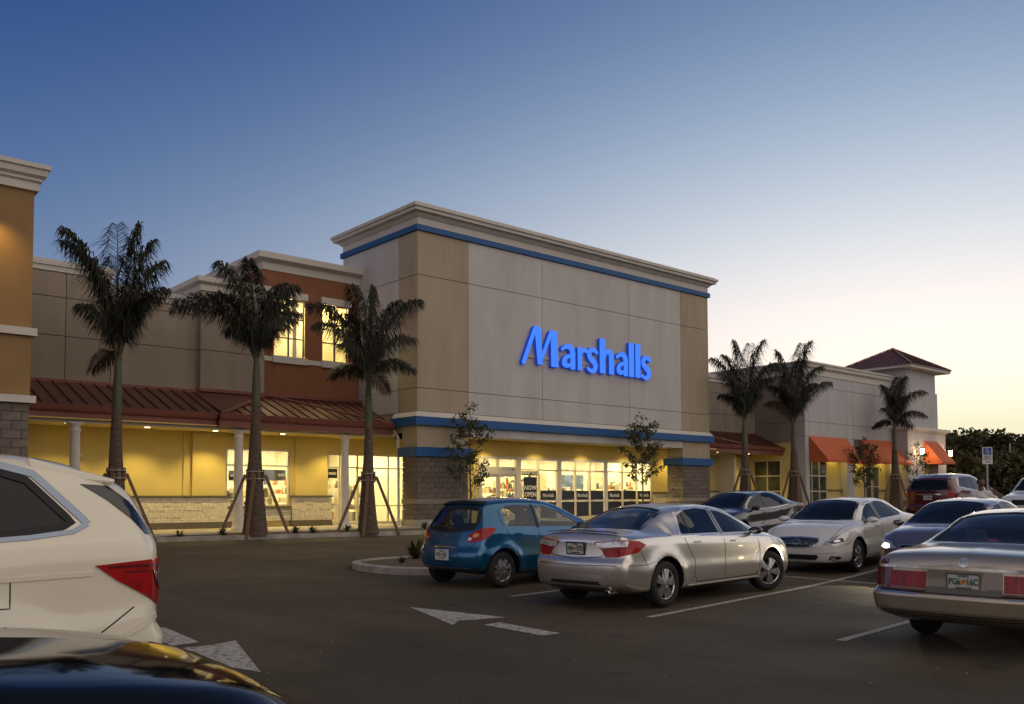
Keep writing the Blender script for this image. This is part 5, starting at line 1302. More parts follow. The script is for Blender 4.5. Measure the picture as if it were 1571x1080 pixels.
# 6. blue hatchback
RWb = [(-.56, 1.0), (-.58, 1.08), (-.50, 1.29), (-.25, 1.315), (0, 1.32), (.25, 1.315), (.50, 1.29), (.58, 1.08), (.56, 1.0), (.3, .965), (0, .955), (-.3, .965)]
WSb = [(2.28, -.50), (2.23, 0), (2.28, .50), (2.62, .58), (2.95, .66), (3.03, .36), (3.06, 0), (3.03, -.36), (2.95, -.66), (2.62, -.58)]
blu = variant(sedan, glass_rear_window='car_glass_clear', glass_side='car_glass_clear', glass_windscreen='car_glass_clear', name='hatchback', L=3.80, paint='blue_paint', wr_=.295, ax_r=.62, ax_f=3.07, cabin=(.52, 2.95), seats=(1.95, 1.12), dash=2.36, D=1.25, bowr=.15, crown=.05, rr=.09, flare=.03, tw=.175, gap=.06,
    top=[(0, 1.40), (.1, 1.43), (.6, 1.48), (1.2, 1.505), (1.7, 1.49), (2.1, 1.43), (2.5, 1.27), (2.9, 1.08), (3.1, 1.01), (3.4, .93), (3.65, .82), (3.8, .72)],
    sh=[(0, .96), (.4, .985), (1.2, .96), (2.4, .92), (3.0, .90), (3.4, .82), (3.8, .66)],
    w=[(0, .77), (.15, .80), (.6, .83), (1.9, .83), (3.05, .83), (3.4, .80), (3.8, .70)],
    wr=[(0, .50), (.4, .545), (1.2, .56), (2.1, .56), (2.6, .62), (2.95, .70), (3.2, .72), (3.8, .55)],
    zb=[(0, .30), (.3, .22), (1, .18), (3, .18), (3.8, .22)],
    rear=[(.2, .10), (.34, .02), (.5, .0), (.60, .01), (.66, .06), (.8, .09), (.95, .13), (1.15, .25), (1.42, .42)], front=[(.2, .06), (.4, 0), (.6, .03), (.8, .25), (1., .4)],
    side_windows=[[(1.42, .985), (1.42, 1.36), (1.15, 1.38), (.85, 1.36), (.74, 1.28), (.72, 1.06), (.78, 1.0)], [(1.53, .98), (1.53, 1.36), (1.8, 1.35), (2.15, 1.25), (2.5, 1.08), (2.66, .96)]],
    windscreen=WSb, rear_window=RWb, rear_window_dir='x', mirror=(2.5, .78, 1.0), handles=[(.98, .89), (1.85, .87)], handle_mat='blue_paint', mirror_mat='blue_paint', spokes=8, rim_style='thin', rim_mat='steel', rim=.64,
    plate=(('IVX', 'J42'), .545, 0, -.02, 1), plate_frame='plate', antenna=((.75, 0, 1.47), (-.20, 0, .16)), wiper=((.105, -.02, .985), (.15, .38, 1.0)),
    strips=[('panel_gap', 'black', [([(2.62, .90), (2.66, .65), (2.56, .34), (2.50, .26)], 'lr', .014, False, .0008), ([(1.475, 1.0), (1.48, .7), (1.44, .26)], 'lr', .014, False, .0008), ([(.66, 1.28), (.66, 1.05), (.72, .92), (.86, .74), (.96, .5), (1.0, .26)], 'lr', .014, False, .0008), ([(2.50, .26), (1.0, .26)], 'lr', .014, False, .0008),
                                   ([(-.68, 1.0), (-.66, .78), (-.54, .62), (0, .60), (.54, .62), (.66, .78), (.68, 1.0)], REAR, .011, False, .001)]),
            ('door_pillar', 'black', [([(1.475, .98), (1.475, 1.37)], 'lr', .10, False, .002)]),
            ('glass_surround', 'black', [(inset(RWb, -.01), REAR, .06, True, .002), (inset(WSb, .004), DOWN, .05, True, .001)]),
            ('chrome_strip', 'chrome', [([(-.27, .665), (0, .672), (.27, .665)], REAR, .022, False, .008)]), ('bumper_line', 'steel', [([(-.6, .335), (0, .325), (.6, .335)], REAR, .010, False, .004)]),
            ('side_crease', 'blue_paint', [([(.75, .80), (1.5, .80), (2.6, .74)], 'lr', .03, False, .006)]),
            ('diamond_emblem', 'chrome', [([(-.045, .845), (0, .875), (.045, .845), (0, .815)], REAR, .012, True, .012)])],
    patches=[mirror_patch('tail_light', 'red_lens', [(.15, -.46, .80), (.15, -.50, .87), (.2, -.60, .945), (.30, -.76, 1.0), (.42, -.82, .985), (.36, -.82, .90), (.22, -.78, .80), (.15, -.62, .76), (.15, -.50, .76)], (1, .62), .012),
             mirror_patch('indicator_lens', 'amber_lens', [(.16, -.58, .86), (.16, -.64, .91), (.2, -.70, .90), (.2, -.68, .85), (.16, -.62, .83)], (1, .62), .018),
             mirror_patch('reversing_lens', 'clear_lens', [(.15, -.48, .79), (.15, -.52, .84), (.16, -.58, .83), (.16, -.56, .785)], (1, .62), .018),
             ('plate_recess', 'blue_paint', [([(-.36, .47), (-.28, .43), (.28, .43), (.36, .47), (.36, .60), (.28, .64), (-.28, .64), (-.36, .60)], REAR, .012)]),
             ('roof_spoiler', 'black', [([(-.50, 1.355), (-.25, 1.375), (0, 1.38), (.25, 1.375), (.50, 1.355), (.48, 1.40), (0, 1.425), (-.48, 1.40)], REAR, .035)])])
# 7. SUVs
RWs = [(-.72, 1.28), (-.64, 1.62), (-.3, 1.655), (0, 1.66), (.3, 1.655), (.64, 1.62), (.72, 1.28), (.4, 1.24), (0, 1.23), (-.4, 1.24)]
WSs = [(p[0] - .0, p[1] * 1.08) for p in WS]
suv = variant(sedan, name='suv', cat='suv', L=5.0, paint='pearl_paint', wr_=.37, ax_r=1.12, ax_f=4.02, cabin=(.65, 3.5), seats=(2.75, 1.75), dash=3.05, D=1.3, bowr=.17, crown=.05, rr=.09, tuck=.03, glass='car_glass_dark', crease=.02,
    top=[(0, 1.66), (.12, 1.72), (.32, 1.77), (.6, 1.84), (1.0, 1.885), (1.8, 1.91), (2.4, 1.90), (2.9, 1.80), (3.3, 1.55), (3.7, 1.28), (3.95, 1.20), (4.4, 1.12), (4.8, 1.0), (5.0, .9)],
    sh=[(0, 1.27), (.5, 1.29), (1.5, 1.24), (3.0, 1.16), (3.9, 1.08), (4.5, .98), (5.0, .80)],
    w=[(0, .90), (.15, .94), (.6, .975), (2, .98), (4.0, .97), (4.6, .93), (5.0, .84)],
    wr=[(0, .66), (.4, .70), (1.2, .70), (2.6, .69), (3.2, .74), (3.8, .82), (4.4, .80), (5.0, .66)],
    zb=[(0, .42), (.4, .32), (1.2, .26), (4, .26), (5.0, .32)],
    rear=[(.3, .06), (.5, .0), (.66, .0), (.74, .05), (.95, .045), (1.22, .05), (1.45, .14), (1.75, .28)], front=[(.3, .05), (.6, 0), (.9, .04), (1.2, .15)],
    side_windows=[[(.70, 1.425), (.78, 1.39), (1.0, 1.365), (1.40, 1.34), (1.40, 1.75), (1.10, 1.745), (.94, 1.69)], [(1.50, 1.32), (1.50, 1.77), (1.7, 1.775), (2.1, 1.77), (2.1, 1.28)], [(2.2, 1.28), (2.2, 1.765), (2.6, 1.72), (3.05, 1.50), (3.3, 1.24)]],
    windscreen=WSs, rear_window=RWs, rear_window_dir='x', mirror=(3.2, .95, 1.28), handles=[(1.7, 1.12), (2.75, 1.08)], plate=None, exhaust=[],
    strips=[('window_trim', 'trim_chrome', [([(.61, 1.41), (.70, 1.365), (.95, 1.335), (1.45, 1.305), (2.15, 1.25), (3.38, 1.20)], 'lr', .03, False, .006), ([(.61, 1.41), (.64, 1.45), (.90, 1.73), (1.08, 1.78), (1.4, 1.79), (2.15, 1.80), (2.65, 1.75), (3.1, 1.52), (3.38, 1.21)], 'lr', .05, False, .006)]),
            ('door_pillar', 'black', [([(1.45, 1.33), (1.45, 1.76)], 'lr', .09, False, .002), ([(2.15, 1.27), (2.15, 1.77)], 'lr', .09, False, .002), ([(.70, 1.425), (.78, 1.39), (1.0, 1.365), (1.40, 1.34), (1.40, 1.75), (1.10, 1.745), (.94, 1.69)], 'lr', .05, True, .002)]),
            ('panel_gap', 'black', [([(.33, .87), (.55, .72), (.80, .55)], 'lr', .010, False, .0008), ([(1.62, 1.2), (1.60, .95), (1.70, .55)], 'lr', .014, False, .0008), ([(1.06, 1.10), (1.24, 1.10), (1.24, .92), (1.06, .92)], 'lr', .009, True, .0008)]),
            ('lamp_inner_line', 'red_lens_dark', [([(.50, 1.135), (.16, 1.135), (.12, .96)], 'lr', .016, False, .016), ([(.40, 1.10), (.20, 1.10), (.18, 1.0)], 'lr', .010, False, .016)]), ('lamp_bulb_ring', 'clear_lens', [(mring(.15, 1.06, .028, .034), 'lr', .010, True, .017)]),
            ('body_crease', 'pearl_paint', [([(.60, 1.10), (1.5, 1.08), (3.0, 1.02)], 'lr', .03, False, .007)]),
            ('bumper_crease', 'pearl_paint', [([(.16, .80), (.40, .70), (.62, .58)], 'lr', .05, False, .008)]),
            ('glass_surround', 'black', [(inset(RWs, -.02), REAR, .10, True, .002), (inset(WSs, .004), DOWN, .05, True, .001)])],
    patches=[('rear_quarter_glass', 'black_gloss', [([(.62, 1.665), (.44, 1.655), (.31, 1.55), (.235, 1.43), (.20, 1.33), (.235, 1.335), (.32, 1.44), (.46, 1.56)], 'lr', .006)]),
             mirror_patch('tail_light', 'red_lens', [(.02, -.80, 1.15), (.05, -.93, 1.175), (.30, -.97, 1.165), (.56, -.98, 1.15), (.42, -.975, 1.05), (.2, -.96, .93), (.08, -.94, .87), (.02, -.84, .89)], (1, 1.1), .012),
             mirror_patch('tail_light_end', 'red_lens_dark', [(.02, -.78, 1.15), (.05, -.90, 1.172), (.09, -.93, 1.07), (.06, -.92, .97), (.02, -.80, .99)], (1, .8), .018),
             ],
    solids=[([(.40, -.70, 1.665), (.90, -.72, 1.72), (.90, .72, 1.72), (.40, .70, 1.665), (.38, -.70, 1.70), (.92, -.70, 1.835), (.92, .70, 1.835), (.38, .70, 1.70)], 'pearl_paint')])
red = variant(suv, solids=[(suv['solids'][0][0], 'maroon_paint')], paint='maroon_paint', glass='car_glass_dark', glass_side='car_glass',
    strips=[('window_trim', 'chrome', [([(.61, 1.41), (.70, 1.365), (.95, 1.335), (1.45, 1.305), (2.15, 1.25), (3.38, 1.20)], 'lr', .028, False, .006), ([(.61, 1.41), (.64, 1.45), (.90, 1.73), (1.08, 1.78), (1.4, 1.79), (2.15, 1.80), (2.65, 1.75), (3.1, 1.52), (3.38, 1.21)], 'lr', .032, False, .006)]),
            ('door_pillar', 'black', [([(1.45, 1.33), (1.45, 1.76)], 'lr', .09, False, .002), ([(2.15, 1.27), (2.15, 1.77)], 'lr', .09, False, .002)]),
            ('glass_surround', 'black', [(inset(RWs, -.02), REAR, .10, True, .002)]), ('chrome_strip', 'chrome', [([(-.45, 1.10), (0, 1.10), (.45, 1.10)], REAR, .03, False, .008)])],
    patches=[mirror_patch('tail_light', 'red_lens', [(.02, -.74, 1.0), (.02, -.76, 1.2), (.1, -.94, 1.2), (.1, -.94, 1.0)], (1, .8), .01)],
    plate=(('GK2', 'M71'), .98, 0, 0, 1), plate_frame='chrome', antenna=((.9, 0, 1.86), (-.08, 0, .16)))
far = variant(suv, solids=[], paint='white_paint', patches=[('grille', 'black', [([(-.4, .72), (.4, .72), (.4, .92), (-.4, .92)], FRONT, .004)]), mirror_patch('headlight', 'clear_lens', [(4.9, -.5, .80), (4.9, -.8, .92), (4.6, -.92, .95), (4.6, -.92, .82)], (-1, .75), .006)], mirror_mat='black')
# 8. black saloon, nose in the lower left corner
blk = variant(sedan, paint='black_paint', mirror_mat='black_paint', handle_mat='black_paint', rr=.10,
    top=[(0, 1.05), (.05, 1.10), (.12, 1.12), (.3, 1.13), (.62, 1.16), (1.0, 1.31), (1.42, 1.46), (1.9, 1.51), (2.35, 1.52), (2.8, 1.48), (3.15, 1.37), (3.5, 1.2), (3.70, 1.12), (4.0, 1.075), (4.3, 1.01), (4.55, .92), (4.70, .83), (4.80, .74)],
    sh=[(0, .93), (.4, 1.02), (1, 1.04), (1.6, 1.02), (2.4, 1.0), (3.3, .99), (3.8, .96), (4.2, .91), (4.6, .79), (4.8, .68)],
    windscreen=[(p[0], p[1]) for p in WS],
    strips=[('panel_gap', 'black', seams()), ('glass_surround', 'black', GS)],
    patches=[('grille', 'black', [([(-.4, .6), (.4, .6), (.36, .72), (-.36, .72)], FRONT, .004)]),
             mirror_patch('headlight', 'clear_lens', [(4.8, -.48, .66), (4.7, -.70, .74), (4.4, -.87, .80), (4.35, -.89, .72), (4.7, -.80, .62)], (-1, .75), .006)])
# ------------------------------------------------------------------ illuminated store name: each letter outlined from tapered strokes
def sd_seg(px, py, a, b, ra, rb):
    dx, dy = b[0] - a[0], b[1] - a[1]; l2 = dx * dx + dy * dy + 1e-9
    t = np.clip(((px - a[0]) * dx + (py - a[1]) * dy) / l2, 0, 1)
    return np.hypot(px - a[0] - t * dx, py - a[1] - t * dy) - (ra + (rb - ra) * t)
def sd_poly(px, py, P):
    d = np.full(px.shape, 1e9); s = np.ones(px.shape); n = len(P)
    for i in range(n):
        a, b = P[i], P[i - 1]; ex, ey = b[0] - a[0], b[1] - a[1]; wx, wy = px - a[0], py - a[1]
        t = np.clip((wx * ex + wy * ey) / (ex * ex + ey * ey), 0, 1); d = np.minimum(d, (wx - ex * t) ** 2 + (wy - ey * t) ** 2)
        c1 = py >= a[1]; c2 = py < b[1]; c3 = ex * wy > ey * wx
        al = (c1 & c2 & c3) | (~c1 & ~c2 & ~c3); s = np.where(al, -s, s)
    return s * np.sqrt(d)
def bez(p, k=14):
    out = []
    for i in range(k + 1):
        t = i / k; q = [np.array(a, float) for a in p]
        while len(q) > 1: q = [q[j] * (1 - t) + q[j + 1] * t for j in range(len(q) - 1)]
        out.append(tuple(q[0]))
    return out
def letter_obj(name, parent, shapes, x0, z0, w, h, y, depth, m_face, m_side, nwid=1.0):
    """shapes in a unit box scaled by w x h; a shape is ('p', polygon) or ('s', bezier points, [radii])"""
    st = .018; X = np.arange(-.25, w + .25, st); Z = np.arange(-.25, h + .25, st); PX, PZ = np.meshgrid(X, Z); D = np.full(PX.shape, 1e9)
    for s in shapes:
        if s[0] == 'p': D = np.minimum(D, sd_poly(PX, PZ, [(a * w, b * h) for a, b in s[1]]))
        else:
            pts = bez(s[1]); k = len(pts) - 1; rr = s[2]
            ra = [np.interp(i / k, np.linspace(0, 1, len(rr)), rr) for i in range(k + 1)]
            for i in range(k): D = np.minimum(D, sd_seg(PX, PZ, (pts[i][0] * w, pts[i][1] * h), (pts[i + 1][0] * w, pts[i + 1][1] * h), ra[i], ra[i + 1]))
    # marching squares
    seg = {}; nz, nx = D.shape
    def key(i, j, hor): return (i, j, hor)
    def pos(k):
        i, j, hor = k
        if hor: a, b = D[i, j], D[i, j + 1]; t = a / (a - b); return (X[j] + t * st, Z[i])
        a, b = D[i, j], D[i + 1, j]; t = a / (a - b); return (X[j], Z[i] + t * st)
    for i in range(nz - 1):
        for j in range(nx - 1):
            c = (D[i, j] < 0) * 1 + (D[i, j + 1] < 0) * 2 + (D[i + 1, j + 1] < 0) * 4 + (D[i + 1, j] < 0) * 8
            if c in (0, 15): continue
            b_, r, t, l = key(i, j, 1), key(i, j + 1, 0), key(i + 1, j, 1), key(i, j, 0)
            T = {1: [(l, b_)], 2: [(b_, r)], 3: [(l, r)], 4: [(r, t)], 5: [(l, t), (r, b_)], 6: [(b_, t)], 7: [(l, t)], 8: [(t, l)], 9: [(t, b_)], 10: [(b_, l), (t, r)], 11: [(t, r)], 12: [(r, l)], 13: [(r, b_)], 14: [(b_, l)]}[c]
            for a, q in T: seg[a] = q
    loops = []
    while seg:
        a = next(iter(seg)); lp = []
        while a in seg: lp.append(pos(a)); a = seg.pop(a)
        if len(lp) > 8: loops.append(lp)
    cu = bpy.data.curves.new('letter', 'CURVE'); cu.dimensions = '2D'; cu.fill_mode = 'BOTH'; cu.extrude = depth / 2; cu.bevel_depth = .012; cu.bevel_resolution = 1
    for lp in loops:
        lp = lp; sp = cu.splines.new('POLY'); sp.points.add(len(lp) - 1); sp.use_cyclic_u = True
        for p, q in zip(sp.points, lp): p.co = (q[0], q[1], 0, 1)
    o = bpy.data.objects.new('letter', cu); COL.objects.link(o)
    me = bpy.data.meshes.new_from_object(o.evaluated_get(bpy.context.evaluated_depsgraph_get())); bpy.data.objects.remove(o); bpy.data.curves.remove(cu)
    me.materials.clear(); me.materials.append(M[m_face]); me.materials.append(M[m_side])
    for p in me.polygons: p.material_index = 0 if p.normal.z > .8 else 1
    ob = bpy.data.objects.new(name, me); link(ob, parent); ob.location = Vector((x0, y, z0)) - parent_origin(parent); ob.rotation_euler = (PI / 2, 0, 0); return ob
M['sign_face'] = emat('sign_face', (.06, .21, 1.0), 1.18)
M['sign_edge'] = emat('sign_edge', (.03, .10, .75), .42)
sign = thing('store_sign', 'large blue lit store name letters high on the pale facade', 'sign', (30.6, YF, 8.3))
LB = 7.55; XH = 1.07; CH = 1.64
Ls = {
 'M': [('s', [(.035, .03), (.33, .93)], [.10, .10]), ('s', [(.33, .93), (.36, 1.0), (.42, .96)], [.10, .13, .14]), ('p', [(.34, 1.0), (.52, 1.0), (.545, .02), (.42, .02)]), ('s', [(.50, .10), (.78, .90)], [.08, .10]), ('s', [(.78, .90), (.80, .94), (.86, .93)], [.09, .11, .12]), ('p', [(.79, .99), (.965, .99), (1.0, 0), (.80, 0)])],
 'a': [('p', [(.66, .72), (.98, .72), (.98, 0), (.66, 0)]), ('s', [(.82, .66), (.80, 1.06), (.35, 1.0), (.10, .82)], [.16, .14, .09, .075]), ('s', [(.70, .56), (.10, .56), (.02, .02), (.45, .08), (.75, .22)], [.07, .11, .145, .10, .06])],
 'r': [('p', [(.06, 1.0), (.50, 1.0), (.50, 0), (.06, 0)]), ('s', [(.40, .62), (.50, .95), (.72, .98), (.96, .90)], [.06, .085, .095, .10])],
 's': [('s', [(.90, .88), (.55, 1.06), (.10, .98), (.20, .66)], [.085, .10, .12, .13]), ('s', [(.20, .66), (.38, .50), (.98, .40), (.72, .14)], [.13, .15, .15, .13]), ('s', [(.72, .14), (.50, -.06), (.22, .06), (.05, .12)], [.12, .10, .08, .075])],
 'h': [('p', [(.04, 1.0), (.40, 1.0), (.40, 0), (.04, 0)]), ('s', [(.34, .40), (.42, .68), (.62, .66)], [.06, .085, .11]), ('s', [(.60, .63), (.84, .66), (.82, .44)], [.11, .15, .17]), ('p', [(.66, .46), (.99, .46), (.99, 0), (.66, 0)])],
 'l': [('p', [(.0, 1.0), (1.0, 1.0), (1.0, 0), (.0, 0)])],
}
for ch, xa, xb, hh in (('M', 26.22, 28.42, CH), ('a', 28.58, 29.52, XH), ('r', 29.64, 30.26, XH - .02), ('s', 30.32, 31.02, XH), ('h', 31.12, 32.16, CH), ('a', 32.28, 33.16, XH), ('l', 33.24, 33.60, CH + .02), ('l', 33.72, 34.08, CH + .02), ('s', 34.16, 34.90, XH)):
    letter_obj('letter', sign, Ls[ch], xa, LB, xb - xa, hh, YF - .13, .14, 'sign_face', 'sign_edge')
boxo('wire_raceway', sign, 26.6, 34.7, YF - .06, YF - .002, 7.86, 7.98, 'stucco_white')

# ------------------------------------------------------------------ shop interiors (lit, seen through the glass)
M['shop_wall'] = mat('shop_wall', (.72, .66, .52), .9)
M['shop_floor'] = mat('shop_floor', (.45, .40, .33), .5)
M['shop_ceiling'] = mat('shop_ceiling', (.75, .72, .62), .9)
M['sign_navy'] = mat('sign_navy', (.012, .016, .03), .4)
M['print_white'] = mat('print_white', (.75, .75, .70), .5)
GOODS = []
for i, c in enumerate([(.5, .42, .3), (.08, .07, .07), (.55, .16, .05), (.05, .08, .16), (.4, .36, .3), (.62, .5, .3), (.2, .06, .05), (.7, .66, .58), (.12, .14, .1)]):
    M['goods%d' % i] = mat('goods_colour', c, .8); GOODS.append('goods%d' % i)
room = thing('sales_floor', 'bright sales floor behind the entrance glass', 'shop interior', (32, 38, .5), kind='structure')
boxo('floor', room, 24.4, 46, 32.2, 44, .40, .50, 'shop_floor'); boxo('ceiling', room, 24.4, 46, 32.2, 44, 4.2, 4.28, 'shop_ceiling')
boxo('back_wall', room, 24.4, 46, 43.8, 44, .5, 4.2, 'shop_wall'); boxo('side_wall', room, 46, 46.2, 32.2, 44, .5, 4.2, 'shop_wall'); boxo('side_wall', room, 24.42, 24.5, 34.5, 44, .5, 4.2, 'shop_wall')
room2 = thing('sales_floor', 'bright sales floor behind the arcade windows', 'shop interior', (19, 38, .5), kind='structure')
boxo('floor', room2, 12, 24.3, 34.3, 43, .40, .48, 'shop_floor'); boxo('ceiling', room2, 12, 24.3, 34.3, 43, 4.22, 4.28, 'shop_ceiling'); boxo('back_wall', room2, 12, 24.3, 42.8, 43, .5, 4.22, 'shop_wall'); boxo('side_wall', room2, 12, 12.1, 34.3, 43, .5, 4.22, 'shop_wall')
n = 0
for xs_, par, x0, x1 in (((), room, 26, 45), ((), room2, 13.2, 24)):
    for y in (34.0, 36.6, 39.2, 41.8) if par is room else (35.6, 38.0, 40.4):
        x = x0
        while x < x1:
            boxo('ceiling_light', par, x, x + 1.2, y, y + .35, 4.10 if par is room else 4.14, 4.13 if par is room else 4.17, 'store_light'); x += 2.3
rg = random.Random(21)
def rack(x, y, w, h, d, label):
    r = thing('display_rack', label, 'display rack', (x, y, .5), group='stocked display racks inside the shop')
    f = MB(); nz = max(2, int(h / .42))
    for xx in (x - w / 2, x + w / 2 - .04): f.box(xx, xx + .04, y - d / 2, y + d / 2, .5, .5 + h, 'frame_alu')
    for k in range(nz): f.box(x - w / 2 + .04, x + w / 2 - .04, y - d / 2, y + d / 2, .58 + k * h / nz, .61 + k * h / nz, 'frame_alu')
    f.obj('frame', r)
    g = MB()
    for k in range(nz):
        xx = x - w / 2 + .06
        while xx < x + w / 2 - .16:
            ww = rg.uniform(.08, .24); hh = rg.uniform(.4, .85) * (h / nz - .04); yy = y - d / 2 + rg.uniform(0, .08)
            if rg.random() < .5: g.lathe([(0, 0), (ww * .4, 0), (ww * .5, hh * .4), (ww * .25, hh * .9), (0, hh)], rg.choice(GOODS), 8, (xx + ww / 2, yy + .14, .612 + k * h / nz))
            else: g.box(xx, xx + ww, yy, yy + d * .6, .612 + k * h / nz, .612 + k * h / nz + hh, rg.choice(GOODS))
            xx += ww + .02
    g.obj('goods', r, 'stuff')
spots = [(27.0, 35.2, 1.7, 1.5), (29.4, 35.8, 1.6, 1.7), (31.6, 36.5, 1.8, 2.0), (33.9, 35.2, 1.7, 1.7), (36.4, 35.0, 2.0, 1.6), (38.6, 36.0, 2.0, 2.0), (41.5, 37.5, 2.2, 2.1), (35.0, 39.5, 2.4, 2.3), (30.5, 40.0, 2.4, 2.2), (28.0, 39.0, 2.2, 2.0)]
RL = ['just inside the left entrance door', 'behind the right entrance door', 'behind the NOW OPEN poster', 'behind the middle window bay', 'behind the right window bay', 'behind the far right pane', 'deep in the right corner of the floor', 'at the rear behind the middle bay', 'at the rear behind the poster', 'at the rear behind the doors']
for i, (x, y, w, h) in enumerate(spots): rack(x, y, w, h, .5, 'stocked rack ' + RL[i])
for i, (x, y, w, h) in enumerate([(15.2, 36.4, 1.8, 1.5), (17.2, 36.9, 1.8, 1.6), (19.8, 36.3, 1.8, 1.5), (21.9, 36.2, 1.8, 1.6), (16.0, 39.6, 2.4, 2.0), (19.5, 39.8, 2.4, 2.1), (22.8, 38.8, 1.8, 2.0)]): rack(x, y, w, h, .5, 'stocked rack ' + ['left behind the arcade window', 'right behind the arcade window', 'left behind the arcade doors', 'right behind the arcade doors', 'at the rear behind the arcade window', 'at the rear behind the arcade doors', 'by the pier behind the arcade doors'][i])
for kq, (x, y, z, w, h, m) in enumerate(((15.2, 37.6, 2.6, 1.0, .35, 'sign_navy'), (18.6, 38.2, 2.7, 1.6, .5, 'sign_navy'), (20.2, 37.5, 2.7, .8, .5, 'sign_navy'), (31.8, 37.9, 2.9, 1.5, .25, 'sign_navy'), (33.6, 36.2, 2.2, 1.1, 1.5, 'goods5'), (35.2, 38.3, 2.6, 1.0, .9, 'sign_navy'), (37.3, 37.5, 2.5, 2.2, .9, 'goods3'), (29.9, 37.0, 2.9, 2.0, .3, 'sign_navy'))):
    t = boxo('hanging_sign', None, x - w / 2, x + w / 2, y, y + .04, z - h / 2, z + h / 2, m); tag(t, ['dark board hanging behind the arcade window', 'long dark board behind the arcade doors', 'short dark board behind the arcade doors', 'dark board high behind the middle bay', 'tall cream display board behind the middle bay', 'dark square board behind the second tree', 'broad blue board behind the right bay', 'long dark board high behind the poster'][kq], 'sign', 'hanging boards inside the shop')
# printed window graphics
def poster(x0, x1, z0, z1, label, m='sign_navy', y=YS + .02):
    t = thing('window_poster', label, 'poster', ((x0 + x1) / 2, y, z0), group='posters in the shop window'); boxo('sheet', t, x0, x1, y, y + .008, z0, z1, m); return t
t = poster(28.72, 29.56, 1.15, 2.62, 'tall dark poster reading NOW OPEN beside the entrance doors')
text('lettering', 'NOW', .30, 'print_white', t, (29.14, YS + .014, 2.10), bold=.006); text('lettering', 'OPEN', .30, 'print_white', t, (29.14, YS + .014, 1.78), bold=.006); text('lettering', 'AT 9 AM', .10, 'orange', t, (29.14, YS + .014, 1.50), bold=.002)
t = poster(28.58, 29.64, 2.70, 2.90, 'strip of white letters over the NOW OPEN poster', 'sign_navy'); text('lettering', 'WANT TO B', .19, 'print_white', t, (29.11, YS + .014, 2.80), bold=.004)
i = 0
for x0, x1, wr in ((29.80, 30.86, 1), (31.26, 32.12, 0), (32.28, 33.16, 1), (33.32, 34.24, 0), (34.56, 35.64, 1), (35.80, 36.78, 0), (36.94, 37.96, 1)):
    t = poster(x0, x1, 1.52, 1.98, ['dark window band with pale script, pane next to the poster', 'plain dark window band left of the middle mullion', 'dark window band with pale script in the middle bay', 'plain dark window band right end of the middle bay', 'dark window band with pale script by the second tree', 'plain dark window band behind the second tree', 'dark window band with pale script at the right end'][i]); i += 1
    if wr: text('lettering', 'Marshalls', .25, 'print_white', t, ((x0 + x1) / 2, YS + .014, 1.74), sx=.80, bold=.002)
kq = 0
kq = 0
for x0, x1 in ((31.26, 32.12), (32.28, 33.16), (33.32, 34.24), (34.56, 35.64), (35.80, 36.78), (36.94, 37.96), (29.80, 30.86)):
    t = poster(x0, x1, .64, 1.42, ['dark lower panel left pane of the middle bay', 'dark lower panel centre pane of the middle bay', 'dark lower panel right pane of the middle bay', 'dark lower panel first pane of the right bay', 'dark lower panel middle pane of the right bay', 'dark lower panel at the far right pane', 'dark lower panel right of the NOW OPEN poster'][kq], 'sign_navy'); kq += 1
for x0, x1, z0, z1, lb in ((19.34, 19.82, 2.5, 2.9, 'small dark notice in the arcade door glass'), (14.95, 15.5, 2.35, 2.75, 'small dark notice in the arcade window'), (17.0, 17.4, 2.4, 2.8, 'small square notice right in the arcade window')):
    t = poster(x0, x1, z0, z1, lb, 'sign_navy', YW + .09); boxo('print', t, x0 + .06, x1 - .06, YW + .085, YW + .089, (z0 + z1) / 2 - .05, (z0 + z1) / 2 + .05, 'print_white')
# ------------------------------------------------------------------ palms
def rot_to(v): return Vector(v).to_track_quat('Z', 'Y')
def frond(parent, base, tip, L, seed, dry=False, dens=1., w=.036):
    """one feather leaf: arching rachis and drooping leaflets"""
    rg = random.Random(seed); base = Vector(base); tip = Vector(tip); d = tip - base; hor = Vector((d.x, d.y, 0)); hl = hor.length
    ctrl = base + hor * .34 + Vector((0, 0, max(d.z * .66, 0) + hl * .42 + .15))
    K = 30; P = []
    for i in range(K + 1):
        t = i / K; P.append(base * (1 - t) ** 2 + ctrl * 2 * t * (1 - t) + tip * t * t)
    b = MB(); m = 'frond_dry' if dry else 'frond'
    b.tube(P[::3], [.035 - .030 * (i / (len(P[::3]) - 1)) for i in range(len(P[::3]))], 'crownshaft' if not dry else 'twig', 5)
    n = int(98 * dens)
    for i in range(n):
        t = .14 + .86 * (i + rg.random() * .8) / n; k = min(K - 1, int(t * K)); p = P[k].lerp(P[k + 1], t * K - k); tg = (P[k + 1] - P[k]).normalized()
        side = tg.cross(Vector((0, 0, 1)))
        if side.length < .15: side = Vector((math.sin(seed), math.cos(seed), 0))
        side.normalize(); upn = side.cross(tg)
        for s_ in (-1, 1):
            ll = (.36 + .68 * math.sin(PI * min(1, .12 + t * .86))) * rg.uniform(.8, 1.15) * L
            a = rg.uniform(.35, .9); el = rg.uniform(-.35, .75)
            d1 = (tg * a + side * s_ * (1.0) + upn * el).normalized(); q1 = p + d1 * ll * .38
            d2 = (d1 + Vector((0, 0, -1)) * rg.uniform(1.1, 3.0) + tg * .3).normalized(); q2 = q1 + d2 * ll * .68
            wv = d1.cross(Vector((rg.uniform(-.3, .3), rg.uniform(-.3, .3), 1))).normalized() * w * .5 * rg.uniform(.7, 1.2)
            b.add([p - wv * .5, p + wv * .5, q1 + wv, q1 - wv, q2], [(0, 1, 2, 3), (3, 2, 4)], m)
    return b.obj('frond', parent, fix=False)
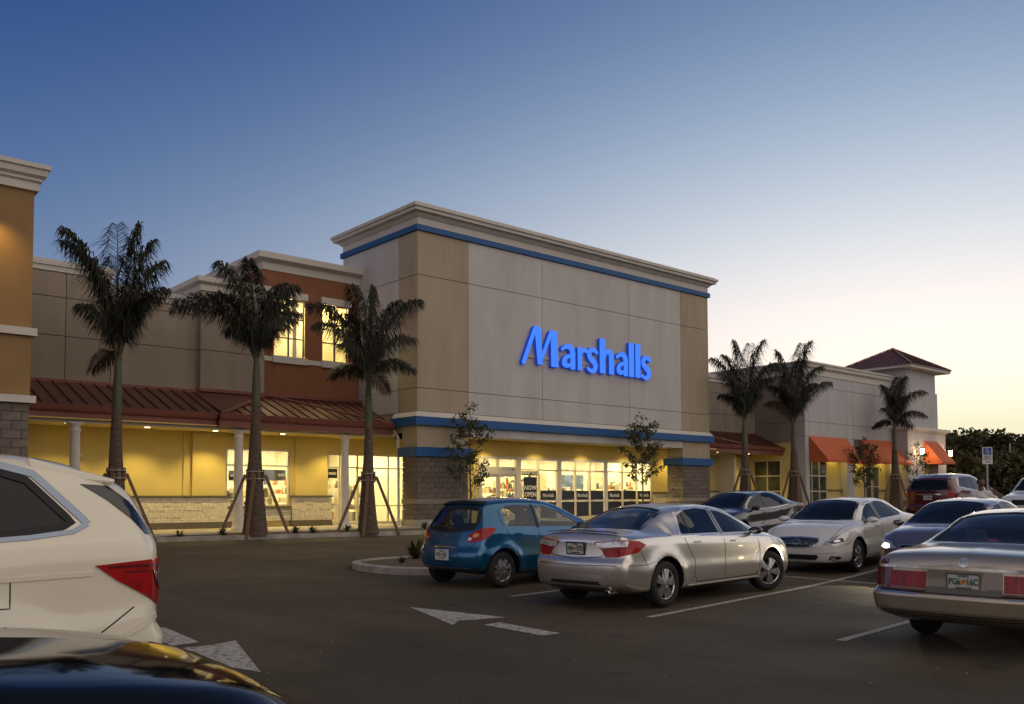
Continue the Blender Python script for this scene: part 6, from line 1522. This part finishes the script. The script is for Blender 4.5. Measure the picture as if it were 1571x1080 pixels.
def palm(x, y, label, crown_h, base_r, top_r, tips, seed, spear=None, lean=0., n_extra=2):
    zb = bedz(x, y) - .05; t = thing('palm_tree', label, 'palm tree', (x, y, zb), group='palms in the strip before the shops')
    b = MB(); H = crown_h - zb; sh = H - 1.55
    prof = [(0, 1.06), (.03, 1.0), (.12, .88), (.3, .72), (.5, .58), (.7, .46), (.85, .40), (.93, .37), (1, .36)]
    pts = []; rad = []
    K = 56
    for i in range(K + 1):
        f = i / K; r = interp([(a, c) for a, c in prof], f) * base_r; ring = 1 + (.022 if i % 2 else -.016)
        pts.append((x + lean * f * f + .02 * math.sin(f * 5 + seed), y, zb + f * sh)); rad.append(max(r * ring, top_r * .9))
    b.tube(pts, rad, 'bark', 20); b.obj('trunk', t, sharp=60)
    b = MB(); x2 = x + lean
    b.tube([(x2, y, zb + sh - .05), (x2, y, zb + sh + .15), (x2, y, zb + sh + .7), (x2, y, crown_h - .2), (x2, y, crown_h + .15)], [top_r * .92, top_r * 1.0, top_r * .95, top_r * .7, top_r * .4], 'crownshaft', 16); b.obj('crownshaft', t)
    right = Vector((math.sin(yaw), -math.cos(yaw), 0)); fw = Vector((math.cos(yaw), math.sin(yaw), 0)); rg = random.Random(seed)
    base = Vector((x2, y, crown_h - .05)); k = 0
    for (dx, dz, dd, *rest) in tips:
        dry = bool(rest); tip = base + right * dx + fw * dd + Vector((0, 0, dz)); L = min(1.15, .55 + .14 * (tip - base).length)
        frond(t, base + right * dx * .02 + fw * dd * .02, tip, L, seed * 31 + k, dry, 1.25); k += 1
    for _ in range(n_extra):
        a = rg.uniform(0, 2 * PI); r = rg.uniform(.5, 1.5); tip = base + right * r * math.cos(a) + fw * r * math.sin(a) + Vector((0, 0, rg.uniform(1.2, 2.4))); frond(t, base, tip, .8, seed * 31 + k, False, 1.1); k += 1
    # timber props strapped to the trunk
    br = thing('tree_brace', {1: 'timber props strapped round the palm nearest the ochre tower', 2: 'timber props round the palm before the shop window', 3: 'timber props round the palm next to the block pier', 4: 'timber props round the palm by the right canopy', 5: 'timber props round the palm beside the first awning', 6: 'timber props round the palm before the corner tower'}[seed], 'tree brace', (x, y, zb), group='timber braces propping the palms')
    hz = zb + 2.05; rt_ = interp([(a, c) for a, c in prof], 2.05 / sh) * base_r
    for q in range(8):
        a = 2 * PI * q / 8; s_ = MB(); s_.box(-.045, .045, -.02, .02, -.20, .20, 'timber')
        s_.v = [(x + (rt_ + .03 + v[1]) * math.cos(a) - v[0] * math.sin(a), y + (rt_ + .03 + v[1]) * math.sin(a) + v[0] * math.cos(a), hz + v[2]) for v in s_.v]; s_.obj('batten', br)
    for hh in (-.12, .12):
        s_ = MB(); s_.tube([(x + (rt_ + .062) * math.cos(a), y + (rt_ + .062) * math.sin(a), hz + hh) for a in [2 * PI * k / 20 for k in range(21)]], .014, 'strap', 6, False); s_.obj('strap', br)
    for q in range(4):
        a = R(38.85 - 90 + 22) + q * PI / 2; fx, fy = x + 1.25 * math.cos(a), y + 1.25 * math.sin(a) * (.62)
        s_ = MB(); s_.bar((x + (rt_ + .07) * math.cos(a), y + (rt_ + .07) * math.sin(a), hz + .02), (fx, fy, zb - .05), .09, .09, 'timber'); s_.obj('prop', br)
PL = [  # x, y, crown height, base radius, top radius, frond tips (right, up, depth), label
 (9.02, 28.75, 5.93, .40, .14, [(-1.96, 3.75, 0.2), (-1.56, 3.95, -0.5), (0.54, 4.31, 0.2), (0.2, 4.05, -0.7), (1.34, 3.11, 0.2), (1.08, 1.86, -0.9), (-0.56, 3.51, 0.9), (-1.06, -0.24, 0.5, 1), (-0.96, 1.56, -0.7), (0.74, 3.95, 0.8), (1.24, 2.35, 0.7)], 'palm left of the others, nearest the ochre tower'),
 (13.48, 28.60, 6.37, .42, .14, [(-2.95, 2.05, 0.2), (-2.66, 1.61, -0.6), (-0.4, 3.52, 0.2), (-0.09, 3.26, -0.7), (1.32, 2.55, 0.2), (1.19, 1.06, -0.6), (-1.89, 2.38, 0.8), (0.75, 2.82, 0.9), (-1.34, 1.06, 0.7), (1.3, 1.72, 0.8), (-1.12, 3.15, -0.8)], 'palm standing before the lit shop window and rust bay'),
 (17.45, 27.85, 5.82, .38, .14, [(-2.25, 2.89, 0.2), (-1.83, 2.0, -0.7), (0.09, 3.59, 0.2), (-0.54, 3.4, -0.7), (1.88, 3.03, 0.2), (1.69, 1.53, -0.6), (0.99, 3.17, 0.8), (-1.48, 0.35, 0.5), (1.57, 0.59, 0.7), (-1.01, 2.7, 0.9), (0.75, -0.35, -0.6, 1)], 'palm standing between the shop door and the block pier'),
 (41.42, 28.3, 5.68, .46, .16, [(-1.72, 3.51, 0.2), (-1.44, 2.56, -0.8), (-0.49, 4.5, 0.2), (1.19, 4.5, 0.2), (1.55, 3.09, -0.8), (-1.19, 1.51, 0.7), (1.19, 1.51, 0.8), (0.14, 4.15, -0.9), (-0.91, 3.79, 0.9), (1.72, 2.39, 0.4)], 'palm before the short canopy right of the store'),
 (45.6, 27.9, 5.74, .50, .16, [(1.77, 3.32, 0.2), (1.14, 4.8, 0.2), (-0.81, 4.32, 0.4), (-1.37, 3.4, -0.7), (1.96, 2.29, -0.6), (1.22, 1.55, 0.8), (0.3, 4.5, -0.9), (-1.44, 1.25, 0.4, 1), (-1.18, 2.29, 0.8), (0.85, 3.95, 0.9)], 'palm beside the first orange awning'),
 (57.07, 27.6, 6.2, .50, .15, [(2.19, 2.24, 0.2), (1.81, 0.63, -0.6), (0.93, 3.25, 0.2), (-0.55, 2.74, 0.5), (-1.05, 1.05, -0.7), (-1.14, 0.0, 0.6), (1.56, 0.0, 0.7), (0.0, 3.08, -0.8), (0.42, 2.74, 0.9)], 'palm before the corner tower'),
]
for i, (x, y, ch, br_, tr, tips, lb) in enumerate(PL): palm(x, y, lb, ch, br_, tr, tips, i + 1)

# ------------------------------------------------------------------ young broadleaf trees
def leaf_cluster(b, c, r, n, rg, s=.085, m='leaf'):
    for _ in range(n):
        d = Vector((rg.gauss(0, 1), rg.gauss(0, 1), rg.gauss(0, .8))).normalized() * r * rg.random() ** .45; p = Vector(c) + d
        u = Vector((rg.gauss(0, 1), rg.gauss(0, 1), rg.gauss(0, .5))).normalized(); v = u.orthogonal().normalized(); w = u.cross(v); a = rg.uniform(0, 2 * PI); q = v * math.cos(a) + w * math.sin(a) + Vector((0, 0, -.35)); q.normalize(); side = q.cross(u).normalized()
        l = s * rg.uniform(.8, 1.5); b.add([p - q * l * .2, p + side * l * .34 + q * l * .4, p + q * l * 1.2, p - side * l * .34 + q * l * .4], [(0, 1, 2, 3)], m)
def young_tree(x, y, H, spread, label, seed, clear=1.4, dense=1.):
    rg = random.Random(seed); zb = bedz(x, y) - .04; t = thing('young_tree', label, 'young tree', (x, y, zb), group='thin young trees along the shops'); b = MB()
    top = Vector((x + rg.uniform(-.1, .1), y, zb + H)); trunk = [(x, y, zb), (x + .03, y, zb + clear), (x - .03, y + .02, zb + H * .6), tuple(top - Vector((0, 0, .25)))]
    b.tube(trunk, [.045, .038, .024, .008], 'twig', 8); c = MB(); L = MB()
    nb = int(15 * dense)
    for k in range(nb):
        f = k / (nb - 1); z = zb + clear + (H - clear - .5) * f * .92; a = k * 2.4 + rg.uniform(-.4, .4); r = spread * (.55 + .5 * math.sin(PI * min(1, f * .9 + .15))) * rg.uniform(.6, 1.05)
        s0 = Vector((x, y, z)); e = s0 + Vector((math.cos(a) * r, math.sin(a) * r, r * rg.uniform(.6, 1.1))); mid = s0.lerp(e, .5) + Vector((0, 0, -.05))
        c.tube([s0, mid, e], [.014, .010, .004], 'twig', 5)
        for q in range(5):
            p = mid.lerp(e, q / 4 * .95 + .05) + Vector((rg.gauss(0, .07), rg.gauss(0, .07), rg.gauss(0, .07))); leaf_cluster(L, p, .15 + .08 * rg.random(), int(12 * dense) + 4, rg, .075)
    leaf_cluster(L, top, .3, 34, rg)
    b.obj('trunk', t); c.obj('branches', t); L.obj('foliage', t, 'stuff', fix=False)
young_tree(22.5, 28.3, 4.85, 1.0, 'young tree standing before the left block pier', 5, 1.3, 1.25)
young_tree(32.75, 28.1, 4.75, 1.05, 'young tree standing before the lit entrance windows', 8, 1.5, 1.5)
young_tree(53.2, 27.7, 4.3, 1.0, 'young tree standing between the two wide awnings', 12, 1.2, 1.5)
young_tree(60.0, 27.5, 4.2, 1.0, 'young tree standing before the tower lantern', 14, 1.2, .9)
# small plants
def plant(x, y, z, r, label, seed, m='leaf', grp='small plants in the mulch strip'):
    rg = random.Random(seed); b = MB(); n = 26
    for k in range(n):
        a = rg.uniform(0, 2 * PI); e = rg.uniform(.3, 1.25); d = Vector((math.cos(a) * math.cos(e), math.sin(a) * math.cos(e), math.sin(e))); l = r * rg.uniform(.7, 1.15); s = Vector((-math.sin(a), math.cos(a), 0)) * .028 * (r / .3)
        p0 = Vector((x, y, z)); p1 = p0 + d * l * .6; p2 = p0 + d * l + Vector((0, 0, -.10 * l)); b.add([p0 - s * .3, p0 + s * .3, p1 + s, p1 - s, p2], [(0, 1, 2, 3), (3, 2, 4)], m)
    o = b.obj('small_plant', None, fix=False); tag(o, label, 'plant', grp)
pc = [(11.0, 28.75, 'spiky plant in the mulch left of the second palm'), (12.4, 28.7, 'spiky plant touching the second palm brace'), (14.9, 28.45, 'spiky plant just right of the second palm'), (15.5, 28.3, 'spiky plant midway between the second and third palms'), (16.9, 28.35, 'leafy plant at the foot of the third palm'), (20.2, 28.2, 'spiky plant under the block pier')]
for i, (x, y, lb) in enumerate(pc): plant(x, y, bedz(x, y), .34, lb, 40 + i)
plant(11.55, 16.45, gz(11, 16.6) + .15, .52, 'spiky plant growing on the gravel traffic island', 60)
for i, (x, y) in enumerate(((12.3, 15.8), (12.9, 16.6), (10.8, 15.9))): plant(x, y, gz(11, 16.6) + .15, .18, ['low tuft on the island nearest the hatchback', 'low tuft at the back of the island', 'low tuft at the nose of the island'][i], 70 + i, 'leaf')

# ------------------------------------------------------------------ far ground, dirt mound and tree belt
def mound(x, y, r, h, label):
    b = MB(); K = 22; rings = 9; vs = [(x, y, gz(x, y) + h)]; rg = random.Random(3)
    for i in range(1, rings + 1):
        for k in range(K):
            a = 2 * PI * k / K; rr = r * i / rings * (1 + .1 * math.sin(3 * a) + .05 * rg.random()); f = math.cos(min(1, i / rings) * PI / 2) ** 1.3; vs.append((x + rr * math.cos(a), y + rr * math.sin(a), gz(x, y) - .1 + h * f + rg.uniform(-.05, .05)))
    fs = [(0, 1 + k, 1 + (k + 1) % K) for k in range(K)]
    for i in range(rings - 1):
        for k in range(K): a = 1 + i * K + k; c = 1 + i * K + (k + 1) % K; fs.append((a, a + K, c + K, c))
    b.add(vs, fs, 'mulch', True); o = b.obj('dirt_mound', None); tag(o, label, 'dirt mound')
mound(88, 37, 5.2, 3.4, 'dark heap of earth before the far tree belt')
def far_tree(x, y, H, r, label, seed, grp='tree belt on the horizon'):
    rg = random.Random(seed); t = thing('far_tree', label, 'tree', (x, y, .7), group=grp); b = MB(); b.tube([(x, y, .6), (x + rg.uniform(-.3, .3), y, .6 + H * .5), (x, y, H * .9)], [.32, .22, .06], 'twig', 7); b.obj('trunk', t)
    L = MB(); nl = 13
    for k in range(nl):
        f = k / (nl - 1); z = H * (.16 + .80 * f); rr = r * (math.sin(PI * min(1, .18 + f * .74)) ** .7); a = k * 2.4 + rg.random()
        c = Vector((x + rr * .55 * math.cos(a), y + rr * .55 * math.sin(a), z)); cr = r * rg.uniform(.38, .62)
        for _ in range(230):
            d = Vector((rg.gauss(0, 1), rg.gauss(0, 1), rg.gauss(0, .75))).normalized() * cr * rg.random() ** .4; p = c + d
            u = Vector((rg.gauss(0, 1), rg.gauss(0, 1), rg.gauss(0, 1))).normalized(); v = u.orthogonal().normalized(); w = u.cross(v); s = rg.uniform(.16, .34)
            L.add([p - v * s, p + w * s * .8, p + v * s, p - w * s * .7], [(0, 1, 2, 3)], 'far_leaf')
    L.obj('crown', t, 'stuff', fix=False)
rg = random.Random(77); k = 0
for i in range(26):
    az = 15.5 + i * .44 + rg.uniform(-.12, .12); dist = rg.uniform(118, 150); x, y = dist * math.cos(R(az)), dist * math.sin(R(az)); H = dist * rg.uniform(.048, .060) + 1.6
    far_tree(x, y, H, H * rg.uniform(.30, .40), 'dark tree of the belt ' + ('directly right of the corner tower' if i < 0 else ['behind the parking sign', 'left of the parking sign', 'between the tower and the earth heap', 'hidden behind the corner tower'][min(3, i // 7)]), 200 + i)
for i in range(16):
    az = 15.8 + i * .7 + rg.uniform(-.12, .12); dist = rg.uniform(100, 112); x, y = dist * math.cos(R(az)), dist * math.sin(R(az)); H = dist * rg.uniform(.028, .038) + 1.6
    far_tree(x, y, H, H * rg.uniform(.45, .55), 'low bushy tree fronting the belt ' + ['at the right edge', 'behind the parking sign', 'near the earth heap', 'behind the corner tower'][min(3, i // 4)], 300 + i)
far_tree(72.5, 30.0, 4.6, 1.9, 'small round tree right of the corner tower', 400, 'shrubs beside the tower')

# unseen woods added behind the viewer as a dark skyline mirrored in the cars
rg = random.Random(31); L = MB()
for i in range(1500):
    az = R(rg.uniform(100, 375.5)); d = rg.uniform(90, 115); H = 4.2 + 2.6 * math.sin(az * 9) * math.sin(az * 23 + 1) + rg.uniform(-.8, 1.6); z = rg.uniform(.2, H); x, y = d * math.cos(az), d * math.sin(az); s = rg.uniform(1.0, 2.2)
    u = Vector((rg.gauss(0, 1), rg.gauss(0, 1), rg.gauss(0, 1))).normalized(); v = u.orthogonal().normalized(); w = u.cross(v)
    for q in (v, w, u): L.add([Vector((x, y, z)) - q * s, Vector((x, y, z)) + u.cross(q if q is not u else v) * s * .8 + Vector((0, 0, .3)), Vector((x, y, z)) + q * s, Vector((x, y, z - s * .6))], [(0, 1, 2, 3)], 'far_leaf')
o = L.obj('added_woods', None, fix=False); tag(o, 'unseen woods added behind the viewer for reflections', 'woods', kind='stuff')

# ------------------------------------------------------------------ parking sign, far lamp posts
sx_, sy_ = 29.1, 11.2; zg = gz(sx_, sy_)
M['sign_blue'] = mat('sign_blue', (.02, .06, .30), .4); M['sign_white'] = mat('sign_white', (.62, .62, .60), .5)
t = thing('parking_sign', 'blue and white wheelchair parking sign on a thin steel post', 'sign', (sx_, sy_, zg), R(48.85 - 90)); LOCAL.add(t.name)
b = MB(); b.tube([(0, 0, 0), (0, 0, 2.62)], .03, 'galv', 10); b.obj('post', t)
b = MB(); b.box(-.155, .155, -.045, -.035, 2.10, 2.62, 'sign_white'); b.obj('sign_plate', t); b = MB(); b.box(-.125, .125, -.049, -.0455, 2.385, 2.60, 'sign_blue'); b.obj('blue_field', t)
b = MB(); yy = -.052
def disc(cx, cz, r, n=14): b.add([(cx, yy, cz)] + [(cx + r * math.cos(2 * PI * k / n), yy, cz + r * math.sin(2 * PI * k / n)) for k in range(n)], [(0, 1 + (k + 1) % n, 1 + k) for k in range(n)], 'sign_white')
disc(-.012, 2.572, .015)
for a, c in (((-.012, 2.555), (-.004, 2.49)), ((-.004, 2.49), (.035, 2.488)), ((.035, 2.488), (.055, 2.435)), ((-.010, 2.53), (.03, 2.525))): b.bar((a[0], yy, a[1]), (c[0], yy, c[1]), .004, .014, 'sign_white', (0, 0, 1) if abs(a[0] - c[0]) > .02 else (1, 0, 0))
b.tube([(-.004 + .045 * math.cos(q), yy, 2.455 + .045 * math.sin(q)) for q in [R(100 + 22 * k) for k in range(12)]], .006, 'sign_white', 6); b.obj('wheelchair_symbol', t)
for s_, z, tx in ((.034, 2.34, 'PARKING BY'), (.034, 2.295, 'DISABLED'), (.034, 2.25, 'PERMIT ONLY'), (.032, 2.17, '$250 FINE')): text('lettering', tx, s_ * 1.25, 'black', t, (0, -.047, z), bold=.0006)
for i, (az, d, h) in enumerate(((24.0, 90, 4.5), (19.9, 105, 6.4))):
    x, y = d * math.cos(R(az)), d * math.sin(R(az)); b = MB(); b.tube([(x, y, .6), (x, y, .6 + h)], [.09, .07], 'galv', 8); o = b.obj('far_post', None); tag(o, ['slim pale post by the earth heap', 'slim pale post farthest right in the belt', 'short pale post behind the parking sign'][i], 'post', 'thin posts before the tree belt')

M['pebble'] = mat('pebble', (.30, .27, .22), .9)
rg = random.Random(9); b = MB()
for _ in range(420):
    x, y = (rg.uniform(1.5, 15), rg.uniform(3.5, 17)) if rg.random() < .6 else (rg.uniform(8, 20), rg.uniform(25, 27)); r = rg.uniform(.004, .013); z = gz(x, y) + r * .4
    b.add([(x - r, y, z), (x, y - r, z), (x + r, y, z), (x, y + r, z), (x, y, z + r * .7)], [(0, 1, 4), (1, 2, 4), (2, 3, 4), (3, 0, 4)], 'pebble')
o = b.obj('loose_grit', None, fix=False); tag(o, 'loose grit and crumbs scattered over the asphalt', 'grit', kind='stuff')

# ------------------------------------------------------------------ person walking between the cars
def person(x, y, rz, H, label):
    zg = gz(x, y); t = thing('person', label, 'person', (x, y, zg), rz); LOCAL.add(t.name); s = H / 1.80
    J = {'pelvis': (0, 0, .95), 'waist': (.01, 0, 1.08), 'chest': (.0, 0, 1.30), 'neck0': (-.005, 0, 1.47), 'neck': (.01, 0, 1.55),
         'hl': (0, .10, .92), 'kl': (.10, .11, .52), 'al': (-.02, .11, .10), 'tl': (.14, .12, .04), 'hr': (0, -.10, .92), 'kr': (-.02, -.11, .50), 'ar': (-.20, -.11, .12), 'tr': (-.06, -.12, .04),
         'sl': (0, .17, 1.42), 'el': (-.06, .25, 1.15), 'wl': (.06, .27, .92), 'sr': (0, -.17, 1.42), 'er': (-.02, -.25, 1.15), 'wr': (.12, -.26, .95)}
    def skin(nm, segs, m, vox=.016):
        """tapered limbs welded into one continuous surface"""
        b = MB()
        for a, c, ra, rb, fl in segs:
            a = Vector(a) * s; c = Vector(c) * s; d = (c - a); L = d.length; d.normalize(); sd2 = d.cross(Vector((1, 0, 0))); sd2 = (sd2 if sd2.length > .1 else d.cross(Vector((0, 1, 0)))).normalized(); fr2 = sd2.cross(d).normalized(); rings = []; n = 20
            st = [(-ra, .05), (-ra * .8, .6), (-ra * .45, .89), (0, 1)]
            K = [(q0, r * ra) for q0, r in st] + [(L * .5, (ra + rb) / 2)] + [(L + t2 * rb, r * rb) for t2, r in ((0, 1), (.45, .89), (.8, .6), (1, .05))]
            for tt, r in K:
                tt = tt * s if tt < 0 else tt; p = a + d * tt; r *= s; rings.append([p + sd2 * r * math.cos(q) + fr2 * r * fl * math.sin(q) for q in [2 * PI * k / n for k in range(n)]])
            b.add([v for r in rings for v in r], [(i * n + k, i * n + (k + 1) % n, (i + 1) * n + (k + 1) % n, (i + 1) * n + k) for i in range(len(rings) - 1) for k in range(n)] + [tuple(range(n))[::-1], tuple(range((len(rings) - 1) * n, len(rings) * n))], m)
        me = bpy.data.meshes.new(nm); me.from_pydata(b.v, [], b.f); o = bpy.data.objects.new(nm, me); COL.objects.link(o)
        r = o.modifiers.new('r', 'REMESH'); r.mode = 'VOXEL'; r.voxel_size = vox; sm = o.modifiers.new('s', 'SMOOTH'); sm.iterations = 4 if vox > .01 else 1; sm.factor = .5
        m2 = bpy.data.meshes.new_from_object(o.evaluated_get(bpy.context.evaluated_depsgraph_get())); bpy.data.objects.remove(o); m2.materials.clear(); m2.materials.append(M[m]); m2.polygons.foreach_set('use_smooth', [True] * len(m2.polygons)); m2.polygons.foreach_set('material_index', [0] * len(m2.polygons))
        o = bpy.data.objects.new(nm, m2); link(o, t); return o
    S = []
    S += [(J['pelvis'], J['chest'], .13, .15, .68), (J['chest'], J['neck0'], .12, .06, .8), (J['neck0'], (.012, 0, 1.60), .056, .052, 1)]
    for q in 'lr':
        y = .17 if q == 'l' else -.17; S += [((0, y * .6, 1.42), J['s' + q], .07, .062, .9), (J['s' + q], J['e' + q], .052, .040, 1), (J['e' + q], J['w' + q], .040, .026, 1), (J['h' + q], J['k' + q], .088, .056, 1), (J['k' + q], J['a' + q], .054, .038, 1), (J['a' + q], J['t' + q], .040, .034, 1)]
        w = Vector(J['w' + q]); pp = w + Vector((.02, 0, -.07)); S.append((w, pp, .026, .030, .5))
        for f in range(4):
            ln = (.070, .082, .078, .060)[f]; k1 = pp + Vector((-.028 + .018 * f, 0, -.025)); k2 = k1 + Vector((.004 * f, 0, -ln * .5)); k3 = k2 + Vector((.012, 0, -ln * .42)); S += [(k1, k2, .0095, .009, 1), (k2, k3, .009, .007, 1)]
        S += [(pp + Vector((.026, 0, .01)), pp + Vector((.050, 0, -.02)), .012, .010, 1), (pp + Vector((.050, 0, -.02)), pp + Vector((.055, 0, -.05)), .010, .008, 1)]
    skin('body', S, 'skin_tone', .008)
    T = [((0, 0, 1.02), J['chest'], .150, .165, .70), (J['chest'], (-.005, 0, 1.44), .14, .085, .8)]
    for q in 'lr':
        y = .17 if q == 'l' else -.17; e = Vector(J['s' + q]).lerp(Vector(J['e' + q]), .72); T += [((0, y * .55, 1.41), J['s' + q], .088, .078, .9), (J['s' + q], e, .074, .062, 1)]
    skin('shirt', T, 'shirt_white')
    T = [((0, -.04, .93), (0, .04, .93), .125, .125, .85)]
    for q in 'lr': T += [(J['h' + q], J['k' + q], .103, .074, 1), (J['k' + q], J['a' + q], .074, .062, 1)]
    skin('trousers', T, 'denim')
    skin('shoes', [(Vector(J['a' + q]) + Vector((-.02, 0, -.04)), Vector(J['t' + q]) + Vector((.06, 0, .0)), .045, .042, 1) for q in 'lr'], 'black')
    # head with face
    bm = bmesh.new(); bmesh.ops.create_uvsphere(bm, u_segments=32, v_segments=24, radius=1)
    hc = Vector((.03, 0, 1.675))
    for v in bm.verts:
        p = v.co.copy(); f = 1 - .22 * max(0, -p.z) * (1 if p.x > -.3 else .6); X_ = p.x * .098 * f + (.012 if p.x > .6 and p.z < 0 else 0); Y_ = p.y * .076 * f; Z_ = p.z * .122
        nose = math.exp(-((p.y / .13) ** 2 + ((p.z + .12) / .20) ** 2)) if p.x > 0 else 0; X_ += .022 * nose
        for sy in (-.36, .36): X_ -= .008 * (math.exp(-(((p.y - sy) / .16) ** 2 + ((p.z - .08) / .13) ** 2)) if p.x > 0 else 0)
        X_ += .005 * (math.exp(-((p.y / .28) ** 2 + ((p.z + .48) / .10) ** 2)) if p.x > 0 else 0)
        v.co = (Vector((X_, Y_, Z_)) + hc) * s
    me = bpy.data.meshes.new('head'); bm.to_mesh(me); bm.free(); me.materials.append(M['skin_tone']); me.polygons.foreach_set('use_smooth', [True] * len(me.polygons)); o = bpy.data.objects.new('head', me); link(o, t)
    b = MB(); b.add([], [], 'hair')
    bm = bmesh.new(); bmesh.ops.create_uvsphere(bm, u_segments=32, v_segments=20, radius=1)
    for v in list(bm.verts):
        if v.co.z < -.25 or (v.co.x > .45 and v.co.z < .50): bm.verts.remove(v)
    for v in bm.verts: v.co = (Vector((v.co.x * .108 - .004, v.co.y * .086, v.co.z * .132)) + hc) * s
    me = bpy.data.meshes.new('hair'); bm.to_mesh(me); bm.free(); me.materials.append(M['hair']); me.polygons.foreach_set('use_smooth', [True] * len(me.polygons)); o = bpy.data.objects.new('hair', me); link(o, t)
    b = MB()
    for sy in (-1, 1):
        b.lathe([(0, 0), (.009, 0), (.004, .003)], 'black', 8); b.v[-24:] = [((.113 + v[2]) * s, (sy * .030 + v[0]) * s, (1.683 + v[1]) * s) for v in b.v[-24:]]
        b.hexa([tuple(q * s for q in p) for p in ((.02, sy * .074, 1.645), (.045, sy * .074, 1.65), (.045, sy * .088, 1.65), (.02, sy * .092, 1.645), (.015, sy * .074, 1.70), (.045, sy * .074, 1.705), (.045, sy * .088, 1.705), (.012, sy * .094, 1.70))], 'skin_tone')
    b.obj('ears_and_eyes', t)
M['skin_tone'] = mat('skin_tone', (.16, .075, .045), .6); M['shirt_white'] = mat('shirt_white', (.62, .62, .64), .9, noise=(9, .08)); M['denim'] = mat('denim', (.03, .045, .09), .9); M['hair'] = mat('hair', (.008, .006, .005), .9)
person(22.6, 8.85, R(215), 1.84, 'dark haired person in a white t-shirt standing between the parked cars')

# ------------------------------------------------------------------ parked cars
GR = 'cars parked in the lot'
def place(sp, x, y, deg, label, mid=.5, **k):
    s = dict(sp); s.update(k); L = s['L']; a = R(deg); sc = s.get('scale', 1.) * s.get('sx', 1.)
    ox, oy = x - math.cos(a) * L * mid * sc, y - math.sin(a) * L * mid * sc
    z0 = gz(x - math.cos(a) * 1.3, y - math.sin(a) * 1.3); z1 = gz(x + math.cos(a) * 1.3, y + math.sin(a) * 1.3)
    root, c = build_car(s, (ox, oy, z0 - (z1 - z0) * .35), a, label, GR, -math.atan2(z1 - z0, 2.6)); return root
CARS = [
 (sil, 12.00, 9.62, 5.2, 'silver saloon with its tail to the viewer and front wheels turned', dict(scale=1.035, sx=1.06)),
 (blu, 11.62, 12.95, 3.5, 'blue hatchback parked beside the traffic island', dict(scale=1.05, sx=1.03)),
 (wht, 19.1, 10.45, 186.5, 'white saloon facing the viewer with oval front grille', dict(scale=1.03)),
 (cha, 22.35, 15.4, 184, 'charcoal saloon behind the white and silver saloons', dict(scale=1.02)),
 (plm, 19.0, 7.75, 185, 'dark plum saloon with its headlamp lit behind the gold saloon', dict(scale=1.03)),
 (gold, 12.38, 4.12, 2.6, 'gold boxy saloon with full width red tail lamps', dict(scale=1.035)),
 (red, 36.0, 15.1, 2, 'maroon sport utility car parked tail first far right', {}),
 (far, 39.0, 12.9, 182, 'white sport utility car at the far right edge', {}),
 (suv, -.15, 7.30, 180, 'white sport utility car cut off by the left edge', dict(scale=1.045)),
 (blk, -1.06, 3.45, 0, 'black saloon with its glossy nose in the bottom left corner', dict(scale=1.067, sx=1.18)),
]
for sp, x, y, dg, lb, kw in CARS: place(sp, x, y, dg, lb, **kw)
# pink cloth on the rear shelf of the gold saloon
M['pink_cloth'] = mat('pink_cloth', (.75, .10, .22), .9, noise=(8, .3))
rg = random.Random(5)
g = [o for o in bpy.data.objects if o.get('label', '').startswith('gold boxy')][0]
bm = bmesh.new(); bmesh.ops.create_icosphere(bm, subdivisions=3, radius=1)
for v in bm.verts:
    n_ = math.sin(v.co.x * 7 + v.co.y * 5) * .12 + math.sin(v.co.y * 11 + 1) * .10; v.co = Vector((v.co.x * .16, v.co.y * .34, max(-.25, v.co.z) * .10)) * (1 + n_)
me = bpy.data.meshes.new('pink_blanket'); bm.to_mesh(me); bm.free(); me.materials.append(M['pink_cloth']); me.polygons.foreach_set('use_smooth', [True] * len(me.polygons))
o = bpy.data.objects.new('pink_blanket', me); link(o); tag(o, 'crumpled pink blanket behind the rear glass of the gold saloon', 'blanket')
bpy.context.view_layer.update(); o.matrix_world = g.matrix_world @ Matrix.Translation((1.72, .33, 1.02))
# headlamp beam of the plum saloon
p = [o for o in bpy.data.objects if o.get('label', '').startswith('dark plum')][0]
l = bpy.data.lights.new('headlamp_beam', 'SPOT'); l.energy = 60; l.color = (1, .88, .62); l.spot_size = R(70); l.shadow_soft_size = .06
o = bpy.data.objects.new('headlamp_beam', l); link(o, p); o.location = (4.95, -.70, .68); o.rotation_euler = (R(85), 0, R(-90))
